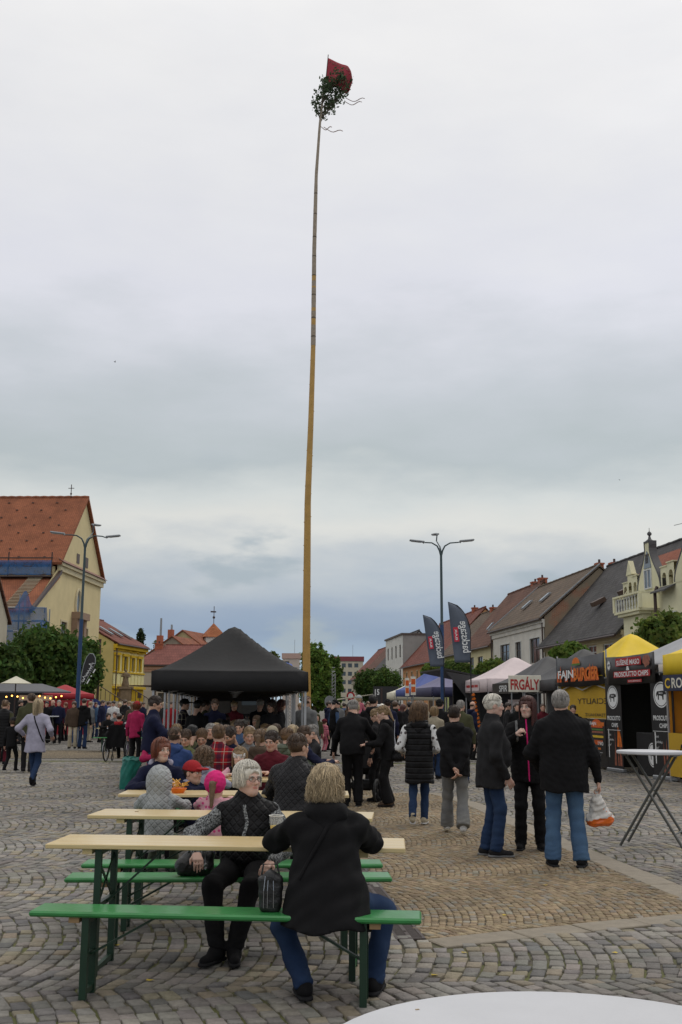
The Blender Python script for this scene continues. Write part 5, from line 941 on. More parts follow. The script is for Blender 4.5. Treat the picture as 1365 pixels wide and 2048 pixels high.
def flames(mb, x0, x1, z0, h, y, n, seed):
    r = random.Random(seed)
    for i in range(n):
        x = x0 + (x1 - x0) * (i + r.random()) / n; w = (x1 - x0) / n * r.uniform(.5, 1.0); hh = h * r.uniform(.4, 1); s_ = r.uniform(-.4, .4) * w
        mb.add([(x - w * .5, y, z0), (x + w * .5, y, z0), (x + w * .35 + s_ * .3, y, z0 + hh * .45), (x + s_, y, z0 + hh), (x - w * .4 + s_ * .3, y, z0 + hh * .4)], [(0, 1, 2, 3, 4)])
def bull(mb, cx, cz, s, y):
    pts = [(-.9, .1), (-.95, -.25), (-.8, -.2), (-.75, .0), (-.62, -.1), (-.6, -.6), (-.42, -.6), (-.4, -.12), (.2, -.18), (.28, -.6), (.46, -.6), (.5, -.05), (.72, .0), (.95, -.02), (1.0, .12), (.85, .28), (.9, .42), (.72, .34), (.3, .42), (-.4, .36), (-.7, .36)]
    mb.add([(cx + a * s, y, cz + c * s) for a, c in pts], [tuple(range(len(pts)))])
def disc(mb, cx, cz, r, y, n=28): mb.add([(cx + r * math.cos(2 * math.pi * k / n), y, cz + r * math.sin(2 * math.pi * k / n)) for k in range(n)], [tuple(range(n))])
def logo(parent, cx, cz, r, y, ym=None):
    k = MB(); disc(k, cx, cz, r, y); lg = k.build('logo', m_wht, parent); k = MB(); n = 28
    for i in range(n): a, b_ = 2 * math.pi * i / n, 2 * math.pi * (i + 1) / n; k.add([(cx + q * r * math.cos(w), y - .002, cz + q * r * math.sin(w)) for q, w in ((.9, a), (.9, b_), (.84, b_), (.84, a))], [(0, 1, 2, 3)])
    bull(k, cx, cz + r * .02, r * .68, y - .002); k.build('bull_mark', m_pblk, lg, fix=False); lettering('MASO', r * .3, m_wht, lg, (cx, y - .005, cz + r * .12), bold=.02, width=r * .5, height=r * .14); return lg
# ---- burger stall
F = stall_fac(1116); s1 = F.s_of(1214); za0, za1 = F.z(1214, 1367), F.z(1214, 1303)
bt_ = tent_at(F, 1119, 1214, F.z(1214, 1372), F.z(1214, 1350), ZZ(1266, 1263, F.o.y - s1 / 2), m_yel, 'tall yellow peaked tent behind the black flame banner', exp=1.15, sides=(0, 1, 1, 1))
bn = thing('burger_banner', 'black flame-printed burger banner over the yellow stall wall', 'banner', F.o - Vector((F.d.y * -.05, F.d.x * .05, 0)) * -1, F.rz); nseg = 14; vv = []
for i in range(nseg + 1):
    x = s1 * i / nseg; sagz = -.05 * math.sin(math.pi * i / nseg); yb = -.06 - .03 * math.sin(i * .9); vv += [(x, yb, za0 + sagz), (x, yb, za1 + sagz * 1.4)]
k = MB().add(vv, [(2 * i, 2 * i + 2, 2 * i + 3, 2 * i + 1) for i in range(nseg)]).build('cloth', m_pblk, bn, True); k.modifiers.new('s', 'SOLIDIFY').thickness = .006
hb = za1 - za0; mb = MB(); flames(mb, s1 * .05, s1 * .95, za0 + hb * .12, hb * .62, -.105, 13, 4); mb.build('flame_print', m_flame, bn, fix=False)
lettering('FAJN', .3, m_wht, bn, (s1 * .245, -.112, za0 + hb * .34), bold=.03, width=s1 * .34, height=hb * .36); lettering('BURGER', .3, m_por, bn, (s1 * .67, -.114, za0 + hb * .36), bold=.035, width=s1 * .50, height=hb * .42)
mb = MB(); mb.prism([(s1 * .47 + .32 * math.cos(a), -.108, za0 + hb * .72 + .17 * math.sin(a)) for a in np.linspace(0, math.pi, 10)], (0, 0, 0), (0, .002, 0)); mb.build('bun_print', m_por, bn); MB().span(s1 * .47 - .36, s1 * .47 + .36, -.11, -.108, za0 + hb * .66, za0 + hb * .72).build('salad_print', m_pgrn, bn)
for x in (0, s1): MB().tube([(x, -.02, 0), (x, -.02, za1 + .05)], .025, 8).build('post', m_alu, bn, True)
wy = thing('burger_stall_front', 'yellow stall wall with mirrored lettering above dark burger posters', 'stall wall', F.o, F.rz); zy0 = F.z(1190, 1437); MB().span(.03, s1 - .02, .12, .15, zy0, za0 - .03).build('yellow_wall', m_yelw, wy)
lettering('SPECIALITY', .3, m_pblk, wy, (s1 * .72, .112, F.z(1190, 1402)), width=s1 * .72, height=.15, mirror=True); lettering('A STEAKHAUZ', .2, m_pblk, wy, (s1 * .76, .112, F.z(1195, 1430)), width=s1 * .5, height=.08, mirror=True)
MB().span(.03, s1 - .02, -.02, .1, .05, zy0 - .01).build('counter', m_pblk, wy); pw = (s1 - .1) / 3
for i in range(3):
    x0 = .05 + i * pw; po = MB().span(x0 + .02, x0 + pw - .02, -.035, -.024, .35, zy0 - .03).build('poster', m_pblk, wy); c = x0 + pw / 2; zc = (zy0 + .35) / 2 + .12
    lettering('FAJN', .1, m_wht, po, (c - pw * .2, -.039, zy0 - .14), bold=.03, width=pw * .36, height=.11); MB().span(c + pw * .02, c + pw * .42, -.0395, -.0375, zy0 - .19, zy0 - .09).build('name_print', m_por, po)
    mb = MB(); mb.add([(c + pw * .33 * math.cos(a), -.038, zc + .12 + .22 * math.sin(a)) for a in np.linspace(0, math.pi, 12)], [tuple(range(12))]); mb.add([(c + pw * .33 * math.cos(a), -.038, zc - .2 + .12 * math.sin(a)) for a in np.linspace(math.pi, 2 * math.pi, 12)], [tuple(range(12))]); mb.build('bun_print', m_flame, po, fix=False)
    mb = MB(); [mb.span(c - pw * .35, c + pw * .35, -.0385, -.0372, zc + z, zc + z + .05) for z in (-.02,)]; mb.build('patty_print', m_pmeat, po); MB().span(c - pw * .37, c + pw * .37, -.0386, -.0373, zc + .05, zc + .09).build('salad_print', m_pgrn, po); MB().span(c - pw * .36, c + pw * .36, -.0387, -.0374, zc - .14, zc - .08).build('cheese_print', m_pyel, po)
    lettering('190', .1, m_wht, po, (c + pw * .2, -.040, zc - .28), bold=.02, width=pw * .3, height=.1) if i == 2 else None; MB().span(c - pw * .2, c + pw * .2, -.0395, -.0375, zc - .44, zc - .39).build('small_print', m_por, po)
    for q in range(3): MB().span(c - pw * .36, c + pw * (.3 - q * .1), -.0385, -.0375, zc - .52 - q * .06, zc - .51 - q * .06).build('small_print', m_wht, po)
# ---- dried meat stall
F = stall_fac(1222); s1 = F.s_of(1322); zb0, zb1 = F.z(1290, 1366), F.z(1305, 1305); zvt = F.z(1225, 1330)
tent_at(F, 1224, 1321, F.z(1321, 1350), F.z(1321, 1329), ZZ(1348, 1267, F.o.y - s1 / 2), m_grt, 'grey peaked tent with white seams over the dried meat stall', dp=3.0, vm=m_wtt, exp=1.05, sides=(0, 1, 1, 1))
bn = thing('dried_meat_banner', 'black and red banner about dried meat hung on the yellow tent', 'banner', F.o, F.rz); vv = []
for i in range(13): x = s1 * i / 12; yb = -.08 - .025 * math.sin(i * 1.1); vv += [(x, yb, zb0 - .02 * math.sin(math.pi * i / 12)), (x, yb, zb1 - .03 * math.sin(math.pi * i / 12))]
k = MB().add(vv, [(2 * i, 2 * i + 2, 2 * i + 3, 2 * i + 1) for i in range(12)]).build('cloth', m_pblk, bn, True); k.modifiers.new('s', 'SOLIDIFY').thickness = .006; hb = zb1 - zb0
MB().span(s1 * .24, s1 * .76, -.116, -.112, zb0 + hb * .62, zb0 + hb * .90).build('red_panel', m_pred, bn); MB().span(s1 * .19, s1 * .92, -.116, -.112, zb0 + hb * .22, zb0 + hb * .44).build('red_panel', m_pred, bn); MB().span(s1 * .48, s1 * .76, -.116, -.112, zb0 + hb * .03, zb0 + hb * .13).build('red_panel', m_pred, bn)
lettering('SUŠENÉ MASO', .3, m_wht, bn, (s1 * .5, -.122, zb0 + hb * .76), bold=.02, width=s1 * .47, height=hb * .22); lettering('&', .3, m_wht, bn, (s1 * .5, -.122, zb0 + hb * .53), bold=.03, width=s1 * .07, height=hb * .15); lettering('PROSCIUTTO CHIPS', .3, m_wht, bn, (s1 * .555, -.122, zb0 + hb * .33), bold=.02, width=s1 * .68, height=hb * .17); lettering('WWW.LIBAMASO.CZ', .1, m_wht, bn, (s1 * .62, -.122, zb0 + hb * .08), width=s1 * .24, height=hb * .05)
logo(bn, s1 * .09, zb0 + hb * .68, hb * .17, -.118)
mb = MB(); rng_ = random.Random(5); [mb.add([(s1 * .86 + .26 * math.cos(a) * rng_.uniform(.6, 1.1), -.117, zb0 + hb * .72 + hb * .22 * math.sin(a) * rng_.uniform(.7, 1.1)) for a in np.linspace(0, 6.28, 14)], [tuple(range(14))])]; mb.build('meat_print', m_pmeat, bn, fix=False)
for i, (pa, pb, yt, yb, lab) in enumerate(((1213, 1248, 1356, 1543, 'black roll-up banner with bull logo beside the burger posters'), (1303, 1352, 1346, 1562, 'black roll-up banner with bull logo beside the yellow tent with navy sign'))):
    F2 = stall_fac(pa); w_ = .86; ru = thing('rollup_banner', lab, 'banner', F2.o + Vector((-.05, -.15, 0)), F2.rz + R(12 if i else 6), 'roll-up banners of the dried meat stall'); zt_ = F2.z((pa + pb) / 2, yt); MB().span(0, w_, 0, .012, .09, zt_).build('cloth', m_pblk, ru)
    MB().rbox((w_ / 2, .02, .05), (w_ + .04, .12, .09), .02).span(.1, .16, -.2, .22, .0, .015).span(w_ - .16, w_ - .1, -.2, .22, 0, .015).build('base', m_zinc, ru); MB().span(-.01, w_ + .01, -.012, .025, zt_, zt_ + .03).build('top_rail', m_zinc, ru)
    logo(ru, w_ * .48, zt_ - .48, w_ * .34, -.006); lettering('PROSCIUTTO', .1, m_wht, ru, (w_ * .5, -.006, zt_ - 1.0), bold=.02, width=w_ * .82, height=.11); lettering('CHIPS', .1, m_wht, ru, (w_ * .55, -.006, zt_ - 1.17), bold=.02, width=w_ * .4, height=.1); MB().span(w_ * .05, w_ * .9, -.006, -.004, zt_ - 1.3, zt_ - 1.29).build('rule', m_wht, ru)
    for q, tx in enumerate(('jíst', 'bylinky,', 'pepř')): lettering(tx, .1, m_wht, ru, (w_ * (.2 + .09 * (q == 1)), -.006, zt_ - 1.42 - q * .12), width=w_ * (.2 + .14 * (q == 1)), height=.07, shear=.3)
    mb = MB(); flames(mb, w_ * .45, w_ * .98, .16, .95, -.005, 5, 9 + i); mb.build('chips_print', m_pmeat, ru, fix=False); mb = MB(); flames(mb, w_ * .62, w_ * .98, zt_ - 1.7, .75, -.0045, 2, 19 + i); mb.build('jar_print', m_por, ru, fix=False); MB().span(w_ * .12, w_ * .16, -.006, -.004, .35, 1.05).build('small_print', m_wht, ru)
F = stall_fac(1222); ct = thing('meat_counter', 'black cloth-covered counter with bull logo between the roll-up banners', 'counter', F.o + Vector((.15, 0, 0)), F.rz); MB().rbox((s1 * .62, .35, .5), (s1 * .55, .6, 1.0), .02).build('cloth_cover', m_blk, ct); logo(ct, s1 * .66, .5, .28, .045)
bk = thing('meat_stall_wall', 'dark inner wall of the dried meat stall', 'stall wall', F.o, F.rz); MB().span(.0, s1, 1.2, 1.22, .1, zb0 + .1).build('cloth', mat('dark_olive_wall', (.02, .019, .014, 1), rough=.8), bk); MB().span(.0, .03, .1, 2.9, .1, zb0 + .1).build('side_cloth', mat('dark_olive_wall', (.02, .019, .014, 1)), bk)
ds = thing('display_tray', 'wooden tray of cured meat packets on the black counter', 'tray', F.o + Vector((.15, 0, 0)), F.rz); MB().box((s1 * .72, .4, 1.13), (.5, .4, .24), taper=.8).build('tray', m_rawb, ds); [MB().rbox((s1 * .72 - .18 + .12 * i, .32, 1.3), (.1, .05, .14), .01).build('packet', m_pmeat, ds) for i in range(4)]
# ---- pancake stall at the frame's edge
F = stall_fac(1331); s1 = 3.0; zc0, zc1 = F.z(1340, 1382), F.z(1336, 1348); zc2 = F.z(1336, 1310)
b_ = Vector((-F.d.y, F.d.x, 0)); popup('yellow pop-up tent with a navy lettered sign on its front', F.o + F.d * 1.5 + b_ * 1.5, F.rz, 3.0, 3.0, zc1 - .02, zc2, zc2 + .95, m_yel, group='market stall tents')
cs = thing('letter_sign', 'navy sign with yellow and cream letters CRO under the yellow valance', 'sign', F.o, F.rz); MB().span(.05, s1, -.05, -.035, zc0, zc1 - .03).build('board', m_pnavy, cs); hh = (zc1 - zc0)
lettering('C', .3, m_pyel, cs, (.30, -.055, zc0 + hh * .45), bold=.02, width=.27, height=hh * .6); lettering('RO', .3, m_cream, cs, (.80, -.055, zc0 + hh * .45), bold=.02, width=.55, height=hh * .6)
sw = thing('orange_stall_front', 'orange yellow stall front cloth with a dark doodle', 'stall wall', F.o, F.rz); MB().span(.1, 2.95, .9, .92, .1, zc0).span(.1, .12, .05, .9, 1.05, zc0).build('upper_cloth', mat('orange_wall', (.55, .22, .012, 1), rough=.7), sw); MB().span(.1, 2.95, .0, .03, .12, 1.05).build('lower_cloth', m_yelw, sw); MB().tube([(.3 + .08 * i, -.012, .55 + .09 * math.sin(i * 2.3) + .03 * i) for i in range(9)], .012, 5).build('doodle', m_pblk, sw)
# ---- charcoal spirits tents and the cake signs
F = stall_fac(988); zv0, zv1 = F.z(1000, 1385), F.z(1000, 1367)
for i, (a, c) in enumerate(((988, 1046), (1048, 1114))):
    tent_at(F, a, c, zv0, zv1, ZZ(1110, 1297, 28 * K) if i else zv1 + 1.0, m_dkg, ['charcoal pop-up tent with white lettering for spirits on its valance', 'charcoal peaked tent behind the cream cake sign'][i])
vs2 = thing('spirits_valance', 'black valance strip with white letters on the charcoal tent', 'sign', F.o, F.rz); MB().span(0, F.s_of(1040), -.04, -.025, zv0 - .05, zv1).build('strip', m_pblk, vs2); lettering('SPIR', .3, m_wht, vs2, (F.s_of(1010), -.05, (zv0 + zv1) / 2 - .03), bold=.01, width=1.1, height=.22, shear=.1)
for i, (xa, xb, ya, yb, d, lab) in enumerate(((1018, 1083, 1351, 1384, 27.0, 'cream sign with red letters FRGÁLY facing the square'), (1094, 1160, 1346, 1367, 28.5, 'cream FRGÁLY sign half hidden by the burger banner'))):
    d *= K; a, c = P(xa, yb, d), P(xb, ya, d); sgn = thing('cake_sign', lab, 'sign', (a.x, d, 0), R(2), 'cake signs'); w_, h_ = c.x - a.x, c.z - a.z; MB().rbox((w_ / 2, .02, a.z + h_ / 2), (w_, .03, h_), .008).build('board', m_cream, sgn); lettering('FRGÁLY', .3, m_dred, sgn, (w_ / 2, -.002, a.z + h_ / 2 + .015), bold=.028, width=w_ * .88, height=h_ * .80)
    for x in (.1, w_ - .1): MB().tube([(x, .06, 0), (x, .06, a.z + h_)], .02, 6).build('post', m_zinc, sgn)
ck = P(1108, 1430, 27.2 * K); cp_ = thing('stall_side_panel', 'tall grey stall side panel beside the yellow burger wall', 'panel', (ck.x, 27.2 * K, 0), R(5)); MB().rbox((0, 0, 1.1), (.42, .06, 2.2), .01).build('board', mat('panel_grey', (.17, .165, .16, 1), rough=.6), cp_); MB().box((0, 0, .02), (.5, .3, .04)).build('foot', m_gutter, cp_)
ckb = thing('cake_stall_back', 'black inner wall behind the cake counter', 'stall wall', F.o + Vector((.9, 0, 0)), F.rz); MB().span(F.s_of(1046), F.s_of(1112), 0, .03, .0, zv0).build('cloth', m_pblk, ckb); wl = thing('salad_banner', 'pale pink counter banner with bottle pictures in the charcoal tent', 'banner', F.o + Vector((.5, 0, 0)), F.rz); MB().span(.1, F.s_of(1040), 0, .02, .25, zv0 - .25).build('cloth', m_pnk, wl)
for i in range(4): MB().lathe([(.07, .0), (.07, .28), (.03, .38), (.03, .5)], 10, (1.0 + i * .22, -.03, 1.12)).build('bottle_print', m_pblk, wl); 
lettering('salát', .3, m_pred, wl, (2.3, -.01, 1.0), width=.9, height=.3)
# ---- pinkish white tent
F = stall_fac(931); za_, zb_ = F.z(950, 1385), F.z(950, 1360)
tent_at(F, 931, 976, za_, zb_, ZZ(1028, 1313, 34.5 * K), m_pnk, 'pinkish white pop-up tent with a striped orange pole', dp=3.2); vt = thing('tent_lettering', 'small brown lettering on the pinkish white valance', 'sign', F.o, F.rz); MB().span(.2, 2.6, -.03, -.026, za_ + .06, zb_ - .06).build('strip', m_pnk, vt); [MB().span(x, x + w_, -.034, -.031, (za_ + zb_) / 2 - .05, (za_ + zb_) / 2 + .05).build('small_print', m_dred, vt) for x, w_ in ((.4, .65), (1.15, .6), (1.85, .55))]
rp = P(1038, 1332, 33 * K); 
tp_ = G(952, 1475); spi = thing('spiral_pole', 'leaning pole wound with black and orange stripes under the white tent', 'pole', (P(947, 1430, 33.6 * K).x, 33.6 * K, 0)); a, c = P(945, 1388, 33.6 * K), P(957, 1450, 33.6 * K); a -= spi.location; c -= spi.location; dv = (c - a) / 8
a.y = c.y = 0
for i in range(9): q = a + dv * i; MB().tube([q, q + dv * .55 + Vector((.03, 0, 0))], .085, 8).build('orange_band', m_por, spi, True); MB().tube([q + dv * .5, q + dv], .08, 8).build('black_band', m_pblk, spi, True)
MB().tube([a + dv * 9, Vector(((a + dv * 9).x + .05, 0, 0))], .06, 8).build('stem', m_pblk, spi)
# red print patch on the white roof
# ---- black bar truck with open hatch
F = stall_fac(880); L_ = F.s_of(931); zt_ = F.z(905, 1352); tk = thing('black_bar_truck', 'black bar trailer with hatch held open next to the white tent', 'food trailer', F.o + Vector((.6, 0, 0)), F.rz); MB().span(0, L_, .9, 2.6, .5, zt_).span(0, L_, .0, .9, .5, 1.25).span(0, L_, .0, .9, zt_ - .25, zt_).span(0, .12, 0, .9, 1.25, zt_ - .25).span(L_ - .12, L_, 0, .9, 1.25, zt_ - .25).build('body', m_pblk, tk)
MB().prism([(0, -.02, zt_ - .1), (L_, -.02, zt_ - .1), (L_, -1.5, zt_ + .2), (0, -1.5, zt_ + .2)], (0, 0, 0), (0, 0, .06)).build('hatch', m_pblk, tk); MB().span(.1, L_ - .1, -.35, .0, 1.18, 1.24).build('counter', m_brownw, tk)
for x in (.8, L_ - .8): w_ = MB().lathe([(.3, -.1), (.32, 0), (.3, .1)], 16); w_.v = [(p[0] + x, p[2] + .3, p[1] + .32) for p in w_.v]; w_.build('wheel', m_pblk, tk, True)
MB().prism([(L_ + .02, -1.4, zt_ + .1), (L_ + .02, .0, zt_ - .1), (L_ + .02, 0, 1.3), (L_ + .02, -.4, 1.7)], (0, 0, 0), (.02, 0, 0)).build('side_flap', m_dkg, tk)
# ---- blue tents with hanging posters, cream tent
F = stall_fac(792)
tent_at(F, 792, 822, F.z(800, 1393), F.z(800, 1380), ZZ(850, 1347, 54 * K), m_blu, 'bright blue peaked tent behind the grey-blue one', dp=3); tent_at(F, 823, 866, F.z(845, 1393), F.z(845, 1376), ZZ(876, 1343, 46 * K), m_lil, 'grey-blue peaked tent with navy side cloth', vm=m_navy, dp=3.2)
nw = thing('navy_side_wall', 'navy side cloth closing the grey-blue tent', 'tent wall', F.o + Vector((0.2, -2, 0)), F.rz); MB().span(F.s_of(824), F.s_of(868), 1.6, 1.63, 0.6, F.z(845, 1392)).build('cloth', m_navy, nw)
p = P(793, 1400, 52 * K); popup('cream tent beside the posters on the grey-blue tent', (p.x + 1.2, 53 * K, 0), F.rz, 3.0, 3.0, ZZ(790, 1400, 52 * K), ZZ(790, 1385, 52 * K), ZZ(812, 1360, 53 * K), m_crm, group='market stall tents')
for i, (xa, xb, ya, yb) in enumerate(((811, 819, 1356, 1392), (822, 832, 1353, 1390))):
    a, c = P(xa, yb, 43 * K), P(xb, ya, 43 * K); po = thing('hanging_poster', ['menu poster with food pictures hanging by the blue tents', 'menu poster with food pictures nearest the black trailer'][i], 'poster', (a.x, 43 * K, 0), 0, 'hanging menu posters'); w_, h_ = c.x - a.x, c.z - a.z; MB().span(0, w_, 0, .02, a.z, c.z).build('sheet', m_cream, po)
    for q in range(2): MB().box((w_ / 2, -.004, a.z + h_ * (.3 + .42 * q)), (w_ * .8, .004, h_ * .3)).build('food_print', m_flame, po)
    MB().tube([(w_ / 2, .03, 0), (w_ / 2, .03, c.z + .1)], .02, 6).build('post', m_zinc, po)
# ---- dark kiosk numbered fifteen
a, c = P(747, 1440, 58 * K), P(797, 1373, 58 * K); kq = thing('dark_kiosk', 'dark kiosk with white number fifteen and pale awning', 'kiosk', (a.x, 58 * K, 0), R(-4)); w_ = c.x - a.x; MB().span(0, w_, 0, 2.2, 0, c.z).build('body', m_pblk, kq); lettering('15', .4, m_wht, kq, (.26, -.01, c.z - .38), bold=.02, width=.3, height=.38); MB().prism([(-.05, -.05, c.z - .55), (.0, -.05, c.z - .5), (-2.4, -.6, c.z - .85), (-2.4, -.6, c.z - .92)], (0, 0, 0), (0, 1.4, 0)).build('awning', m_crm, kq); MB().span(.5, .62, -.02, .0, .2, c.z - .1).build('edge_post', m_gutter, kq)
# round road sign seen edge-on
a = P(659, 1404, 42 * K); rs = thing('road_sign', 'grey back of a round road sign before the hornbeams', 'road sign', (a.x, 42 * K, 0), R(35)); MB().tube([(0, 0, 0), (0, 0, a.z + .3)], .03, 8).build('post', m_zinc, rs, True); k = MB().lathe([(.3, -.008), (.3, .008)], 24); k.v = [(p[0], p[2] - .04, p[1] + a.z) for p in k.v]; k.build('disc', m_zinc, rs, True)
a = P(702, 1392, 66 * K); rs = thing('small_road_sign', 'small red-ringed road sign before the beige terrace house', 'road sign', (a.x, 66 * K, 0), R(-10)); MB().tube([(0, 0, 0), (0, 0, a.z + .3)], .035, 8).build('post', m_zinc, rs, True); k = MB().lathe([(.32, -.008), (.32, .008)], 24); k.v = [(p[0], p[2] - .05, p[1] + a.z) for p in k.v]; k.build('disc', m_pred, rs, True); k = MB().lathe([(.2, -.004), (.2, .004)], 20); k.v = [(p[0], p[2] - .062, p[1] + a.z) for p in k.v]; k.build('face', m_wht, rs, True)
# ================================================================== LEFT KIOSK, RED TENT, UMBRELLA
kd = 38.0 * K; a = P(20, 1420, kd); k0 = thing('black_food_kiosk', 'black food kiosk with open awning and a string of warm bulbs', 'kiosk', (a.x - .6, kd, 0), R(12)); zk = ZZ(40, 1372, kd); MB().span(-2.2, 1.9, .9, 2.8, 0, zk).span(-2.2, 1.9, 0, .9, 0, 1.1).span(1.75, 1.9, 0, .9, 1.1, zk).span(-2.2, -2.05, 0, .9, 1.1, zk).build('body', m_pblk, k0)
MB().prism([(-.6, .0, zk + .05), (1.9, .0, zk + .05), (3.2, -1.2, zk - .3), (.2, -1.2, zk - .3)], (0, 0, 0), (0, 0, .06)).build('awning', mat('awning_grey', (.10, .10, .11, 1), rough=.6), k0); MB().span(1.0, 2.4, -.7, -.66, zk - .62, zk - .40).build('menu_board', m_cream, k0)
m_bulb = mat('warm_bulb', (.9, .5, .15, 1), emit=((1, .42, .08), 6.0))
for i in range(11): MB().ball((.5 + i * .23, -1.1, zk - .48 + .05 * math.sin(i * 1.4)), .035, 8).build('bulb', m_bulb, k0, True)
for x, z in ((-.5, zk - .45), (-.9, 1.55)): MB().ball((x, -.3, z), .07, 8).build('lantern', m_bulb, k0, True)
p = P(33, 1352, 36 * K); um = thing('cream_umbrella', 'cream square sunshade above the black food kiosk', 'umbrella', (p.x, 36 * K, 0), R(25)); zb_ = ZZ(33, 1367, 36 * K); vv = [(s_ * math.cos(a) * .78, s_ * math.sin(a) * .78, zb_) for s_, a in [(1, R(45 + 90 * k)) for k in range(4)]] + [(0, 0, p.z)]; k = MB().add(vv, [(0, 1, 4), (1, 2, 4), (2, 3, 4), (3, 0, 4)]).build('canopy', m_crm, um); k.modifiers.new('s', 'SOLIDIFY').thickness = .01; MB().tube([(0, 0, 0), (0, 0, p.z)], .025, 8).build('pole', m_gutter, um, True); MB().lathe([(.25, 0), (.25, .06), (.05, .1)], 12).build('foot', m_gutter, um)
p = P(126, 1368, 40 * K); popup('red pop-up tent with red side walls by the blue lamp post', (p.x, 40.4 * K, 0), R(14), 2.6, 2.6, ZZ(126, 1398, 40 * K), ZZ(140, 1388, 40 * K), p.z, m_redt, name='red_tent'); rw = thing('red_side_wall', 'red side wall of the red tent', 'tent wall', (p.x, 40.4 * K, 0), R(14)); MB().span(-1.28, 1.28, -1.28, -1.25, .2, ZZ(140, 1400, 40 * K)).span(1.25, 1.28, -1.25, 1.25, .2, ZZ(140, 1400, 40 * K)).build('cloth', m_redt, rw)
p = P(182, 1400, 47 * K); bb_ = thing('leaning_blue_banner', 'blue banner leaning against the church steps', 'banner', (p.x, 47 * K, 0), R(5)); MB().box((0, 0, p.z - .1), (2.4, .03, .55), Matrix.Rotation(R(30), 3, 'Y')).build('cloth', mat('banner_blue', (.03, .05, .2, 1)), bb_); MB().box((0, -.02, p.z - .1), (1.5, .01, .14), Matrix.Rotation(R(30), 3, 'Y')).build('print', m_wht, bb_); MB().tube([(-.9, .03, 0), (-.9, .03, p.z + .3)], .03, 6).build('prop', m_zinc, bb_); MB().tube([(.9, .03, 0), (.9, .03, p.z - .5)], .03, 6).build('prop', m_zinc, bb_)
# ================================================================== PEOPLE
A3 = lambda *a: np.array(a, float)
def smin(a, b, k): h = np.clip(.5 + .5 * (b - a) / k, 0, 1); return b * (1 - h) + a * h - k * h * (1 - h)
def d_cap(p, c):
    a, b, ra, rb, sq = c
    if sq is not None: n, k = sq; p = p + ((p - a) @ n)[:, None] * (n * (1 / k - 1)); b = b + ((b - a) @ n) * n * (1 / k - 1)
    pa = p - a; ba = b - a; h = np.clip((pa @ ba) / max(ba @ ba, 1e-9), 0, 1); q = pa - h[:, None] * ba; return np.sqrt((q * q).sum(1)) - (ra + (rb - ra) * h)
def d_ell(p, c, r): q = (p - c) / r; k0 = np.sqrt((q * q).sum(1)); k1 = np.sqrt(((q / r) ** 2).sum(1)); return k0 * (k0 - 1) / np.maximum(k1, 1e-6)
def cap(a, b, ra, rb=None, sq=None): return (np.asarray(a, float), np.asarray(b, float), ra, ra if rb is None else rb, sq)
def snets(fn, lo, hi, h):
    lo = np.asarray(lo, float); n = np.ceil((np.asarray(hi, float) - lo) / h).astype(int) + 2; ax = [lo[i] + h * np.arange(n[i]) for i in range(3)]
    X, Y, Z = np.meshgrid(*ax, indexing='ij'); Pt = np.stack([X.ravel(), Y.ravel(), Z.ravel()], 1); V = fn(Pt).reshape(n)
    for a in range(3):
        for e in (0, -1): ix = [slice(None)] * 3; ix[a] = e; V[tuple(ix)] = np.maximum(V[tuple(ix)], h * .1)
    I = V < 0; m = n - 1; cnt = np.zeros(m); acc = np.zeros((*m, 3)); C = np.stack([X, Y, Z], -1)
    sl = lambda o: tuple(slice(o[i], o[i] + m[i]) for i in range(3))
    for a in range(3):
        o1, o2 = [(1, 2), (0, 2), (0, 1)][a]
        for u in (0, 1):
            for w in (0, 1):
                p0 = [0, 0, 0]; p0[o1] = u; p0[o2] = w; p1 = list(p0); p1[a] = 1; s0, s1 = sl(p0), sl(p1); v0, v1 = V[s0], V[s1]; x = I[s0] != I[s1]
                if not x.any(): continue
                t_ = np.where(x, v0 / np.where(np.abs(v0 - v1) < 1e-12, 1, v0 - v1), 0); cnt += x; acc += x[..., None] * (C[s0] + t_[..., None] * (C[s1] - C[s0]))
    act = cnt > 0; idx = np.full(m, -1); idx[act] = np.arange(act.sum()); verts = acc[act] / cnt[act][:, None]; faces = []
    for a in range(3):
        o1, o2 = [(1, 2), (2, 0), (0, 1)][a]; s0 = [slice(0, n[i]) for i in range(3)]; s1 = list(s0); s0[a] = slice(0, n[a] - 1); s1[a] = slice(1, n[a])
        for o in (o1, o2): s0[o] = s1[o] = slice(1, n[o] - 1)
        i0, i1 = I[tuple(s0)], I[tuple(s1)]; e = np.argwhere(i0 != i1)
        if not len(e): continue
        fl = i0[i0 != i1]; e[:, o1] += 1; e[:, o2] += 1
        def g(d1, d2): q = e.copy(); q[:, o1] += d1; q[:, o2] += d2; return idx[q[:, 0], q[:, 1], q[:, 2]]
        Q = np.stack([g(-1, -1), g(0, -1), g(0, 0), g(-1, 0)], 1); Q[~fl] = Q[~fl][:, ::-1]; faces.append(Q)
    f = np.concatenate(faces) if faces else np.zeros((0, 4), int); return verts, f[(f >= 0).all(1)]
def folds(p, seed, amp, wl=.11):
    r = np.random.default_rng(seed); s = np.zeros(len(p))
    for i in range(4):
        k = r.normal(size=3); k /= np.linalg.norm(k); k[2] *= 1.3; m = r.normal(size=3) * 7; s += np.sin((p @ k) * (2 * math.pi / (wl * r.uniform(.7, 1.8))) + r.uniform(0, 6) + 1.6 * np.sin(p @ m + r.uniform(0, 6)))
    return np.sign(s) * np.abs(s / 4) ** .8 * amp
def bounds(caps, mg):
    lo = np.min([np.minimum(c[0], c[1]) - max(c[2], c[3]) for c in caps], 0) - mg; hi = np.max([np.maximum(c[0], c[1]) + max(c[2], c[3]) for c in caps], 0) + mg; return lo, hi
def union(p, caps, k):
    d = None
    for c in caps: e = d_cap(p, c); d = e if d is None else smin(d, e, k)
    return d
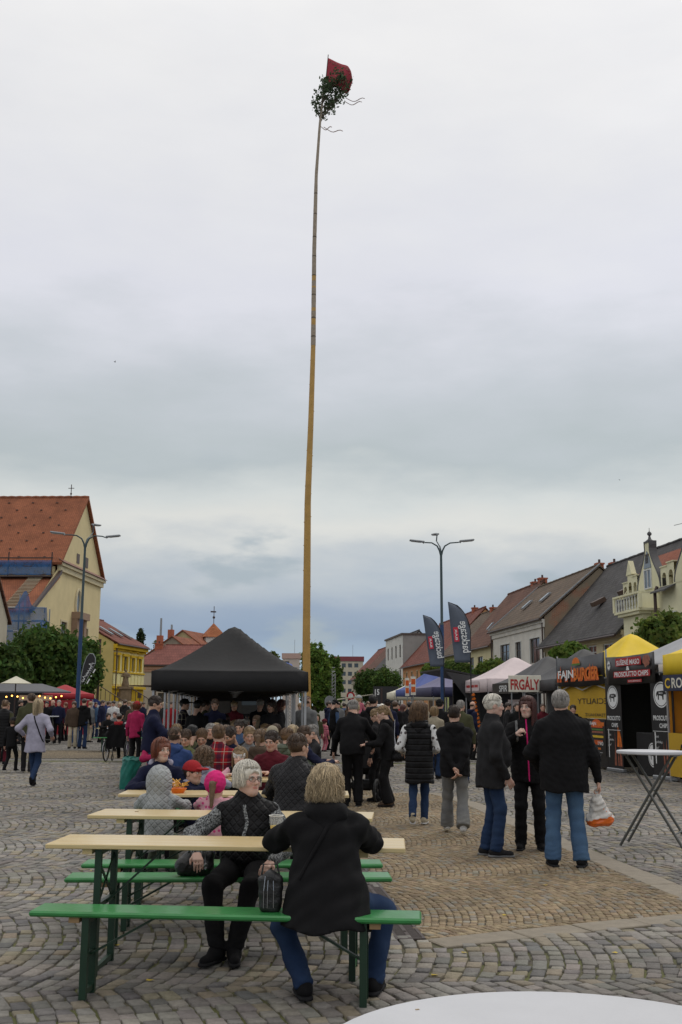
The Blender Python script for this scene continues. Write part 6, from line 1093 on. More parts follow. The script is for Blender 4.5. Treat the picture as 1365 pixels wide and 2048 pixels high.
def ik(S_, T_, l1, l2, pole):
    S_, T_ = np.asarray(S_, float), np.asarray(T_, float); v = T_ - S_; L_ = np.linalg.norm(v); mx_ = (l1 + l2) * .995
    if L_ > mx_: T_ = S_ + v / L_ * mx_; v = T_ - S_; L_ = mx_
    L_ = max(L_, abs(l1 - l2) + .01); a = (l1 * l1 - l2 * l2 + L_ * L_) / (2 * L_); h = math.sqrt(max(0, l1 * l1 - a * a)); d = v / np.linalg.norm(v); p = np.asarray(pole, float); p = p - d * (p @ d); p /= np.linalg.norm(p) + 1e-9
    return S_ + d * a + p * h, T_
def rotz(a): c, s = math.cos(a), math.sin(a); return np.array([[c, -s, 0], [s, c, 0], [0, 0, 1]])
def rotx(a): c, s = math.cos(a), math.sin(a); return np.array([[1, 0, 0], [0, c, -s], [0, s, c]])
def roty(a): c, s = math.cos(a), math.sin(a); return np.array([[c, 0, s], [0, 1, 0], [-s, 0, c]])
m_skin = mat_tint('skin', rough=.5, bump=.08, bscale=120, var=.06, vscale=30, spec=.4); _t, _b, _N, _L = nodes_of(m_skin); _b.inputs['Subsurface Weight'].default_value = .12; _b.inputs['Subsurface Radius'].default_value = (.012, .005, .003)
HAIRC = dict(white=(.62, .58, .50), blond=(.46, .35, .21), dblond=(.26, .17, .085), brown=(.07, .038, .02), dbrown=(.035, .02, .013), black=(.012, .010, .010), red=(.16, .045, .02), auburn=(.075, .022, .016), grey=(.26, .24, .22), lbrown=(.14, .08, .04))
m_lock = mat_tint('hair_locks', rough=.4, bump=0, var=.1, vscale=20, spec=.5)
def hair_mat(c):
    key = 'hair_' + c
    if key in _mats: return _mats[key]
    b_ = HAIRC[c]; m = mat(key, (*b_, 1), rough=.42, var=.35, vscale=22, bump=.3, bscale=90, spec=.5); return m
def fabric(key, c, kind='plain'):
    k = 'cloth_' + key + '_' + kind
    if k in _mats: return _mats[k]
    c4 = (*c, 1)
    m = mat(k, c4, rough=.88, var=.18, vscale=12, bump=.25, bscale=260, spec=.18)
    t, b, NN, LL = nodes_of(m)
    if kind == 'plain': return m
    co = NN('ShaderNodeTexCoord')
    if kind in ('quilt', 'puffer'):
        if kind == 'quilt':
            mp = NN('ShaderNodeMapping'); mp.inputs['Rotation'].default_value = (0, R(45), 0); LL(co.outputs['Object'], mp.inputs[0]); sp = NN('ShaderNodeSeparateXYZ'); LL(mp.outputs[0], sp.inputs[0])
            def tri(o): a = NN('ShaderNodeMath'); a.operation = 'MULTIPLY'; a.inputs[1].default_value = 24; LL(o, a.inputs[0]); q = NN('ShaderNodeMath'); q.operation = 'PINGPONG'; q.inputs[1].default_value = .5; LL(a.outputs[0], q.inputs[0]); return q.outputs[0]
            mn = NN('ShaderNodeMath'); mn.operation = 'MINIMUM'; LL(tri(sp.outputs[0]), mn.inputs[0]); LL(tri(sp.outputs[2]), mn.inputs[1]); hgt = mn.outputs[0]
        else:
            sp = NN('ShaderNodeSeparateXYZ'); LL(co.outputs['Object'], sp.inputs[0]); a = NN('ShaderNodeMath'); a.operation = 'MULTIPLY'; a.inputs[1].default_value = 13; LL(sp.outputs[2], a.inputs[0]); q = NN('ShaderNodeMath'); q.operation = 'PINGPONG'; q.inputs[1].default_value = .5; LL(a.outputs[0], q.inputs[0]); hgt = q.outputs[0]
        mr = NN('ShaderNodeMapRange'); mr.inputs[1].default_value = 0; mr.inputs[2].default_value = .22; mr.interpolation_type = 'SMOOTHSTEP'; LL(hgt, mr.inputs[0])
        bp = NN('ShaderNodeBump'); bp.inputs['Strength'].default_value = .7 if kind == 'puffer' else .45; bp.inputs['Distance'].default_value = .02; LL(mr.outputs[0], bp.inputs['Height']); LL(bp.outputs[0], b.inputs['Normal'])
        b.inputs['Roughness'].default_value = .55
    elif kind == 'melange':
        n = NN('ShaderNodeTexNoise'); n.inputs['Scale'].default_value = 95; n.inputs['Detail'].default_value = 3; LL(co.outputs['Object'], n.inputs['Vector']); rp = NN('ShaderNodeValToRGB'); LL(n.outputs['Fac'], rp.inputs[0]); rp.color_ramp.elements[0].position = .38; rp.color_ramp.elements[0].color = (.02, .02, .022, 1); rp.color_ramp.elements[1].position = .66; rp.color_ramp.elements[1].color = c4; LL(rp.outputs[0], b.inputs['Base Color'])
    elif kind == 'plaid':
        sp = NN('ShaderNodeSeparateXYZ'); LL(co.outputs['Object'], sp.inputs[0])
        def band(o, sc, off, lo_, hi_):
            a = NN('ShaderNodeMath'); a.operation = 'MULTIPLY_ADD'; a.inputs[1].default_value = sc; a.inputs[2].default_value = off; LL(o, a.inputs[0]); q = NN('ShaderNodeMath'); q.operation = 'FRACT'; LL(a.outputs[0], q.inputs[0]); g1 = NN('ShaderNodeMath'); g1.operation = 'GREATER_THAN'; g1.inputs[1].default_value = lo_; LL(q.outputs[0], g1.inputs[0]); g2 = NN('ShaderNodeMath'); g2.operation = 'LESS_THAN'; g2.inputs[1].default_value = hi_; LL(q.outputs[0], g2.inputs[0]); w = NN('ShaderNodeMath'); w.operation = 'MULTIPLY'; LL(g1.outputs[0], w.inputs[0]); LL(g2.outputs[0], w.inputs[1]); return w.outputs[0]
        def mixc(f, a, c): q = NN('ShaderNodeMixRGB'); LL(f, q.inputs[0]) if not isinstance(f, float) else None; LL(a, q.inputs[1]) if not isinstance(a, tuple) else setattr(q.inputs[1], 'default_value', a); q.inputs[2].default_value = c; return q.outputs[0]
        def half(o): h = NN('ShaderNodeMath'); h.operation = 'MULTIPLY'; h.inputs[1].default_value = .6; LL(o, h.inputs[0]); return h.outputs[0]
        c_ = mixc(half(band(sp.outputs[0], 7.5, 0, .1, .5)), c4, (.02, .012, .03, 1)); c_ = mixc(half(band(sp.outputs[2], 7.5, .2, .1, .5)), c_, (.02, .012, .03, 1)); c_ = mixc(half(band(sp.outputs[0], 7.5, 0, .72, .78)), c_, (.55, .5, .4, 1)); c_ = mixc(half(band(sp.outputs[2], 7.5, .2, .72, .78)), c_, (.55, .5, .4, 1)); LL(c_, b.inputs['Base Color'])
    elif kind in ('dots', 'print', 'camo'):
        v = NN('ShaderNodeTexVoronoi'); v.inputs['Scale'].default_value = {'dots': 26, 'print': 14, 'camo': 10}[kind]; LL(co.outputs['Object'], v.inputs['Vector']); mr = NN('ShaderNodeMapRange'); mr.inputs[1].default_value = .28; mr.inputs[2].default_value = .34; LL(v.outputs['Distance'], mr.inputs[0]); q = NN('ShaderNodeMixRGB'); LL(mr.outputs[0], q.inputs[0]); q.inputs[1].default_value = {'dots': (.55, .06, .2, 1), 'print': (.10, .08, .08, 1), 'camo': (.05, .055, .02, 1)}[kind]; q.inputs[2].default_value = c4; LL(q.outputs[0], b.inputs['Base Color'])
    elif kind == 'denim':
        n = NN('ShaderNodeTexNoise'); n.inputs['Scale'].default_value = 4.5; n.inputs['Detail'].default_value = 3; LL(co.outputs['Object'], n.inputs['Vector']); q = NN('ShaderNodeMixRGB'); mr = NN('ShaderNodeMapRange'); mr.inputs[1].default_value = .4; mr.inputs[2].default_value = .9; mr.inputs[4].default_value = .6; LL(n.outputs['Fac'], mr.inputs[0]); LL(mr.outputs[0], q.inputs[0]); q.inputs[1].default_value = c4; q.inputs[2].default_value = (min(1, c[0] * 2 + .01), min(1, c[1] * 1.9 + .01), min(1, c[2] * 1.6 + .01), 1); LL(q.outputs[0], b.inputs['Base Color'])
    return m
CL = dict(black=(.0085, .008, .0088), charcoal=(.020, .0192, .0205), navy=(.011, .013, .036), blue=(.03, .055, .15), lilac=(.36, .34, .42), white=(.62, .61, .60), grey=(.16, .16, .16), lgrey=(.33, .34, .34), olive=(.06, .06, .03), green=(.085, .10, .07), brown=(.075, .05, .035), beige=(.42, .36, .26), red=(.32, .02, .025), pink=(.52, .15, .2), hotpink=(.62, .025, .17), lpink=(.62, .33, .38), purple=(.08, .03, .10), jeans=(.018, .036, .085), ljeans=(.055, .105, .19), teal=(.015, .16, .14), magenta=(.35, .02, .08), sand=(.30, .26, .19), wine=(.10, .012, .02), camo=(.14, .15, .07), plaid=(.33, .014, .018), denim=(.05, .085, .16))
def head_sdf(q, face=True):
    d = d_ell(q, A3(0, -.012, .026), A3(.074, .094, .088)); d = smin(d, d_ell(q, A3(0, .028, -.03), A3(.058, .064, .082)), .03)
    d = smin(d, d_cap(q, cap((0, .058, -.085), (0, .05, -.09), .026)), .03)
    for s in (-1, 1): d = smin(d, d_cap(q, cap((s * .044, .0, -.06), (s * .015, .055, -.088), .022, .022)), .03)
    d = smin(d, d_cap(q, cap((0, -.022, -.06), (0, -.035, -.20), .052, .058)), .03)
    if face:
        for s in (-1, 1): d = smin(d, np.linalg.norm(q - A3(s * .037, .060, -.026), axis=1) - .022, .02)
        d = smin(d, d_cap(q, cap((-.034, .082, .024), (.034, .082, .024), .011)), .014)
        for s in (-1, 1): d = -smin(-d, np.linalg.norm(q - A3(s * .031, .101, .006), axis=1) - .016, .012)
        d = smin(d, d_cap(q, cap((0, .089, .014), (0, .106, -.024), .0075, .0125)), .010)
        for s in (-1, 1): d = smin(d, np.linalg.norm(q - A3(s * .010, .098, -.030), axis=1) - .008, .008)
        d = smin(d, d_ell(q, A3(0, .084, -.056), A3(.023, .013, .011)), .008)
        d = -smin(-d, d_ell(q, A3(0, .099, -.0565), A3(.021, .008, .0022)), .004)
    for s in (-1, 1): d = smin(d, d_ell(q, A3(s * .079, -.010, -.006), A3(.009, .021, .031)), .006)
    return d
def hair_sdf(q, style, seed):
    t = dict(short=.013, crop=.008, bob=.020, swept=.020, long=.018, pony=.012, bun=.012, messy=.019, curly=.030, bald=.006, side=.018).get(style, .014)
    d = d_ell(q, A3(0, -.016, .030), A3(.074 + t, .094 + t, .087 + t)); az = np.arctan2(q[:, 0], q[:, 1] + .01)
    zmin = -.055
    if style in ('short', 'crop', 'side'): zmin = -.060
    if style == 'bob': d = smin(d, d_ell(q, A3(0, -.03, -.025), A3(.088, .088, .085)), .03); zmin = -.105
    if style == 'swept': d = smin(d, d_ell(q, A3(0, -.035, -.005), A3(.085, .085, .075)), .03) + folds(q, seed, .006, .05); zmin = -.075
    if style == 'messy': d = smin(d, d_ell(q, A3(0, -.035, -.025), A3(.092, .095, .09)), .03); zmin = -.115
    if style == 'curly': d = smin(d, d_ell(q, A3(0, -.03, -.05), A3(.115, .10, .10)), .04); zmin = -.15
    if style == 'long': d = smin(d, d_cap(q, cap((0, -.045, -.02), (0, -.075, -.27), .085, .07, (A3(0, 1, 0), .6))), .03); zmin = -.34
    if style in ('pony',): d = smin(d, d_cap(q, cap((0, -.115, .03), (.0, -.145, -.17), .032, .014)), .02); zmin = -.2
    if style == 'bun': d = smin(d, np.linalg.norm(q - A3(0, -.115, .03), axis=1) - .045, .02)
    amp = dict(crop=.0015, short=.003, side=.004, messy=.011, curly=.012, bob=.004, long=.006).get(style, .003)
    d = d + amp * (np.sin(az * 34 + 3 * np.sin(q[:, 2] * 40 + seed)) * .6 + np.sin(az * 57 + q[:, 2] * 30 + seed)) * .6
    if style in ('messy', 'curly'): d = d + folds(q, seed, .020, .06)
    # open face
    fy, fz = (.118, -.052) if style not in ('bald',) else (.06, .04)
    fr = dict(messy=(.075, .085, .10), swept=(.066, .082, .115), bob=(.062, .075, .105), long=(.062, .08, .105), curly=(.064, .08, .10)).get(style, (.078, .092, .112))
    if style == 'bald': d = np.maximum(d, q[:, 2] - .03)
    d = np.maximum(d, -d_ell(q, A3(0, fy, fz), A3(*fr)))
    if style in ('short', 'crop', 'side', 'bald', 'pony', 'bun'):                     # free the ears and the nape
        for s in (-1, 1): d = np.maximum(d, -d_ell(q, A3(s * .085, .012, -.035), A3(.03, .036, .055)))
        nz = np.where(q[:, 1] < -.02, -.058, -.02); e = nz - q[:, 2]; d = np.maximum(d, np.where((q[:, 1] < -.1) & (style == 'pony'), -1, e))
    return np.maximum(d, zmin - q[:, 2])
def strands(style, n, rad, seed, wav):
    """single locks lying over the hair, in head space"""
    r = np.random.default_rng(seed); V, Fc = [], []; drop = dict(messy=-.075, swept=-.05, bob=-.085, curly=-.14, long=-.33, short=-.035, side=-.04, pony=.0).get(style, -.03); t = dict(swept=.024, messy=.023, curly=.036, bob=.024, long=.024).get(style, .016)
    for i in range(n):
        az = r.uniform(-math.pi, math.pi); fr = abs(az) < .95; th0 = r.uniform(.0, 1.1); m = 7; pts = []
        th1 = r.uniform(.85, 1.1) if fr else (1.6 if style not in ('short', 'side', 'crop', 'pony', 'bun', 'bald') else r.uniform(1.1, 1.75 if abs(az) > 2.2 else 1.35)); e = A3(.074 + t, .094 + t, .087 + t) * r.uniform(.97, 1.05 if style not in ('messy', 'curly') else 1.10); tw = r.uniform(-.5, .5) * wav
        for j in range(m):
            u = j / (m - 1); th = min(th0 + (th1 - th0) * u * (1 if fr else 1.7), th1); a = az + tw * u + wav * .12 * math.sin(u * 7 + i); p = A3(math.sin(th) * math.sin(a) * e[0], math.sin(th) * math.cos(a) * e[1] - .016, math.cos(th) * e[2] + .03)
            if not fr and u > .55 and style not in ('short', 'side', 'crop', 'pony', 'bun', 'bald'): p[2] += (drop * r.uniform(.75, 1.1) - .03) * (u - .55) / .45; p[:2] *= 1 - .10 * (u - .55) + wav * .02 * math.sin(u * 12 + i)
            if wav > .5 and u > .45: p += (A3(math.sin(u * 15 + i), math.cos(u * 13 + i * 2), math.sin(u * 11 + i * 3)) * .012 + A3(p[0], p[1], 0) * .16 * (u - .45) * (i % 3) + A3(math.cos(a), -math.sin(a), 0) * .013 * math.sin(u * (9 + i % 6) + i)) * min(1.2, wav)
            pts.append(p)
        pts = np.array(pts); tg = np.gradient(pts, axis=0); tg /= np.linalg.norm(tg, axis=1, keepdims=True) + 1e-9; up = pts - A3(0, -.016, .0); e1 = np.cross(tg, up); e1 /= np.linalg.norm(e1, axis=1, keepdims=True) + 1e-9; e2 = np.cross(e1, tg); w = rad * np.array([.7, 1, 1, 1, .9, .7, .2])[:, None] * r.uniform(.6, 1.4); b0 = sum(len(x) for x in V)
        ring = np.stack([pts + e1 * w, pts + e2 * w * .8, pts - e1 * w], 1).reshape(-1, 3); V.append(ring)
        for j in range(m - 1):
            for k in range(3): a_ = b0 + j * 3 + k; c_ = b0 + j * 3 + (k + 1) % 3; Fc.append((a_, c_, c_ + 3, a_ + 3))
    return np.concatenate(V), np.array(Fc), np.repeat(r.uniform(.45, 1.55, n), 21)  # random tone per lock: lit and dark hair streaks put into the colour
def hand_mesh(wr, fdir, side, pn, curl, h, s, fine):
    f = fdir / (np.linalg.norm(fdir) + 1e-9); pn = np.asarray(pn, float); pn = pn - f * (pn @ f); pn /= np.linalg.norm(pn) + 1e-9; l = np.cross(f, pn) * side; cs = [cap(wr - f * .05, wr + f * .01, .024, .022)]; fin = []
    for i, (o, ln) in enumerate(((-.029, .066), (-.010, .076), (.010, .071), (.028, .056))):
        k = wr + f * .085 * s + l * o * s; cs.append(cap(wr + l * o * .5 * s, k, .016 * s, .0125 * s)); c = curl * (1 + .08 * i); p = k
        for j, q in enumerate((.45, .32, .25)):
            a = c * (j + .6); dr = f * math.cos(a) + pn * math.sin(a) + l * o * 1.2; dr /= np.linalg.norm(dr); e = p + dr * ln * q * s * 1.15; fin.append(cap(p, e, (.0088 - .0008 * j) * s, (.0082 - .0010 * j) * s)); p = e
    tb = wr + f * .025 * s - l * .026 * s; t1 = tb + (f * .6 - l * .55 + pn * .35) * .04 * s; t2 = t1 + (f * .8 - l * .1 + pn * .45) * .034 * s; fin += [cap(tb, t1, .014 * s, .0105 * s), cap(t1, t2, .0102 * s, .008 * s)]
    al = cs + fin; lo, hi = bounds(al, .012)
    def fn(p): d = union(p, cs, .015); e = None; 
    def fn(p):
        d = union(p, cs, .016)
        for c in fin: d = smin(d, d_cap(p, c), .004)
        return d
    return snets(fn, lo, hi, h)
PEOPLE = [0]
def person(label, x, y, heading, Hh=1.72, d=None, top='black', top_kind='plain', sleeve=None, sleeve_kind='plain', bot='black', bot_kind='plain', shoes='black', sole=None, hair='brown', style='short', skin=(.56, .34, .25), sit=None, lean=3, side_lean=0, hy=0, hp=0, bulk=1.0, bw=1.0, rh=None, lh=None, rp=None, lp=None, ra=None, la=None, kl=None, kr=None, hem=None, flare=1.0, leg=1.0, wide=1.0, hood=None, hood_up=False, collar=None, hat=None, hat_col=None, curl=.45, glasses=False, belly=0.0, group=None, beard=False, nstr=None, zipper=None, puff=1.0, seat_y=0.0, twist=0, wavy=None, z0=0.0, child=False, foot_pitch=(0, 0), toe=(8, 8), cat='person', seed=None, ts=None, fold=1.0, hips=1.0):
    PEOPLE[0] += 1; sd = seed or PEOPLE[0] * 13 + 5; rs = random.Random(sd); d = d if d is not None else math.hypot(x, y); s = Hh / 1.75; hs = (1.0 if not child else 1.22) * s ** .6 if not child else .93
    t = thing('person', label, cat, (x, y, z0), -R(heading), group); hb = min(.034, max(.0125, d * .00095)); hh = min(.020, max(.0058, d * .0006))
    ln = R(lean); u = A3(math.sin(R(side_lean)), math.sin(ln), math.cos(ln)); u /= np.linalg.norm(u); nf = A3(0, math.cos(ln), -math.sin(ln)); sq = (nf, .74); TW = rotz(-R(twist))
    pz = (.53 * Hh) if sit is None else sit + .095 * s; P0 = A3(0, seat_y, pz); ts = ts if ts is not None else (.93 if sit is not None and not child else 1.0); up_ = lambda k: P0 + u * k * s * ts
    wst, chs, shc, nkb = up_(.13), up_(.34), up_(.47), up_(.545); SW = .178 * s * bw
    sx = TW @ A3(1, 0, 0); SR, SL = shc + sx * SW - u * .042 * s, shc - sx * SW - u * .042 * s
    if child: nkb = up_(.53)
    # arms
    def arm(S_, T_, sg, pole):
        if T_ is None: T_ = A3(sg * .27 * s * bw, .05 + P0[1] + math.sin(ln) * .2, pz - .10 * s)
        pole = A3(sg * .5, -.8, -.3) if pole is None else A3(*pole); return ik(S_, T_, .29 * s, .255 * s, pole)
    ER, WR = arm(SR, None if rh is None else A3(*rh), 1, rp); EL, WL = arm(SL, None if lh is None else A3(*lh), -1, lp)
    b_ = bulk * s; arms = []
    for S_, E_, W_ in ((SR, ER, WR), (SL, EL, WL)): arms += [cap(S_, E_, .062 * s * bulk ** .75 * puff, .054 * s * bulk ** .75 * puff), cap(E_, W_, .053 * s * bulk ** .75 * puff, .040 * s * puff)]
    tors = [cap(P0 + u * .02, wst, .160 * b_ * hips, .156 * b_ * (1 + hips) / 2, sq), cap(wst, chs, .156 * b_, .162 * b_ * bw ** .5, sq), cap(chs, shc - u * .03 * s, .160 * b_ * bw ** .5, .115 * b_, sq), cap(shc - u * .03 * s, SR, .078 * s * bulk ** .4, .064 * s * bulk ** .6), cap(shc - u * .03 * s, SL, .078 * s * bulk ** .4, .064 * s * bulk ** .6), cap(shc, nkb, .085 * s, .060 * s), cap(nkb - u * .02 * s, SR - (SR - shc) * .25, .045 * s, .045 * s), cap(nkb - u * .02 * s, SL - (SL - shc) * .25, .045 * s, .045 * s)]
    if belly: c = wst + nf * .05; tors.append(cap(c, c + u * .1, .12 * b_ + belly, .11 * b_ + belly))
    fm = top if isinstance(top, tuple) else CL[top]; tm = fabric(str(top), fm, top_kind)
    cutz = None
    if hem is not None:
        cutz = hem * Hh; lo_z = cutz - .1; tors.append(cap(P0, A3(P0[0], P0[1] - .005 - (.07 if sit is not None else 0), lo_z), .165 * b_ * hips, .172 * b_ * flare * hips, sq)); 
    elif sit is not None: tors.append(cap(P0 - u * .01 + nf * -.02, P0 + nf * .05, .17 * b_, .16 * b_, sq))
    if collar:
        for k in range(8): a = 2 * math.pi * k / 8; a2 = a + .8; c0 = nkb + u * .005; tors.append(cap(c0 + TW @ A3(.062 * math.sin(a) * s, .056 * math.cos(a) * s, 0) - u * .02, c0 + TW @ A3(.064 * math.sin(a2) * s, .058 * math.cos(a2) * s, 0) + u * .02 * collar, .014))
    hoods = []
    if hood and not hood_up:
        bk = -nf; c0 = nkb - u * .02
        for k in range(9): a = -1.5 + 3.0 * k / 8; a2 = -1.5 + 3.0 * (k + 1) / 8; q = lambda w: c0 + sx * math.sin(w) * .098 * s + bk * (.088 * math.cos(w) + .012) * s + u * (.012 - .03 * max(0, math.cos(w))) * s; (k < 8) and hoods.append(cap(q(a), q(a2), .040 * s))
        hoods += [cap(c0 + bk * .10 * s - u * .02, c0 + bk * .115 * s - u * .14 * s, .055 * s, .03 * s), cap(c0 + bk * .09 * s + sx * .08 - u * .03, c0 + bk * .11 * s - u * .13 * s, .04 * s, .028 * s), cap(c0 + bk * .09 * s - sx * .08 - u * .03, c0 + bk * .11 * s - u * .13 * s, .04 * s, .028 * s)]
    sm_ = None
    if sleeve: sm_ = fabric(str(sleeve), CL[sleeve], sleeve_kind); body_caps = tors
    else: body_caps = tors + arms
    amp = (.011 if d < 16 else .006) * fold
    def fj(p):
        q = union(p, body_caps, .045 * s)
        q = q + folds(p, sd, amp * .7, .15) + folds(p, sd + 1, amp * .6, .065)
        if cutz is not None: q = np.maximum(q, cutz + .012 * np.sin(p[:, 0] * 19) - p[:, 2])
        return q
    lo, hi = bounds(body_caps, .03); v, f = snets(fj, lo, hi, hb); mesh_np('jacket' if not sleeve else 'vest', v, f, tm, t)
    if sleeve:
        for ar_ in (arms[:2], arms[2:]): lo, hi = bounds(ar_, .03); v, f = snets(lambda p: union(p, ar_, .02) + folds(p, sd + 3, amp, .09), lo, hi, hb); mesh_np('sleeve', v, f, sm_, t)
    if hoods:
        hm = tm if hood is True else fabric(str(hood), CL[hood]); lo, hi = bounds(hoods, .02); v, f = snets(lambda p: union(p, hoods, .03) + folds(p, sd + 9, .005, .08), lo, hi, hb); mesh_np('hood', v, f, hm, t)
    # legs
    lb = leg * s; hipr, hipl = P0 + A3(.088 * s, .0, -.02), P0 + A3(-.088 * s, .0, -.02)
    if sit is None: aR = A3(.10 * s, -.01, .085) if ra is None else A3(*ra); aL = A3(-.10 * s, .01, .085) if la is None else A3(*la); pole = A3(0, 1, 0)
    else: aR = A3(.12 * s, seat_y + .40, .085) if ra is None else A3(*ra); aL = A3(-.12 * s, seat_y + .42, .085) if la is None else A3(*la); pole = A3(0, .7, 1)
    KR, aR = ik(hipr, aR, .418 * s, .416 * s, pole + (A3(*kr) if kr else 0)); KL, aL = ik(hipl, aL, .418 * s, .416 * s, pole + (A3(*kl) if kl else 0))
    tr = [cap(hipr, hipl, .092 * lb, .092 * lb), cap(P0 - A3(0, 0, .02), P0 + u * .05, .135 * lb, .13 * lb, sq)]
    for h_, K_, a_ in ((hipr, KR, aR), (hipl, KL, aL)): e_ = a_ + (K_ - a_) / np.linalg.norm(K_ - a_) * .0; tr += [cap(h_, K_, .088 * lb, .064 * lb), cap(K_, e_, .065 * lb, .047 * lb * wide), cap(K_ * .45 + e_ * .55, e_, .052 * lb * (1 + wide) / 2, .049 * lb * wide)]
    bm = fabric(str(bot), CL[bot], bot_kind); lo, hi = bounds(tr, .02)
    def ft_(p):
        e = np.minimum(np.linalg.norm(p - aR, axis=1), np.linalg.norm(p - aL, axis=1)); ring = .0045 * np.sin(p[:, 2] * 130 + 2 * np.sin(p[:, 0] * 30)) * np.clip(1 - e / .22, 0, 1)
        cu_ = np.full(len(p), -9.)
        for a_, K_ in ((aR, KR), (aL, KL)): w_ = p - a_; sn = (K_ - a_) / np.linalg.norm(K_ - a_); cu_ = np.where((w_ * w_).sum(1) < .035, -(w_ @ sn + .028), cu_)
        return np.maximum(np.maximum(union(p, tr, .03 * s) + folds(p, sd + 5, .0065, .13) + ring, cu_), .022 - p[:, 2])
    v, f = snets(ft_, lo, hi, hb); mesh_np('trousers', v, f, bm, t)
    # shoes
    for a_, fp, to, sg in ((aR, foot_pitch[0], toe[0], 1), (aL, foot_pitch[1], toe[1], -1)):
        Rm = rotz(-R(to) * sg) @ rotx(-R(fp)); of = lambda *q: a_ + Rm @ (A3(*q) * s); sh = [cap(of(0, -.045, -.035), of(0, .03, -.03), .043 * s, .042 * s), cap(of(0, .0, -.045), of(0, .15, -.055), .042 * s, .036 * s), cap(of(0, 0, .02), of(0, .01, -.02), .043 * s, .046 * s)]; lo, hi = bounds(sh, .01)
        hz = min(.02, hb); base = lambda p: ((p - a_) @ Rm)[:, 2] + .085 * s
        v, f = snets(lambda p: np.maximum(union(p, sh, .03), .016 - base(p)), lo, hi, hz); o = mesh_np('shoe', v, f, fabric('shoe_' + shoes, CL[shoes]), t)
        if d < 26:
            so = [cap(of(0, -.05, -.075), of(0, .155, -.075), .047 * s, .042 * s)]; lo, hi = bounds(so, .01); v, f = snets(lambda p: np.maximum(np.maximum(union(p, so, .02), -base(p)), base(p) - .024), lo, hi, hz); mesh_np('sole', v, f, fabric('sole_' + (sole or 'black'), CL[sole or 'charcoal']), o)
    # head: face the way it looks
    HR = rotz(-R(hy)) @ rotx(R(hp)) ; hc = nkb + (u * .5 + A3(0, 0, .5)) * .135 * s * (1.0 if not child else .92) + nf * .02 * s; toh = lambda p: ((p - hc) @ HR) / hs; frh = lambda q: q * hs @ HR.T + hc
    V, Fc, Cc = [], [], []
    def addm(v, f, c): n0 = sum(len(x_) for x_ in V); V.append(v); Fc.append(f + n0); Cc.append(np.tile(np.asarray(c, float), (len(v), 1)) if np.ndim(c) == 1 else c)
    v, f = snets(lambda q: head_sdf(q, d < 30), (-.10, -.13, -.20), (.10, .13, .13), hh / hs); sk = np.array(skin); c = np.tile(sk, (len(v), 1))
    lip = d_ell(v, A3(0, .092, -.056), A3(.022, .02, .0095)) < 0; c[lip] = sk * (.86, .55, .55); ck = np.exp(-(((v[:, 0] ** 2) ** .5 - .036) ** 2 + (v[:, 2] + .025) ** 2) / .0005) * (v[:, 1] > .04); c *= (1 - ck[:, None] * np.array([.0, .16, .16])); ey = np.exp(-(((np.abs(v[:, 0]) - .031) / .017) ** 2 + ((v[:, 2] - .006) / .012) ** 2)) * (v[:, 1] > .05); c *= 1 - .28 * ey[:, None]
    if beard: bd = (v[:, 2] < -.035) & (v[:, 1] > -.01) & (v[:, 2] > -.12) & ~lip; c[bd] = c[bd] * .35 + np.array(HAIRC[hair]) * .65
    addm(frh(v), f, c)
    if d < 30:
        for sgn in (-1, 1):
            e = MB().ball((sgn * .031, .0815, .0055), .0122, 10); addm(frh(np.array(e.v)), np.array([q for q in e.f if len(q) == 4]), (.62, .6, .57)); e = MB().ball((sgn * .0305, .0905, .0055), .0052, 8, (1, .7, 1)); addm(frh(np.array(e.v)), np.array([q for q in e.f if len(q) == 4]), (.03, .022, .018))
            e = MB().tube([(sgn * .014, .094, .0225), (sgn * .03, .094, .0265), (sgn * .046, .083, .021)], [.003, .0036, .002], 5, cap=False); addm(frh(np.array(e.v)), np.array(e.f), np.array(HAIRC[hair]) * .7 + .01)
            e = MB().tube([(sgn * .018, .0925, .0115), (sgn * .031, .0955, .0145), (sgn * .044, .0875, .0105)], .0026, 5, cap=False); addm(frh(np.array(e.v)), np.array(e.f), sk * .45)
    HI = []
    for (W_, E_, sg) in ((WR, ER, 1), (WL, EL, -1)):
        HI.append(len(V)); fd = W_ - E_; pn = A3(-sg * 1.0, 0, 0) if abs(fd[2]) > .6 * np.linalg.norm(fd) else A3(0, 0, -1.0); v, f = hand_mesh(W_ + fd / np.linalg.norm(fd) * .012, fd, sg, pn, curl, min(.014, max(.0055, hh * .9)), s, d < 16); addm(v, f, sk * (.98, .95, .95))
    off = np.cumsum([0] + [len(x_) for x_ in V]); hv = V[0]; nk = np.argsort(hv[:, 2])[:40]; nk = [int(nk[0]), int(nk[13]), int(nk[27])]
    for q_, (W_, E_, S_) in enumerate(((WR, ER, SR), (WL, EL, SL))):          # limb cores inside the sleeves keep the body in one piece
        hm_ = V[len(V) - 2 + q_] if False else V[HI[q_]]; wi = np.argsort(np.linalg.norm(hm_ - E_, axis=1))[[0, 5, 9]] + off[HI[q_]]; rings = [list(wi)]; n0 = sum(len(x_) for x_ in V); ex = []
        for c_ in (E_, S_, shc): ex += [c_ + A3(.012, 0, .0), c_ + A3(-.008, .012, 0), c_ + A3(-.008, -.012, 0)]; rings.append([n0 + len(ex) - 3, n0 + len(ex) - 2, n0 + len(ex) - 1])
        rings.append(nk); qf = [(a_[k], a_[(k + 1) % 3], c_[(k + 1) % 3], c_[k]) for a_, c_ in zip(rings, rings[1:]) for k in range(3)]; V.append(np.array(ex)); Fc.append(np.array(qf)); Cc.append(np.tile(sk, (9, 1)))
    mesh_np('body', np.concatenate(V), np.concatenate(Fc), m_skin, t, colors=np.concatenate(Cc))
    # hair, hats
    hm = hair_mat(hair)
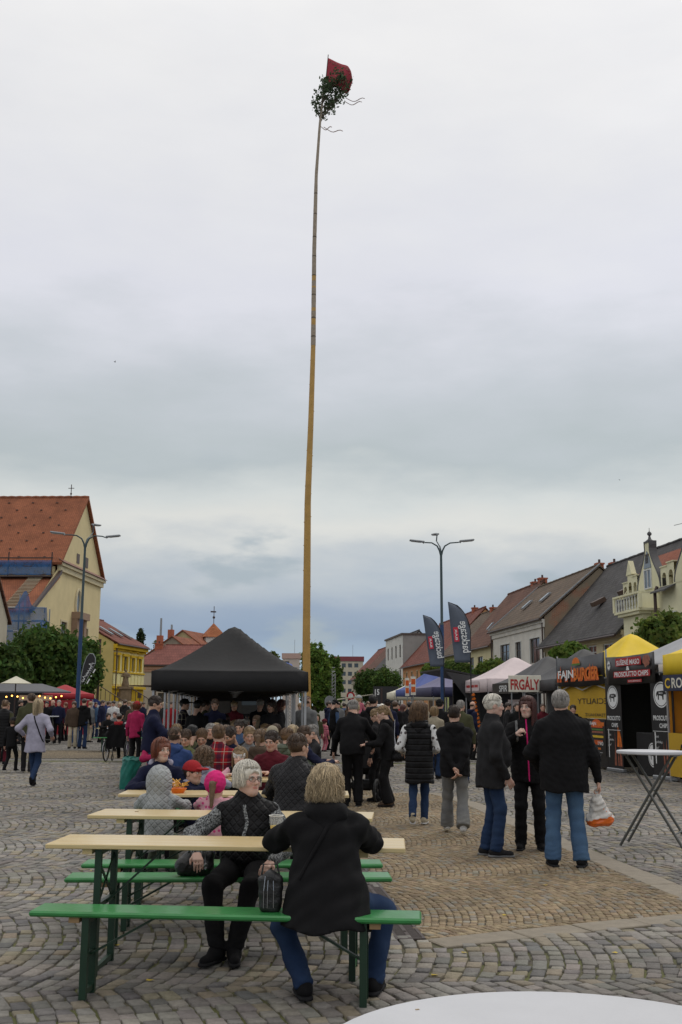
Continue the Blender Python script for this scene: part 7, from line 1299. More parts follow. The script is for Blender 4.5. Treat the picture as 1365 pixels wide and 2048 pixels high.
    if not hood_up and style != 'none':
        zl = -.36 if style == 'long' else -.22; v, f = snets(lambda q: hair_sdf(q, style, sd), (-.16, -.19, zl), (.16, .15, .18), max(hh, .0075) / hs); ho = mesh_np('hair', frh(v), f, hm, t)
        n = nstr if nstr is not None else (0 if d > 30 else 170 if d < 20 else 80)
        if n: v, f, tn_ = strands(style, n, (.0019 if d < 9 else .0028 if d < 20 else .004), sd, wavy if wavy is not None else (1.0 if style in ('messy', 'curly') else .25)); o = mesh_np('locks', frh(v), f, m_lock, ho, colors=np.array(HAIRC[hair])[None] * tn_[:, None]); tag(o, kind='stuff')
    if hood_up:
        def fh(q): dd = d_ell(q, A3(0, -.025, .02), A3(.115, .135, .135)); dd = smin(dd, d_cap(q, cap((0, -.03, -.05), (0, -.06, -.2), .105, .11)), .05); dd = np.maximum(dd, -d_ell(q, A3(0, .12, -.01), A3(.07, .12, .10))); return dd + folds(q, sd, .004, .07)
        v, f = snets(fh, (-.17, -.2, -.26), (.17, .17, .19), max(hh, .008) / hs); mesh_np('hood', frh(v), f, tm, t)
    if hat:
        hcm = fabric('hat_' + hat_col, CL[hat_col], 'plain'); cr_ = {'cap': .022, 'beanie': .026, 'band': .02, 'hat': .024, 'headscarf': .024}[hat]
        def fhat(q):
            dd = d_ell(q, A3(0, -.014, .034), A3(.074 + cr_, .094 + cr_, .087 + cr_)) + (folds(q, sd, .004, .04) if hat != 'cap' else 0)
            if hat == 'band': dd = np.maximum(np.maximum(dd, np.abs((q[:, 2] - .045) - (q[:, 1]) * -.35) - .032), -d_ell(q, A3(0, -.014, .03), A3(.085, .105, .1)))
            elif hat == 'headscarf': dd = np.maximum(dd, (-.03 - q[:, 1] * -.9) - q[:, 2]); dd = np.maximum(dd, -.06 - q[:, 2])
            else: dd = np.maximum(dd, .028 - q[:, 1] * .12 - q[:, 2])
            if hat == 'cap': dd = smin(dd, np.maximum(d_ell(q, A3(0, .13, .048), A3(.068, .075, .016)), -q[:, 1] + .06), .012)
            if hat == 'hat': dd = smin(dd, d_ell(q, A3(0, -.01, .045), A3(.16, .17, .014)), .02)
            return dd
        v, f = snets(fhat, (-.19, -.2, -.08), (.19, .22, .17), max(hh, .007) / hs); mesh_np('cap' if hat == 'cap' else 'hat', frh(v), f, hcm, t)
    if glasses:
        gm = MB(); 
        for sg in (-1, 1): gm.tube([frh(A3(sg * .032 + .022 * math.cos(a) * (1.05), .1065 - .012 * (math.cos(a) * sg > .2) * abs(math.cos(a)), .002 + .0165 * math.sin(a))) for a in np.linspace(0, 6.283, 15)], .0016, 5); gm.tube([frh(A3(sg * .054, .096, .006)), frh(A3(sg * .081, .02, .008)), frh(A3(sg * .083, -.012, .004))], .0017, 5)
        gm.tube([frh(A3(-.011, .110, .004)), frh(A3(.011, .110, .004))], .0016, 5); gm.build('glasses', mat('glasses_frame', (.08, .075, .08, 1), rough=.25, metal=.7), t)
    if zipper:
        zs_ = np.linspace((cutz or pz) + .02, nkb[2] - .0, 22); pts = []
        for z in zs_:
            yy = np.linspace(-.05, .4, 90); q = np.stack([np.full(90, 0.0) + (z - zs_[0]) * .03, yy + P0[1] + math.tan(ln) * (z - pz), np.full(90, z)], 1); dd = fj(q); k = np.where(dd < 0)[0]; pts.append(q[k[-1]] if len(k) else q[30])
        MB().tube(pts, .010, 6).build('zipper', fabric(zipper, CL[zipper]), t, True)
    t['_'] = 0; del t['_']
    return dict(o=t, hc=hc, frh=frh, fj=fj, WR=WR, WL=WL, ER=ER, EL=EL, SR=SR, SL=SL, P0=P0, nkb=nkb, u=u, nf=nf, aR=aR, aL=aL)
def surf_path(pp, pts, back=True, lift=.008):
    """lay a path (x,z pairs) on the front or back of the clothing"""
    o_ = []
    for x, z in pts:
        yy = np.linspace(-.45, .55, 160); q = np.stack([np.full(160, x), yy, np.full(160, z)], 1); k = np.where(pp['fj'](q) < 0)[0]
        if len(k): p = q[k[0] if back else k[-1]]; o_.append((p[0], p[1] + (-lift if back else lift), p[2]))
    return o_
def strap(pp, pts, col='black', back=True, r=.012, name='strap'): q = surf_path(pp, pts, back); return MB().tube(q, r, 6).build(name, fabric(col, CL[col]), pp['o'], True) if len(q) > 1 else None
# ---------------------------------------------------------------- the people at the near table
def at(px, d): return AX(px, d), d
skin_p, skin_t = (.58, .37, .28), (.50, .29, .20)
bz = B2c; x0 = G(490, 1748, .5).x
W1 = person('white-haired woman with glasses in black quilted vest over grey knit, turned aside', x0, bz.y + .02, 182, 1.60, ts=.86, top='black', top_kind='quilt', sleeve='lgrey', sleeve_kind='melange', bot='black', hair='white', style='swept', skin=(.60, .39, .31), sit=.47, lean=4, hy=-42, hp=2, glasses=True, bulk=1.18, collar=1.3, rh=(.31, .26, .64), lh=(-.20, .30, .60), rp=(1, -.6, -.2), lp=(-.8, -.7, -.2), ra=(.13, .46, .085), la=(.02, .44, .085), kr=(.5, 0, 0), kl=(-.3, 0, 0), nstr=1300, leg=1.12, belly=.01, toe=(25, 10), hem=.30, foot_pitch=(0, 0), wavy=.45)
# grey knit showing at the open front, and the vest's collar
fr_ = surf_path(W1, [(0.012 * math.sin(i), z) for i, z in enumerate(np.linspace(.66, .94, 9))], back=False, lift=.0); MB().tube(fr_, .013, 8).build('knit_front', fabric('lgrey', CL['lgrey'], 'melange'), W1['o'], True)
nk_ = W1['nkb']; MB().tube([nk_ + A3(0, .01, -.03), nk_ + A3(0, .012, .045)], [.074, .062], 14).build('knit_collar', fabric('lgrey', CL['lgrey'], 'melange'), W1['o'], True)
x0 = G(652, 1830, .5).x
W2 = person('blonde woman seen from behind in black hooded sweatshirt and jeans, elbows on table', x0, B1c.y + .0, -4, 1.62, ts=.95, fold=1.2, hips=1.2, top='black', bot='jeans', bot_kind='denim', hair='blond', style='messy', sit=.47, lean=15, hy=8, hp=-4, rh=(.10, .46, .86), lh=(-.12, .47, .86), rp=(1, -.55, -.35), lp=(-1, -.55, -.35), bulk=1.24, bw=1.02, hood=True, nstr=1500, wavy=1.1, ra=(.28, .10, .085), la=(-.12, .02, .085), kr=(.5, 0, 0), kl=(-.3, 0, 0), leg=1.1, hem=.245, flare=1.18, toe=(20, 10), belly=.0, puff=1.12, sole='charcoal')
strap(W2, [(.06 - .22 * k / 12, 1.04 - .38 * k / 12) for k in range(13)], 'black', True, .011)
# ---------------------------------------------------------------- seated along the row
def seat(label, px, y, heading, Hh, **k): x, _ = at(px, y); return person(label, x, y, heading, Hh, sit=k.pop('sit', .47), group=k.pop('group', 'people sitting at the beer tables'), **k)
tb_ = dict(rh=(.14, .40, .82), lh=(-.14, .40, .82), rp=(1, -.5, -.5), lp=(-1, -.5, -.5))
tc_ = dict(rh=(.10, .30, .80), lh=(-.10, .30, .80), rp=(1, -.5, -.5), lp=(-1, -.5, -.5))
yb = T2c.y + .58
seat('child in grey quilted jacket with the hood up, back turned, on the bench', 324, yb, 4, 1.16, child=True, top='lgrey', top_kind='quilt', bot='green', hood_up=True, style='none', bulk=1.22, hem=.36, **tc_, ra=(.1, .25, .2), la=(-.1, .25, .2))
seat('small girl with bright pink headscarf, ponytail and pink dotted top', 434, yb, 6, 1.08, child=True, top='lpink', top_kind='dots', bot='lpink', hair='lbrown', style='pony', hat='headscarf', hat_col='hotpink', bulk=1.05, **tc_, ra=(.1, .25, .2), la=(-.1, .25, .2))
y3 = ys[1]
seat('broad man in black quilted jacket with short brown hair, back turned', 590, y3 - .50, 18, 1.80, top='charcoal', top_kind='quilt', bot='black', hair='brown', style='crop', bulk=1.2, hy=25, lean=10, skin=skin_t, **tb_, collar=1)
seat('child with red cap and navy jacket looking sideways', 386, y3 + .52, 118, 1.05, child=True, top='navy', bot='navy', hair='dbrown', style='crop', hat='cap', hat_col='red', hood='lilac', **tc_)
seat('red-haired woman in navy jacket with pale hood, looking across', 326, y3 + .66, 168, 1.62, top='navy', bot='black', hair='red', style='bob', hood='lilac', hy=-26, skin=(.60, .40, .31), lean=10, **tb_, nstr=400)
y4 = ys[2]
seat('child in pale lilac hooded sweatshirt with curly brown hair, back turned', 402, y4 - .56, 22, 1.30, child=True, top='lilac', bot='navy', hair='lbrown', style='curly', hood=True, lean=14, hp=-15, **tc_)
seat('girl with white hairband and long hair looking at the camera', 483, y4 + .3, 182, 1.22, child=True, top='black', bot='navy', hair='dblond', style='long', hat='band', hat_col='white', sleeve='lpink', skin=(.62, .42, .34), **tc_)
seat('person in navy hooded jacket bent over the table', 580, y4 - .5, 28, 1.45, top='navy', bot='jeans', hair='lbrown', style='short', hood=True, lean=22, hp=-25, bulk=1.15, **tb_)
y5 = ys[3]
seat('balding man in bright blue jacket with hood, back turned', 346, y5 - .70, 12, 1.74, top='blue', bot='jeans', hair='brown', style='bald', hood=True, lean=10, bulk=1.25, skin=skin_t, **tb_)
seat('man in red plaid shirt with short brown hair, back turned', 437, y5 - .52, 4, 1.80, top='plaid', top_kind='plaid', bot='jeans', hair='lbrown', style='short', lean=8, bulk=1.1, **tb_)
seat('woman with brown ponytail and brown hooded top, back turned', 519, y5 - .54, 8, 1.68, top='brown', bot='black', hair='lbrown', style='pony', hood=True, bulk=1.08, lean=8, **tb_)
seat('woman in camouflage green top looking down beside the blue jacket', 376, y5 + .5, 190, 1.6, top='camo', top_kind='camo', bot='black', hair='brown', style='bun', hp=-25, **tb_)
seat('woman with hair bun bending over her food', 408, y5 + .75, 178, 1.66, top='charcoal', bot='black', hair='lbrown', style='bun', hp=-28, lean=14, **tb_)
seat('bearded dark-haired man bending over the table', 470, y5 + .72, 196, 1.72, top='navy', bot='black', hair='dbrown', style='short', beard=True, hp=-26, hy=20, lean=14, skin=skin_t, **tb_)
seat('smiling woman in grey green puffer jacket seen from the side', 572, y5 + .55, 58, 1.66, top='green', top_kind='puffer', bot='jeans', hair='lbrown', style='short', hood=True, bulk=1.2, skin=(.62, .40, .31), **tb_)
seat('brown-haired man in navy top behind the broad man', 606, y5 + .6, 70, 1.72, top='navy', bot='black', hair='brown', style='short', **tb_)
y6 = ys[4]
seat('person in cream jacket with mustard cap, back turned', 545, y6 - .5, 10, 1.66, top='sand', bot='black', hair='brown', style='short', hat='cap', hat_col='sand', hood=True, **tb_)
seat('person with white cap at the tent mouth', 500, y6 - .3, 8, 1.64, top='black', bot='jeans', hair='dbrown', style='short', hat='cap', hat_col='white', **tb_)
seat('blond man looking down near the tent mouth', 355, y6 + .4, 168, 1.68, top='charcoal', bot='black', hair='dblond', style='short', hp=-20, **tb_)
seat('grey-haired person under the tent edge', 424, y6 + .5, 178, 1.7, top='black', bot='black', hair='grey', style='short', **tb_)
for q, (px, y, hd, tp_, hr_, st_, wd) in enumerate(((548, y4 + .55, 200, 'wine', 'dbrown', 'short', 'facing the navy hooded one'), (630, y6 + .5, 250, 'charcoal', 'grey', 'short', 'grey-haired at the tent edge'), (385, y6 - .5, 10, 'olive', 'black', 'short', 'behind the blue jacket'), (455, y6 - .45, 350, 'beige', 'lbrown', 'pony', 'behind the plaid shirt'), (585, y6 - .3, 20, 'black', 'blond', 'long', 'long blond hair near the tent leg'), (318, y6 + .3, 150, 'magenta', 'brown', 'bob', 'beside the standing man in navy'), (500, y5 + .75, 170, 'grey', 'dblond', 'bun', 'facing the brown ponytail'))):
    seat(f'person in {tp_} top seated {wd}', px, y, hd, 1.68, top=tp_, bot='black', hair=hr_, style=st_, hp=-14, **tb_)
# under the tents: two or three to a bench
tops = ['black', 'charcoal', 'navy', 'wine', 'olive', 'grey', 'blue', 'brown', 'red', 'green', 'denim', 'beige']; hrs = [('brown', 'short'), ('dbrown', 'short'), ('blond', 'long'), ('lbrown', 'pony'), ('grey', 'short'), ('black', 'short'), ('auburn', 'long'), ('dblond', 'bun')]
rr = random.Random(21); tn = dict(zip(range(5, 14), ordi[4:])); spare = ['seated nearest the bench end', 'seated mid-bench', 'seated at the bench\'s other end']
HN = dict(brown='brown', dbrown='dark brown', blond='blond', lbrown='light brown', grey='grey', black='black', auburn='auburn', dblond='dark blond'); SN = dict(short='short', long='long', pony='tied', bun='pinned-up')
for k in range(5, 13):
    y = ys[k]
    for side in (0, 1):
        n = 3 if k < 9 else 2
        for i in range(n):
            tcol = rr.choice(tops); hc_, st_ = rr.choice(hrs); c = row_c(y + (-.56 if side == 0 else .58)); x = c.x - .72 + 1.44 * (i + .5) / n + rr.uniform(-.12, .12)
            person(f'{tcol}-topped {SN[st_]}-{HN[hc_]}-haired person, {["one end of", "middle of", "other end of"][i]} {"near" if side == 0 else "far"} bench at {ordi[k - 1]} table', x, c.y, (0 if side == 0 else 180) + rr.uniform(-50, 50), rr.uniform(1.45, 1.86), sit=.47, top=tcol, bot=rr.choice(['black', 'jeans', 'charcoal']), hair=hc_, style=st_, lean=rr.uniform(0, 20), side_lean=rr.uniform(-9, 9), hy=rr.uniform(-50, 50), hp=rr.uniform(-28, 8), bulk=rr.uniform(.95, 1.3), group='people sitting under the black tents', hat='cap' if rr.random() < .2 else None, hat_col='black', **tb_)
# ---------------------------------------------------------------- standing, walking
def stand(label, px, d, heading, Hh, group='people standing in the square', **k): x, y = at(px, d * K); return person(label, x, y, heading, Hh, group=group, **k)
def stand_g(label, px, py, heading, Hh, group='people standing in the square', **k): g = G(px, py); return person(label, g.x, g.y, heading, Hh, group=group, **k)
M31 = stand_g('grey-haired man in black fleece and blue jeans with a plastic bag, back turned', 1134, 1733, 4, 1.80, top='black', bot='ljeans', bot_kind='denim', hair='grey', style='side', hem=.415, bulk=1.42, bw=1.12, collar=1.3, rh=(.36, .07, .84), lh=(-.22, .26, .95), rp=(1, -.7, 0), lp=(-1, -.5, -.2), leg=1.16, wide=1.35, ra=(.15, 0, .085), la=(-.13, .03, .085), toe=(18, 8), hy=20, flare=1.02, nstr=500, curl=.9, sole='charcoal')
M29 = stand_g('grey-haired older man in dark jacket and jeans seen from the side', 985, 1712, 84, 1.76, top='charcoal', bot='jeans', bot_kind='denim', hair='white', style='short', hem=.415, bulk=1.24, collar=1.2, rh=(.20, .13, .86), lh=(-.20, .13, .86), rp=(.6, -1, 0), lp=(-.6, -1, 0), flare=1.05, leg=1.08, wide=1.2, ra=(.08, .03, .085), la=(-.08, -.05, .085), hy=4, hp=-4, nstr=420, belly=.03, sole='grey', shoes='charcoal', skin=(.60, .38, .30))
W30 = stand_g('dark-haired woman in black jacket with bright pink zip, facing the two men', 1062, 1699, 188, 1.74, top='black', bot='black', hair='auburn', style='long', hem=.43, bulk=1.22, zipper='hotpink', rh=(.15, .24, 1.28), lh=(-.26, .08, .82), rp=(.9, -.2, -1), leg=1.1, wide=1.15, hy=24, nstr=700, collar=1.3, curl=1.1, skin=(.60, .40, .32), ra=(.11, 0, .085), la=(-.12, .0, .085))
strap(W30, [(.13, z) for z in np.linspace(1.22, 1.44, 8)], 'grey', False, .016)
M28 = stand_g('young man in black hooded jacket and wide grey trousers, hands behind his back', 912, 1668, 8, 1.63, top='black', bot='grey', bot_kind='denim', hair='dbrown', style='crop', hem=.44, bulk=1.22, hood=True, rh=(.05, -.205, .80), lh=(.0, -.215, .83), rp=(1, .1, .1), lp=(-1, .1, .1), leg=1.14, wide=1.6, shoes='white', sole='beige', ra=(.10, -.16, .13), la=(-.12, .22, .085), foot_pitch=(-30, 0), hy=6, nstr=200)
W27 = stand_g('woman with tousled brown hair in long black vest and jeans, walking away', 840, 1650, 6, 1.66, top='black', top_kind='puffer', sleeve='white', sleeve_kind='print', bot='jeans', bot_kind='denim', hair='lbrown', style='curly', hem=.335, bulk=1.18, flare=1.1, hood=True, rh=(.20, .20, .98), lh=(-.22, .20, .96), rp=(.5, -1, -.3), lp=(-.5, -1, -.3), shoes='beige', sole='white', ra=(.06, .1, .085), la=(-.09, -.20, .14), foot_pitch=(0, -38), hy=20, nstr=900, wavy=1.2, leg=.98)
M23 = stand_g('stooping grey-haired man in black jacket pushing the pushchair, back turned', 705, 1612, 2, 1.74, top='black', bot='black', hair='grey', style='short', hem=.47, bulk=1.24, collar=1.2, lean=17, hp=-18, rh=(.34, .40, .93), lh=(-.32, .36, .86), rp=(1, -.8, 0), lp=(-1, -.8, 0), leg=1.12, wide=1.3, hy=-22, nstr=300)
W24 = stand_g('woman with tied fair hair in black tracksuit with black shoulder bag, looking down', 778, 1613, -86, 1.62, top='black', bot='black', hair='dblond', style='pony', hem=.45, bulk=1.14, hood=True, lean=8, hp=-16, rh=(.12, .34, 1.0), lh=(-.12, .36, .98), leg=1.1, wide=1.7, shoes='brown', sole='charcoal', skin=(.62, .40, .31), nstr=350)
stand('girl with glasses looking down beside the woman in the black tracksuit', 757, 14.9, -70, 1.56, top='charcoal', bot='black', hair='dblond', style='pony', hp=-25, glasses=True, hem=.46)
stand('tall dark-haired man in black jacket, back turned, behind the pushchair', 747, 17.5, 10, 1.84, top='black', bot='black', hair='black', style='short', hem=.45, bulk=1.1, hood=True, hy=18)
stand('blonde woman with hair bun in black, back turned', 713, 20.0, 6, 1.66, top='black', bot='jeans', hair='blond', style='bun', hem=.46, hood=True)
WB = stand_g('blonde woman in pale lilac blouse and jeans walking away, strap across her back', 66, 1574, 4, 1.70, top='lilac', bot='jeans', bot_kind='denim', hair='blond', style='long', hem=.39, flare=1.25, bulk=1.12, rh=(.28, .12, .98), lh=(-.28, .1, 1.0), ra=(.03, -.18, .16), la=(-.06, .18, .085), foot_pitch=(-50, 0), leg=.98, nstr=260)
strap(WB, [(-.02 + .2 * k / 8, 1.36 - .5 * k / 8) for k in range(9)], 'black', True, .012)
stand_g('man in olive and dark brown jacket walking beside the blonde woman', 53, 1545, -6, 1.86, top='olive', bot='charcoal', hair='brown', style='short', hem=.44, bulk=1.2, collar=1.2, hy=-35, ra=(.1, -.12, .1), la=(-.1, .14, .085), sole='beige', shoes='charcoal')
stand_g('small boy in black with a dark cap holding a hand', 20, 1545, 8, 1.28, child=True, top='black', bot='black', hair='brown', style='short', hat='cap', hat_col='charcoal', hem=.45, rh=(.35, .0, .72), sole='white', ra=(.09, .1, .085), la=(-.1, -.1, .1))
stand_g('woman in long black puffer coat with fair hair, cut by the picture edge', 2, 1530, 4, 1.70, top='black', top_kind='puffer', sleeve='olive', bot='wine', hair='lbrown', style='short', hem=.26, flare=1.15, bulk=1.25, rh=(.28, .06, .82))
stand('woman with short fair curls and black jacket holding a phone near the kiosk', 10, 24, 70, 1.66, top='black', bot='black', hair='dblond', style='messy', hem=.45, rh=(.1, .34, 1.2), lh=(-.1, .34, 1.2))
M18 = stand('man in navy jacket and pale jeans pointing with one hand beside the tables', 305, 13.6, 78, 1.75, top='navy', bot='ljeans', bot_kind='denim', hair='dbrown', style='short', hem=.5, bulk=1.2, collar=1.3, rh=(.16, .44, 1.14), rp=(.8, -.6, -.6), lh=(-.18, .3, 1.0), hp=-14, hy=10, skin=skin_t, nstr=300, curl=.7)
stand('person in red plaid coat with dark cap standing at the tent side', 366, 19.5, 100, 1.74, top='charcoal', top_kind='plaid', bot='black', hair='black', style='short', hat='cap', hat_col='black', hem=.46)
stand('person in magenta jacket and red knitted hat by the tables', 273, 22.5, 20, 1.68, top='magenta', bot='black', hair='red', style='bob', hem=.44, hat='beanie', hat_col='red')
stand('bald man in grey shirt with black rucksack beside the tent leg', 612, 19.2, 30, 1.82, top='grey', bot='black', hair='brown', style='bald', hem=.48, bulk=1.2, skin=skin_t)
stand_g('little girl in pink quilted jacket and pink trousers', 648, 1506, 40, 1.12, child=True, top='pink', top_kind='puffer', bot='pink', hair='auburn', style='short', hem=.45, hood=True, bulk=1.15, hat='beanie', hat_col='wine')
stand_g('child in dark olive hooded coat by the maypole', 634, 1508, 170, 1.3, child=True, top='olive', bot='grey', hood_up=True, style='none', hem=.42, bulk=1.15)
stand('man in black vest with blue sleeves and dark cap', 668, 27.5, 60, 1.78, top='black', sleeve='denim', bot='black', hair='black', style='short', hat='cap', hat_col='black', hem=.46, hp=-20)
ch = P(718, 1424, 24.0 * K); person('child in pink with grey knitted hat riding on shoulders', ch.x, 24.0 * K, 12, 1.02, child=True, sit=.02, z0=ch.z - .12, top='pink', bot='brown', hair='blond', style='short', hat='beanie', hat_col='lgrey', ra=(.10, .12, -.18), la=(-.10, .12, -.18), rh=(.08, .2, .18), lh=(-.08, .2, .18), group='people standing in the square')
stand('man carrying the pink child on his shoulders', 719, 24.05, 10, 1.80, top='charcoal', bot='jeans', hair='brown', style='short', hem=.46, rh=(.15, .2, 1.35), lh=(-.15, .2, 1.35))
stand('man in white shirt facing the crowd with hand at his head', 738, 26.5, 190, 1.74, top='white', bot='jeans', hair='brown', style='short', hem=.5, lh=(-.1, .12, 1.66), lp=(-1, 0, -.2))
for q, (px, k, hd, tp_, hr_, st_, wd) in enumerate(((395, 6, 20, 'black', 'black', 'short', 'between the sixth and seventh tables'), (545, 6, 200, 'charcoal', 'dbrown', 'long', 'at the sixth table end'), (430, 7, 170, 'navy', 'brown', 'short', 'behind the seventh table'), (520, 8, 10, 'black', 'grey', 'short', 'beyond the eighth table'), (470, 9, 190, 'wine', 'blond', 'pony', 'deep under the tents'), (408, 8, 90, 'olive', 'dbrown', 'short', 'by the tent legs'), (560, 8, 100, 'black', 'auburn', 'long', 'just inside the tent side'))):
    x, y = at(px, ys[k] + .95); person(f'person in {tp_} top standing under the tents {wd}', x, y, hd, 1.7 + .02 * (q % 4), top=tp_, bot='black', hair=hr_, style=st_, hem=.45, hp=-12, hy=15 - 6 * q, group='people standing under the black tents')
# ---------------------------------------------------------------- crowd by the church and by the stalls
crowd = [ # px, dist, heading, height, top, bottom, hair, style, words
 (94, 35, 160, 1.7, 'black', 'black', 'black', 'short', 'by the red tent'), (107, 36, 185, 1.76, 'charcoal', 'black', 'grey', 'bald', 'bald man by the red tent'), (119, 35, 176, 1.75, 'navy', 'black', 'grey', 'short', 'leather-jacketed man by the red tent'), (133, 37, 200, 1.66, 'wine', 'black', 'red', 'long', 'beside the high table'), (149, 31, 170, 1.70, 'brown', 'beige', 'brown', 'long', 'in wide pale trousers at the high table'),
 (168, 31, 12, 1.80, 'black', 'jeans', 'dbrown', 'short', 'back turned at the high table'), (180, 36, 30, 1.70, 'grey', 'beige', 'dblond', 'short', 'by the blue lamp post'), (192, 40, 150, 1.68, 'ljeans', 'jeans', 'brown', 'short', 'before the church steps'), (204, 36, 100, 1.76, 'navy', 'black', 'dbrown', 'short', 'before the church steps in navy'), (217, 40, 60, 1.72, 'blue', 'charcoal', 'brown', 'short', 'in the crowd before the steps'),
 (228, 37, 178, 1.74, 'white', 'jeans', 'black', 'short', 'facing the square before the steps'), (241, 42, 210, 1.66, 'beige', 'black', 'blond', 'bob', 'beside the statue'), (250, 40, 20, 1.80, 'charcoal', 'black', 'brown', 'short', 'tall one beside the statue'), (258, 42, 110, 1.74, 'lgrey', 'jeans', 'dblond', 'short', 'before the pergola'), (265, 34, 0, 1.66, 'brown', 'black', 'lbrown', 'long', 'long-haired before the pergola'),
 (276, 44, 70, 1.72, 'black', 'black', 'black', 'short', 'before the pergola in black'), (286, 40, 120, 1.7, 'navy', 'jeans', 'brown', 'pony', 'beyond the man in navy'), (143, 41, 190, 1.72, 'green', 'jeans', 'dbrown', 'short', 'behind the woman at the high table'), (82, 37, 130, 1.7, 'denim', 'black', 'brown', 'pony', 'queueing at the black kiosk'), (40, 34, 40, 1.74, 'black', 'charcoal', 'dbrown', 'short', 'at the black kiosk counter'),
 (344, 30, 160, 1.72, 'red', 'jeans', 'brown', 'short', 'beyond the tent row'), (330, 36, 200, 1.7, 'charcoal', 'black', 'blond', 'long', 'beyond the tent row in charcoal'), (602, 27, 190, 1.68, 'olive', 'jeans', 'dblond', 'long', 'outside the tent row'),
 (656, 31, 80, 1.76, 'navy', 'black', 'dbrown', 'short', 'near the round road sign'), (678, 36, 200, 1.74, 'grey', 'black', 'brown', 'short', 'beyond the round road sign'), (688, 38, 20, 1.72, 'denim', 'jeans', 'dbrown', 'short', 'in the crowd before the hornbeams'), (696, 33, 100, 1.68, 'brown', 'black', 'dbrown', 'long', 'by the small road sign'), (704, 40, 180, 1.76, 'black', 'jeans', 'black', 'short', 'far down the square'), (731, 36, 90, 1.7, 'charcoal', 'jeans', 'brown', 'short', 'before the dark kiosk'),
 (764, 27, 15, 1.66, 'white', 'jeans', 'white', 'bob', 'with white hood up near the cream tent'), (775, 23, 12, 1.78, 'navy', 'black', 'dbrown', 'short', 'in navy with a cap by the high table'), (789, 25, 40, 1.76, 'black', 'black', 'brown', 'short', 'queueing at the cream tent'), (797, 31, 190, 1.72, 'red', 'black', 'dbrown', 'short', 'at the cream tent counter'), (806, 27, 20, 1.66, 'olive', 'black', 'auburn', 'long', 'long-haired before the blue tents'), (820, 26, 0, 1.74, 'charcoal', 'black', 'black', 'short', 'before the blue tents'),
 (868, 19.5, 30, 1.6, 'sand', 'jeans', 'dblond', 'bob', 'in a sand jacket before the black trailer'), (880, 21, 15, 1.78, 'black', 'black', 'black', 'short', 'with dark cap before the black trailer'), (922, 18.5, 12, 1.74, 'olive', 'jeans', 'grey', 'short', 'in olive parka near the black trailer'), (943, 26, 70, 1.76, 'navy', 'black', 'brown', 'bald', 'bald man beside the striped pole'), (1035, 24, 190, 1.72, 'black', 'black', 'dbrown', 'short', 'behind the cake sign'), (1014, 27, 100, 1.74, 'charcoal', 'black', 'dbrown', 'short', 'at the spirits stall'), (1147, 22.5, 200, 1.66, 'black', 'black', 'dbrown', 'short', 'peeking out beside the burger wall'),
 (1085, 26, 170, 1.7, 'wine', 'black', 'brown', 'bun', 'serving behind the cake counter'), (850, 33, 60, 1.7, 'beige', 'jeans', 'lbrown', 'short', 'at the grey-blue tent')]
HN.update(white='white', red='red'); SN.update(bob='bobbed', bald='thinning')
for px, d, hd, Hh, tp_, bt_2, hr_, st_, wd in crowd:
    dark = 'person in ' + {'lgrey': 'pale grey', 'ljeans': 'pale denim', 'sand': 'sand', 'denim': 'denim blue'}.get(tp_, tp_) + ', ' + SN[st_] + ' ' + HN[hr_] + ' hair, ' + wd
    stand(dark, px, d, hd, Hh, group='crowd in the square', top=tp_, bot=bt_2, hair=hr_, style=st_, hem=.45, hy=rr.uniform(-25, 25), hp=rr.uniform(-15, 4), bulk=rr.uniform(1.0, 1.25), hood=rr.random() < .4, wide=rr.uniform(1, 1.5), hat='cap' if 'cap' in wd else None, hat_col='black')
for i, (px, d, hd, tp_, hr_, st_, lab) in enumerate(((218, 30, 150, 'black', 'dbrown', 'long', 'dark-haired woman sitting at the table beyond the wheelchair'), (246, 31, 200, 'charcoal', 'brown', 'short', 'man with dark cap sitting beyond the wheelchair'), (262, 28.5, 20, 'lgrey', 'dblond', 'bob', 'fair-haired person in pale top sitting by the wheelchair table'), (232, 33, 190, 'grey', 'auburn', 'short', 'person in grey sitting at the far table by the wheelchair'))):
    x, y = at(px, d * K); person(lab, x, y, hd, 1.68, sit=.47, top=tp_, bot='black', hair=hr_, style=st_, group='people sitting by the wheelchair', **tb_, hat='cap' if i == 1 else None, hat_col='black')
# ---------------------------------------------------------------- wheelchair and its rider
wg = G(233, 1524); wc = thing('wheelchair', 'black wheelchair with a dark jacket hung over its back', 'wheelchair', (wg.x, wg.y, 0), R(-4)); m_ch = mat('chrome_tube', (.4, .4, .42, 1), rough=.25, metal=.9); m_rub = mat('rubber', (.015, .015, .015, 1), rough=.7)
for sx in (-1, 1):
    def ringv(mb, r, w, x, y, z, n=28): mb.tube([(x, y + r * math.cos(a), z + r * math.sin(a)) for a in np.linspace(0, 2 * math.pi, n)], w, 6, cap=False)
    mb = MB(); ringv(mb, .29, .018, sx * .3, 0, .31); w_ = mb.build('wheel', m_rub, wc, True); mb = MB(); ringv(mb, .25, .009, sx * .335, 0, .31); mb.build('hand_rim', m_ch, w_, True); mb = MB(); [mb.tube([(sx * .3, 0, .31), (sx * .3, .28 * math.cos(a), .31 + .28 * math.sin(a))], .003, 4) for a in np.linspace(0, 6.28, 15)[:-1]]; mb.build('spokes', m_ch, w_)
    mb = MB(); ringv(mb, .085, .014, sx * .24, .42, .10, 18); mb.build('caster', m_rub, wc, True); MB().tube([(sx * .25, -.02, .9), (sx * .25, 0, .5), (sx * .25, .4, .48), (sx * .25, .5, .12)], .013, 8).tube([(sx * .25, -.02, .9), (sx * .25, -.14, .93)], .016, 8).tube([(sx * .24, .42, .18), (sx * .24, .38, .48)], .012, 6).build('side_frame', m_ch, wc, True)
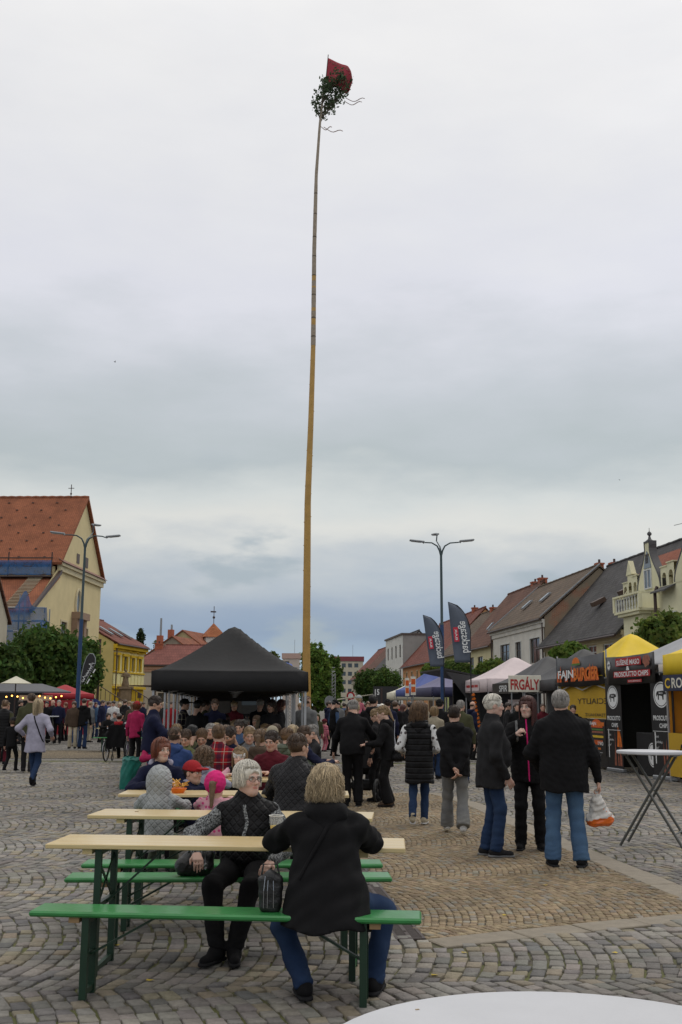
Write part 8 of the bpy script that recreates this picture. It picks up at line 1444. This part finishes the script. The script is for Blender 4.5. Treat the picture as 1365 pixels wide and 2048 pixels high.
MB().rbox((0, .2, .5), (.48, .42, .05), .015).build('seat', m_blk, wc); MB().rbox((0, -.02, .72), (.48, .04, .40), .015).build('backrest', m_blk, wc)
jv = []; n = 12
for j in range(9):
    for i in range(n): u_, v_ = i / (n - 1), j / 8; jv.append((-.27 + .54 * u_ + .03 * math.sin(v_ * 6), -.07 - .02 * math.sin(u_ * 14 + v_ * 3), .98 - .62 * v_ + .04 * math.sin(u_ * 3)))
MB().add(jv, [(j * n + i, j * n + i + 1, (j + 1) * n + i + 1, (j + 1) * n + i) for j in range(8) for i in range(n - 1)]).build('hung_jacket', fabric('black', CL['black']), wc, True)
person('person with dark hair and red scarf sitting in the wheelchair, back turned', wg.x, wg.y + .1, 4, 1.66, sit=.52, top='charcoal', bot='black', hair='dbrown', style='bun', hood='red', group='people sitting by the wheelchair', ra=(.1, .5, .14), la=(-.1, .5, .14), rh=(.26, .25, .72), lh=(-.26, .25, .72))
stand_g('small child in purple patterned suit with pink knitted hat beside the wheelchair', 257, 1512, 10, 1.05, child=True, top='purple', top_kind='print', bot='purple', hair='blond', style='short', hat='beanie', hat_col='pink', hem=.42, bulk=1.2)
# ---------------------------------------------------------------- pushchair
pg0 = G(730, 1612); pc_ = thing('pushchair', 'black pushchair with spoked wheels in front of the stooping man', 'pushchair', (pg0.x, pg0.y + 1.0, 0), R(-14))
for (x, y, r) in ((.28, -.25, .17), (-.28, -.25, .17), (.24, .42, .13), (-.24, .42, .13)):
    mb = MB(); mb.tube([(x, y + r * math.cos(a), r + .018 + r * math.sin(a)) for a in np.linspace(0, 2 * math.pi, 26)], .024, 8, cap=False); w_ = mb.build('wheel', m_rub, pc_, True); mb = MB(); [mb.tube([(x, y, r + .018), (x, y + (r - .01) * math.cos(a), r + .018 + (r - .01) * math.sin(a))], .012, 5) for a in np.linspace(0, 6.28, 6)[:-1]]; mb.tube([(x - .03, y, r + .018), (x + .03, y, r + .018)], .03, 10); mb.build('spokes', m_pblk, w_)
for sx in (-1, 1): MB().tube([(sx * .27, -.55, 1.0), (sx * .27, -.1, .62), (sx * .25, .42, .18)], .016, 8).tube([(sx * .27, -.25, .2), (sx * .27, .05, .55)], .016, 8).build('frame', m_pblk, pc_, True)
MB().tube([(-.27, -.55, 1.0), (.27, -.55, 1.0)], .02, 8).build('handle', m_pblk, pc_, True); MB().rbox((0, .1, .5), (.42, .45, .12), .04).build('seat', m_blk, pc_); MB().rbox((0, -.12, .72), (.42, .12, .45), .04, Matrix.Rotation(R(-15), 3, 'X')).build('backrest', m_blk, pc_); MB().rbox((0, .05, .26), (.38, .5, .16), .04).build('basket', m_blk, pc_)
hv = []; [hv.append((.23 * math.cos(a), -.1 + .25 * b_ * math.sin(R(80)) + .0, .80 + .26 * math.sin(a) * (1 - .2 * b_) )) for b_ in np.linspace(0, 1, 5) for a in np.linspace(0, math.pi, 10)]
k = MB().add(hv, [(j * 10 + i, j * 10 + i + 1, (j + 1) * 10 + i + 1, (j + 1) * 10 + i) for j in range(4) for i in range(9)]).build('canopy', m_blk, pc_, True); k.modifiers.new('s', 'SOLIDIFY').thickness = .008
# ================================================================== SMALL THINGS
def sdf_obj(name, caps, k, h, m, parent, fold=0.0, seed=1, cut=None):
    lo, hi = bounds(caps, .02); fn = lambda p: (union(p, caps, k) + (folds(p, seed, fold, .06) if fold else 0)) if cut is None else np.maximum(union(p, caps, k) + (folds(p, seed, fold, .06) if fold else 0), cut(p)); v, f = snets(fn, lo, hi, h); return mesh_np(name, v, f, m, parent)
m_lea = mat('black_leather', (.014, .0135, .014, 1), rough=.38, var=.15, bump=.3, bscale=70)
# handbag standing on the front bench
hb_ = G(541, 1823, .47); h1 = thing('black_handbag', 'small black zipped handbag standing on the front green bench', 'handbag', (hb_.x, B1c.y - .02, .47), R(4)); h1.scale = (.85, .85, .85); sdf_obj('bag_body', [cap((-.04, 0, .03), (-.05, 0, .20), .035), cap((.04, 0, .03), (.05, 0, .20), .035), cap((0, 0, .03), (0, 0, .225), .042)], .03, .008, m_lea, h1, .003, 4)
for x in (-.045, -.02, .02): MB().tube([(x, -.045, .03), (x * 1.0, -.046, .14), (x * .8, -.035, .23)], .0035, 5).build('zip', m_ch, h1)
MB().tube([(-.07, 0, .18), (-.05, .01, .30), (.04, .01, .30), (.07, 0, .18)], .007, 6).build('handle', m_lea, h1, True)
h2p = G(374, 1760, .47); h2 = thing('black_shoulder_bag', 'black soft shoulder bag with silver keyring beside the white-haired woman', 'handbag', (h2p.x + .02, B2c.y - .03, .47), R(15)); sdf_obj('bag_body', [cap((-.06, 0, .06), (.07, 0, .05), .07, .065), cap((-.02, 0, .12), (.09, 0, .13), .05, .045)], .04, .01, m_lea, h2, .006, 8); MB().tube([(-.05, -.02, .14), (-.02, -.06, .21), (.06, -.05, .2), (.09, -.01, .16)], .007, 6).build('strap', m_lea, h2, True); MB().tube([(.06, -.085, .16), (.062, -.09, .10)], .004, 5).ball((.06, -.09, .08), .014, 8).ball((.066, -.092, .055), .012, 8).build('keyring', m_ch, h2)
# beer cups
m_cup = mat('clear_plastic', (.6, .62, .63, 1), rough=.12, spec=.5, alpha=.2, var=.02); m_beer = mat('lemon_drink', (.62, .42, .02, 1), rough=.15, var=.05)
for i, (px, py, full) in enumerate(((571, 1600, .55), (683, 1598, .0))):
    c = G(px, py, .91); cu = thing('plastic_cup', ['clear plastic cup half full of yellow drink on the front table', 'empty clear plastic cup on the front table behind the blonde woman'][i], 'cup', (c.x, min(c.y, T1c.y + .16), .7705), 0, 'plastic cups on the front table'); k = MB(); n = 20
    prof = [(.031, 0), (.046, .14)]; vv = [(r * math.cos(2 * math.pi * q / n), r * math.sin(2 * math.pi * q / n), z) for r, z in prof for q in range(n)]; k.add(vv, [(q, (q + 1) % n, (q + 1) % n + n, q + n) for q in range(n)] + [tuple(range(n))[::-1]]); k.build('cup_wall', m_cup, cu, True); MB().tube([(.046 * math.cos(a), .046 * math.sin(a), .14) for a in np.linspace(0, 6.283, 21)], .0022, 5).build('rim', m_wht, cu, True)
    if full: MB().lathe([(.030, .003), (.0305 + .015 * full, .14 * full)], 18).build('drink', m_beer, cu, True)
# tray of fries on the third table
c = G(352, 1582, .80); fr_t = thing('fries_tray', 'small paper tray heaped with golden fries on the third table', 'food tray', (c.x, y3 - .1, .7705)); MB().lathe([(.055, 0), (.085, .045)], 12).build('paper_tray', m_por, fr_t); fm_ = mat('golden_fries', (.62, .33, .05, 1), rough=.6, var=.3, vscale=30)
for i in range(22): a = rr.random() * 6.28; b_ = rr.random() * 6.28; p = Vector((.05 * math.cos(a), .05 * math.sin(a), .05 + rr.random() * .04)); MB().bar(p, p + Vector((.06 * math.cos(b_), .06 * math.sin(b_), .045 * rr.random())), .009).build('fry', fm_, fr_t)
MB().box((T2c.x - .78, T2c.y + .08, .772), (.03, .012, .004)).build('crumb', m_rawb); tag(bpy.data.objects['crumb'], 'small brown crumb on the empty pine table', 'crumb')
# plastic carrier bag in the man's hand
wr = M31['WR']; hw_ = Vector(M31['o'].location) + Vector(tuple(rotz(-R(4)) @ wr)); pb = thing('carrier_bag', 'white and orange plastic carrier bag hanging from the man\'s hand', 'carrier bag', (hw_.x + .01, hw_.y + .02, 0), 0); z1 = wr[2] - .09
m_bag = mat('bag_plastic', (.55, .52, .48, 1), rough=.3, var=.25, vscale=14, bump=.4, bscale=25, spec=.5); t, b, NN, LL = nodes_of(m_bag); co = NN('ShaderNodeTexCoord'); sp = NN('ShaderNodeSeparateXYZ'); LL(co.outputs['Object'], sp.inputs[0]); nn_ = NN('ShaderNodeTexNoise'); nn_.inputs['Scale'].default_value = 9; LL(co.outputs['Object'], nn_.inputs['Vector'])
a1 = NN('ShaderNodeMath'); a1.operation = 'MULTIPLY_ADD'; a1.inputs[1].default_value = .22; LL(nn_.outputs['Fac'], a1.inputs[0]); LL(sp.outputs[2], a1.inputs[2]); lt = NN('ShaderNodeMath'); lt.operation = 'LESS_THAN'; lt.inputs[1].default_value = z1 - .40 + .21; LL(a1.outputs[0], lt.inputs[0]); v2 = NN('ShaderNodeTexVoronoi'); v2.inputs['Scale'].default_value = 30; LL(co.outputs['Object'], v2.inputs['Vector']); l2 = NN('ShaderNodeMath'); l2.operation = 'LESS_THAN'; l2.inputs[1].default_value = .22; LL(v2.outputs['Distance'], l2.inputs[0]); gx_ = NN('ShaderNodeMath'); gx_.operation = 'GREATER_THAN'; gx_.inputs[1].default_value = .03; LL(sp.outputs[0], gx_.inputs[0]); ml = NN('ShaderNodeMath'); ml.operation = 'MULTIPLY'; LL(l2.outputs[0], ml.inputs[0]); LL(gx_.outputs[0], ml.inputs[1]); mxm = NN('ShaderNodeMath'); mxm.operation = 'MAXIMUM'; LL(lt.outputs[0], mxm.inputs[0]); LL(ml.outputs[0], mxm.inputs[1]); old = b.inputs['Base Color'].links[0].from_socket; q = NN('ShaderNodeMixRGB'); LL(mxm.outputs[0], q.inputs[0]); LL(old, q.inputs[1]); q.inputs[2].default_value = (.72, .14, .015, 1); LL(q.outputs[0], b.inputs['Base Color'])
sdf_obj('bag', [cap((-.01, 0, z1), (-.03, 0, z1 - .16), .018, .05), cap((-.02, 0, z1 - .14), (-.05, 0, z1 - .30), .055, .075), cap((-.02, 0, z1 - .12), (.06, 0, z1 - .29), .05, .075), cap((-.08, 0, z1 - .32), (.10, 0, z1 - .31), .05, .045)], .05, .0085, m_bag, pb, .011, 6); MB().tube([(-.012, 0, z1 - .02), (0, 0, z1 + .05), (.012, 0, z1 - .02)], .012, 6).build('handles', m_bag, pb, True)
# shoulder bag of the woman in the tracksuit
o = W24['o'].location; sb = thing('quilted_shoulder_bag', 'black quilted shoulder bag at the hip of the woman in tracksuit', 'handbag', (o.x + .20, o.y - .22, 0), R(-25)); sdf_obj('bag_body', [cap((-.11, 0, .78), (.11, 0, .80), .06, .06), cap((-.10, 0, .88), (.10, 0, .90), .04, .04)], .04, .011, fabric('black', CL['black'], 'quilt'), sb, .003, 3); MB().tube([(-.10, 0, .9), (-.16, .08, 1.15), (-.2, .2, 1.38)], .006, 6).build('chain', m_ch, sb)
# teal refuse sack leaning by the tables
tg = G(252, 1578); ts = thing('teal_sack', 'teal plastic refuse sack standing half empty beside the tables', 'sack', (tg.x, tg.y, 0), R(0)); m_teal = mat('teal_plastic', (.010, .16, .125, 1), rough=.3, var=.25, vscale=6, bump=.3, bscale=16, spec=.6)
nu, nv = 40, 26; vv = []
for j in range(nv):
    for i in range(nu):
        u_, v_ = 2 * math.pi * i / nu, j / (nv - 1); r1, r2 = .10 + .09 * v_ ** .8, .08 + .07 * v_; w_ = 1 + .10 * math.sin(u_ * 5 + v_ * 4) + .07 * math.sin(u_ * 9 - v_ * 9) * v_; vv.append((.16 * v_ ** 1.3 - .02 + r1 * w_ * math.cos(u_), r2 * w_ * math.sin(u_), .60 * v_ + .02 * math.sin(u_ * 3) * v_))
k = MB().add(vv, [(j * nu + i, j * nu + (i + 1) % nu, (j + 1) * nu + (i + 1) % nu, (j + 1) * nu + i) for j in range(nv - 1) for i in range(nu)] + [tuple(range(nu))[::-1]]).build('sack_film', m_teal, ts, True); k.modifiers.new('s', 'SOLIDIFY').thickness = .003
vv2 = [(.14 - .02 + (.19 + .02 * (j % 2)) * math.cos(2 * math.pi * i / nu), (.155 + .02 * (j % 2)) * math.sin(2 * math.pi * i / nu), .60 - .05 * j + .012 * math.sin(i * 1.3)) for j in range(2) for i in range(nu)]; MB().add(vv2, [(i, (i + 1) % nu, (i + 1) % nu + nu, i + nu) for i in range(nu)]).build('folded_rim', m_teal, ts, True)
# two birds
for i, (px, py, d) in enumerate(((230, 724, 90), (1240, 960, 120))):
    d *= K; p = P(px, py, d); bd = thing('bird', ['tiny dark bird flying left of the maypole', 'tiny dark bird flying above the slate roof'][i].replace('left of', 'beside'), 'bird', p, R(40 + 70 * i)); MB().tube([(-.12, 0, 0), (-.06, 0, .01), (.06, 0, .01), (.14, 0, 0)], [.005, .035, .04, .01], 8).build('body', m_pblk, bd, True)
    for sy in (-1, 1): MB().add([(.05, 0, .01), (-.05, 0, .01), (-.06, sy * .22, .10), (.02, sy * .20, .10)], [(0, 1, 2, 3)]).build('wing', m_pblk, bd)
m_scrap = mat('yellow_leaf', (.5, .36, .03, 1), rough=.8, var=.3, vscale=30)
for px, py in ((180, 1741), (233, 1890), (455, 1815), (1090, 1770), (930, 1905), (1230, 1905), (300, 1960), (870, 1950), (90, 1660), (1010, 1830)):
    g = G(px, py, .006); a = random.random() * 6; tag(MB().add([(.022 * math.cos(a + k * 1.26) * (1 + .4 * (k % 2)), .016 * math.sin(a + k * 1.26), .004 * (k % 2)) for k in range(5)], [(0, 1, 2, 3, 4)]).build('leaf_scrap', m_scrap), 'tiny yellow leaf scrap lying on the paving', 'leaf', 'leaf scraps on the paving').location = g
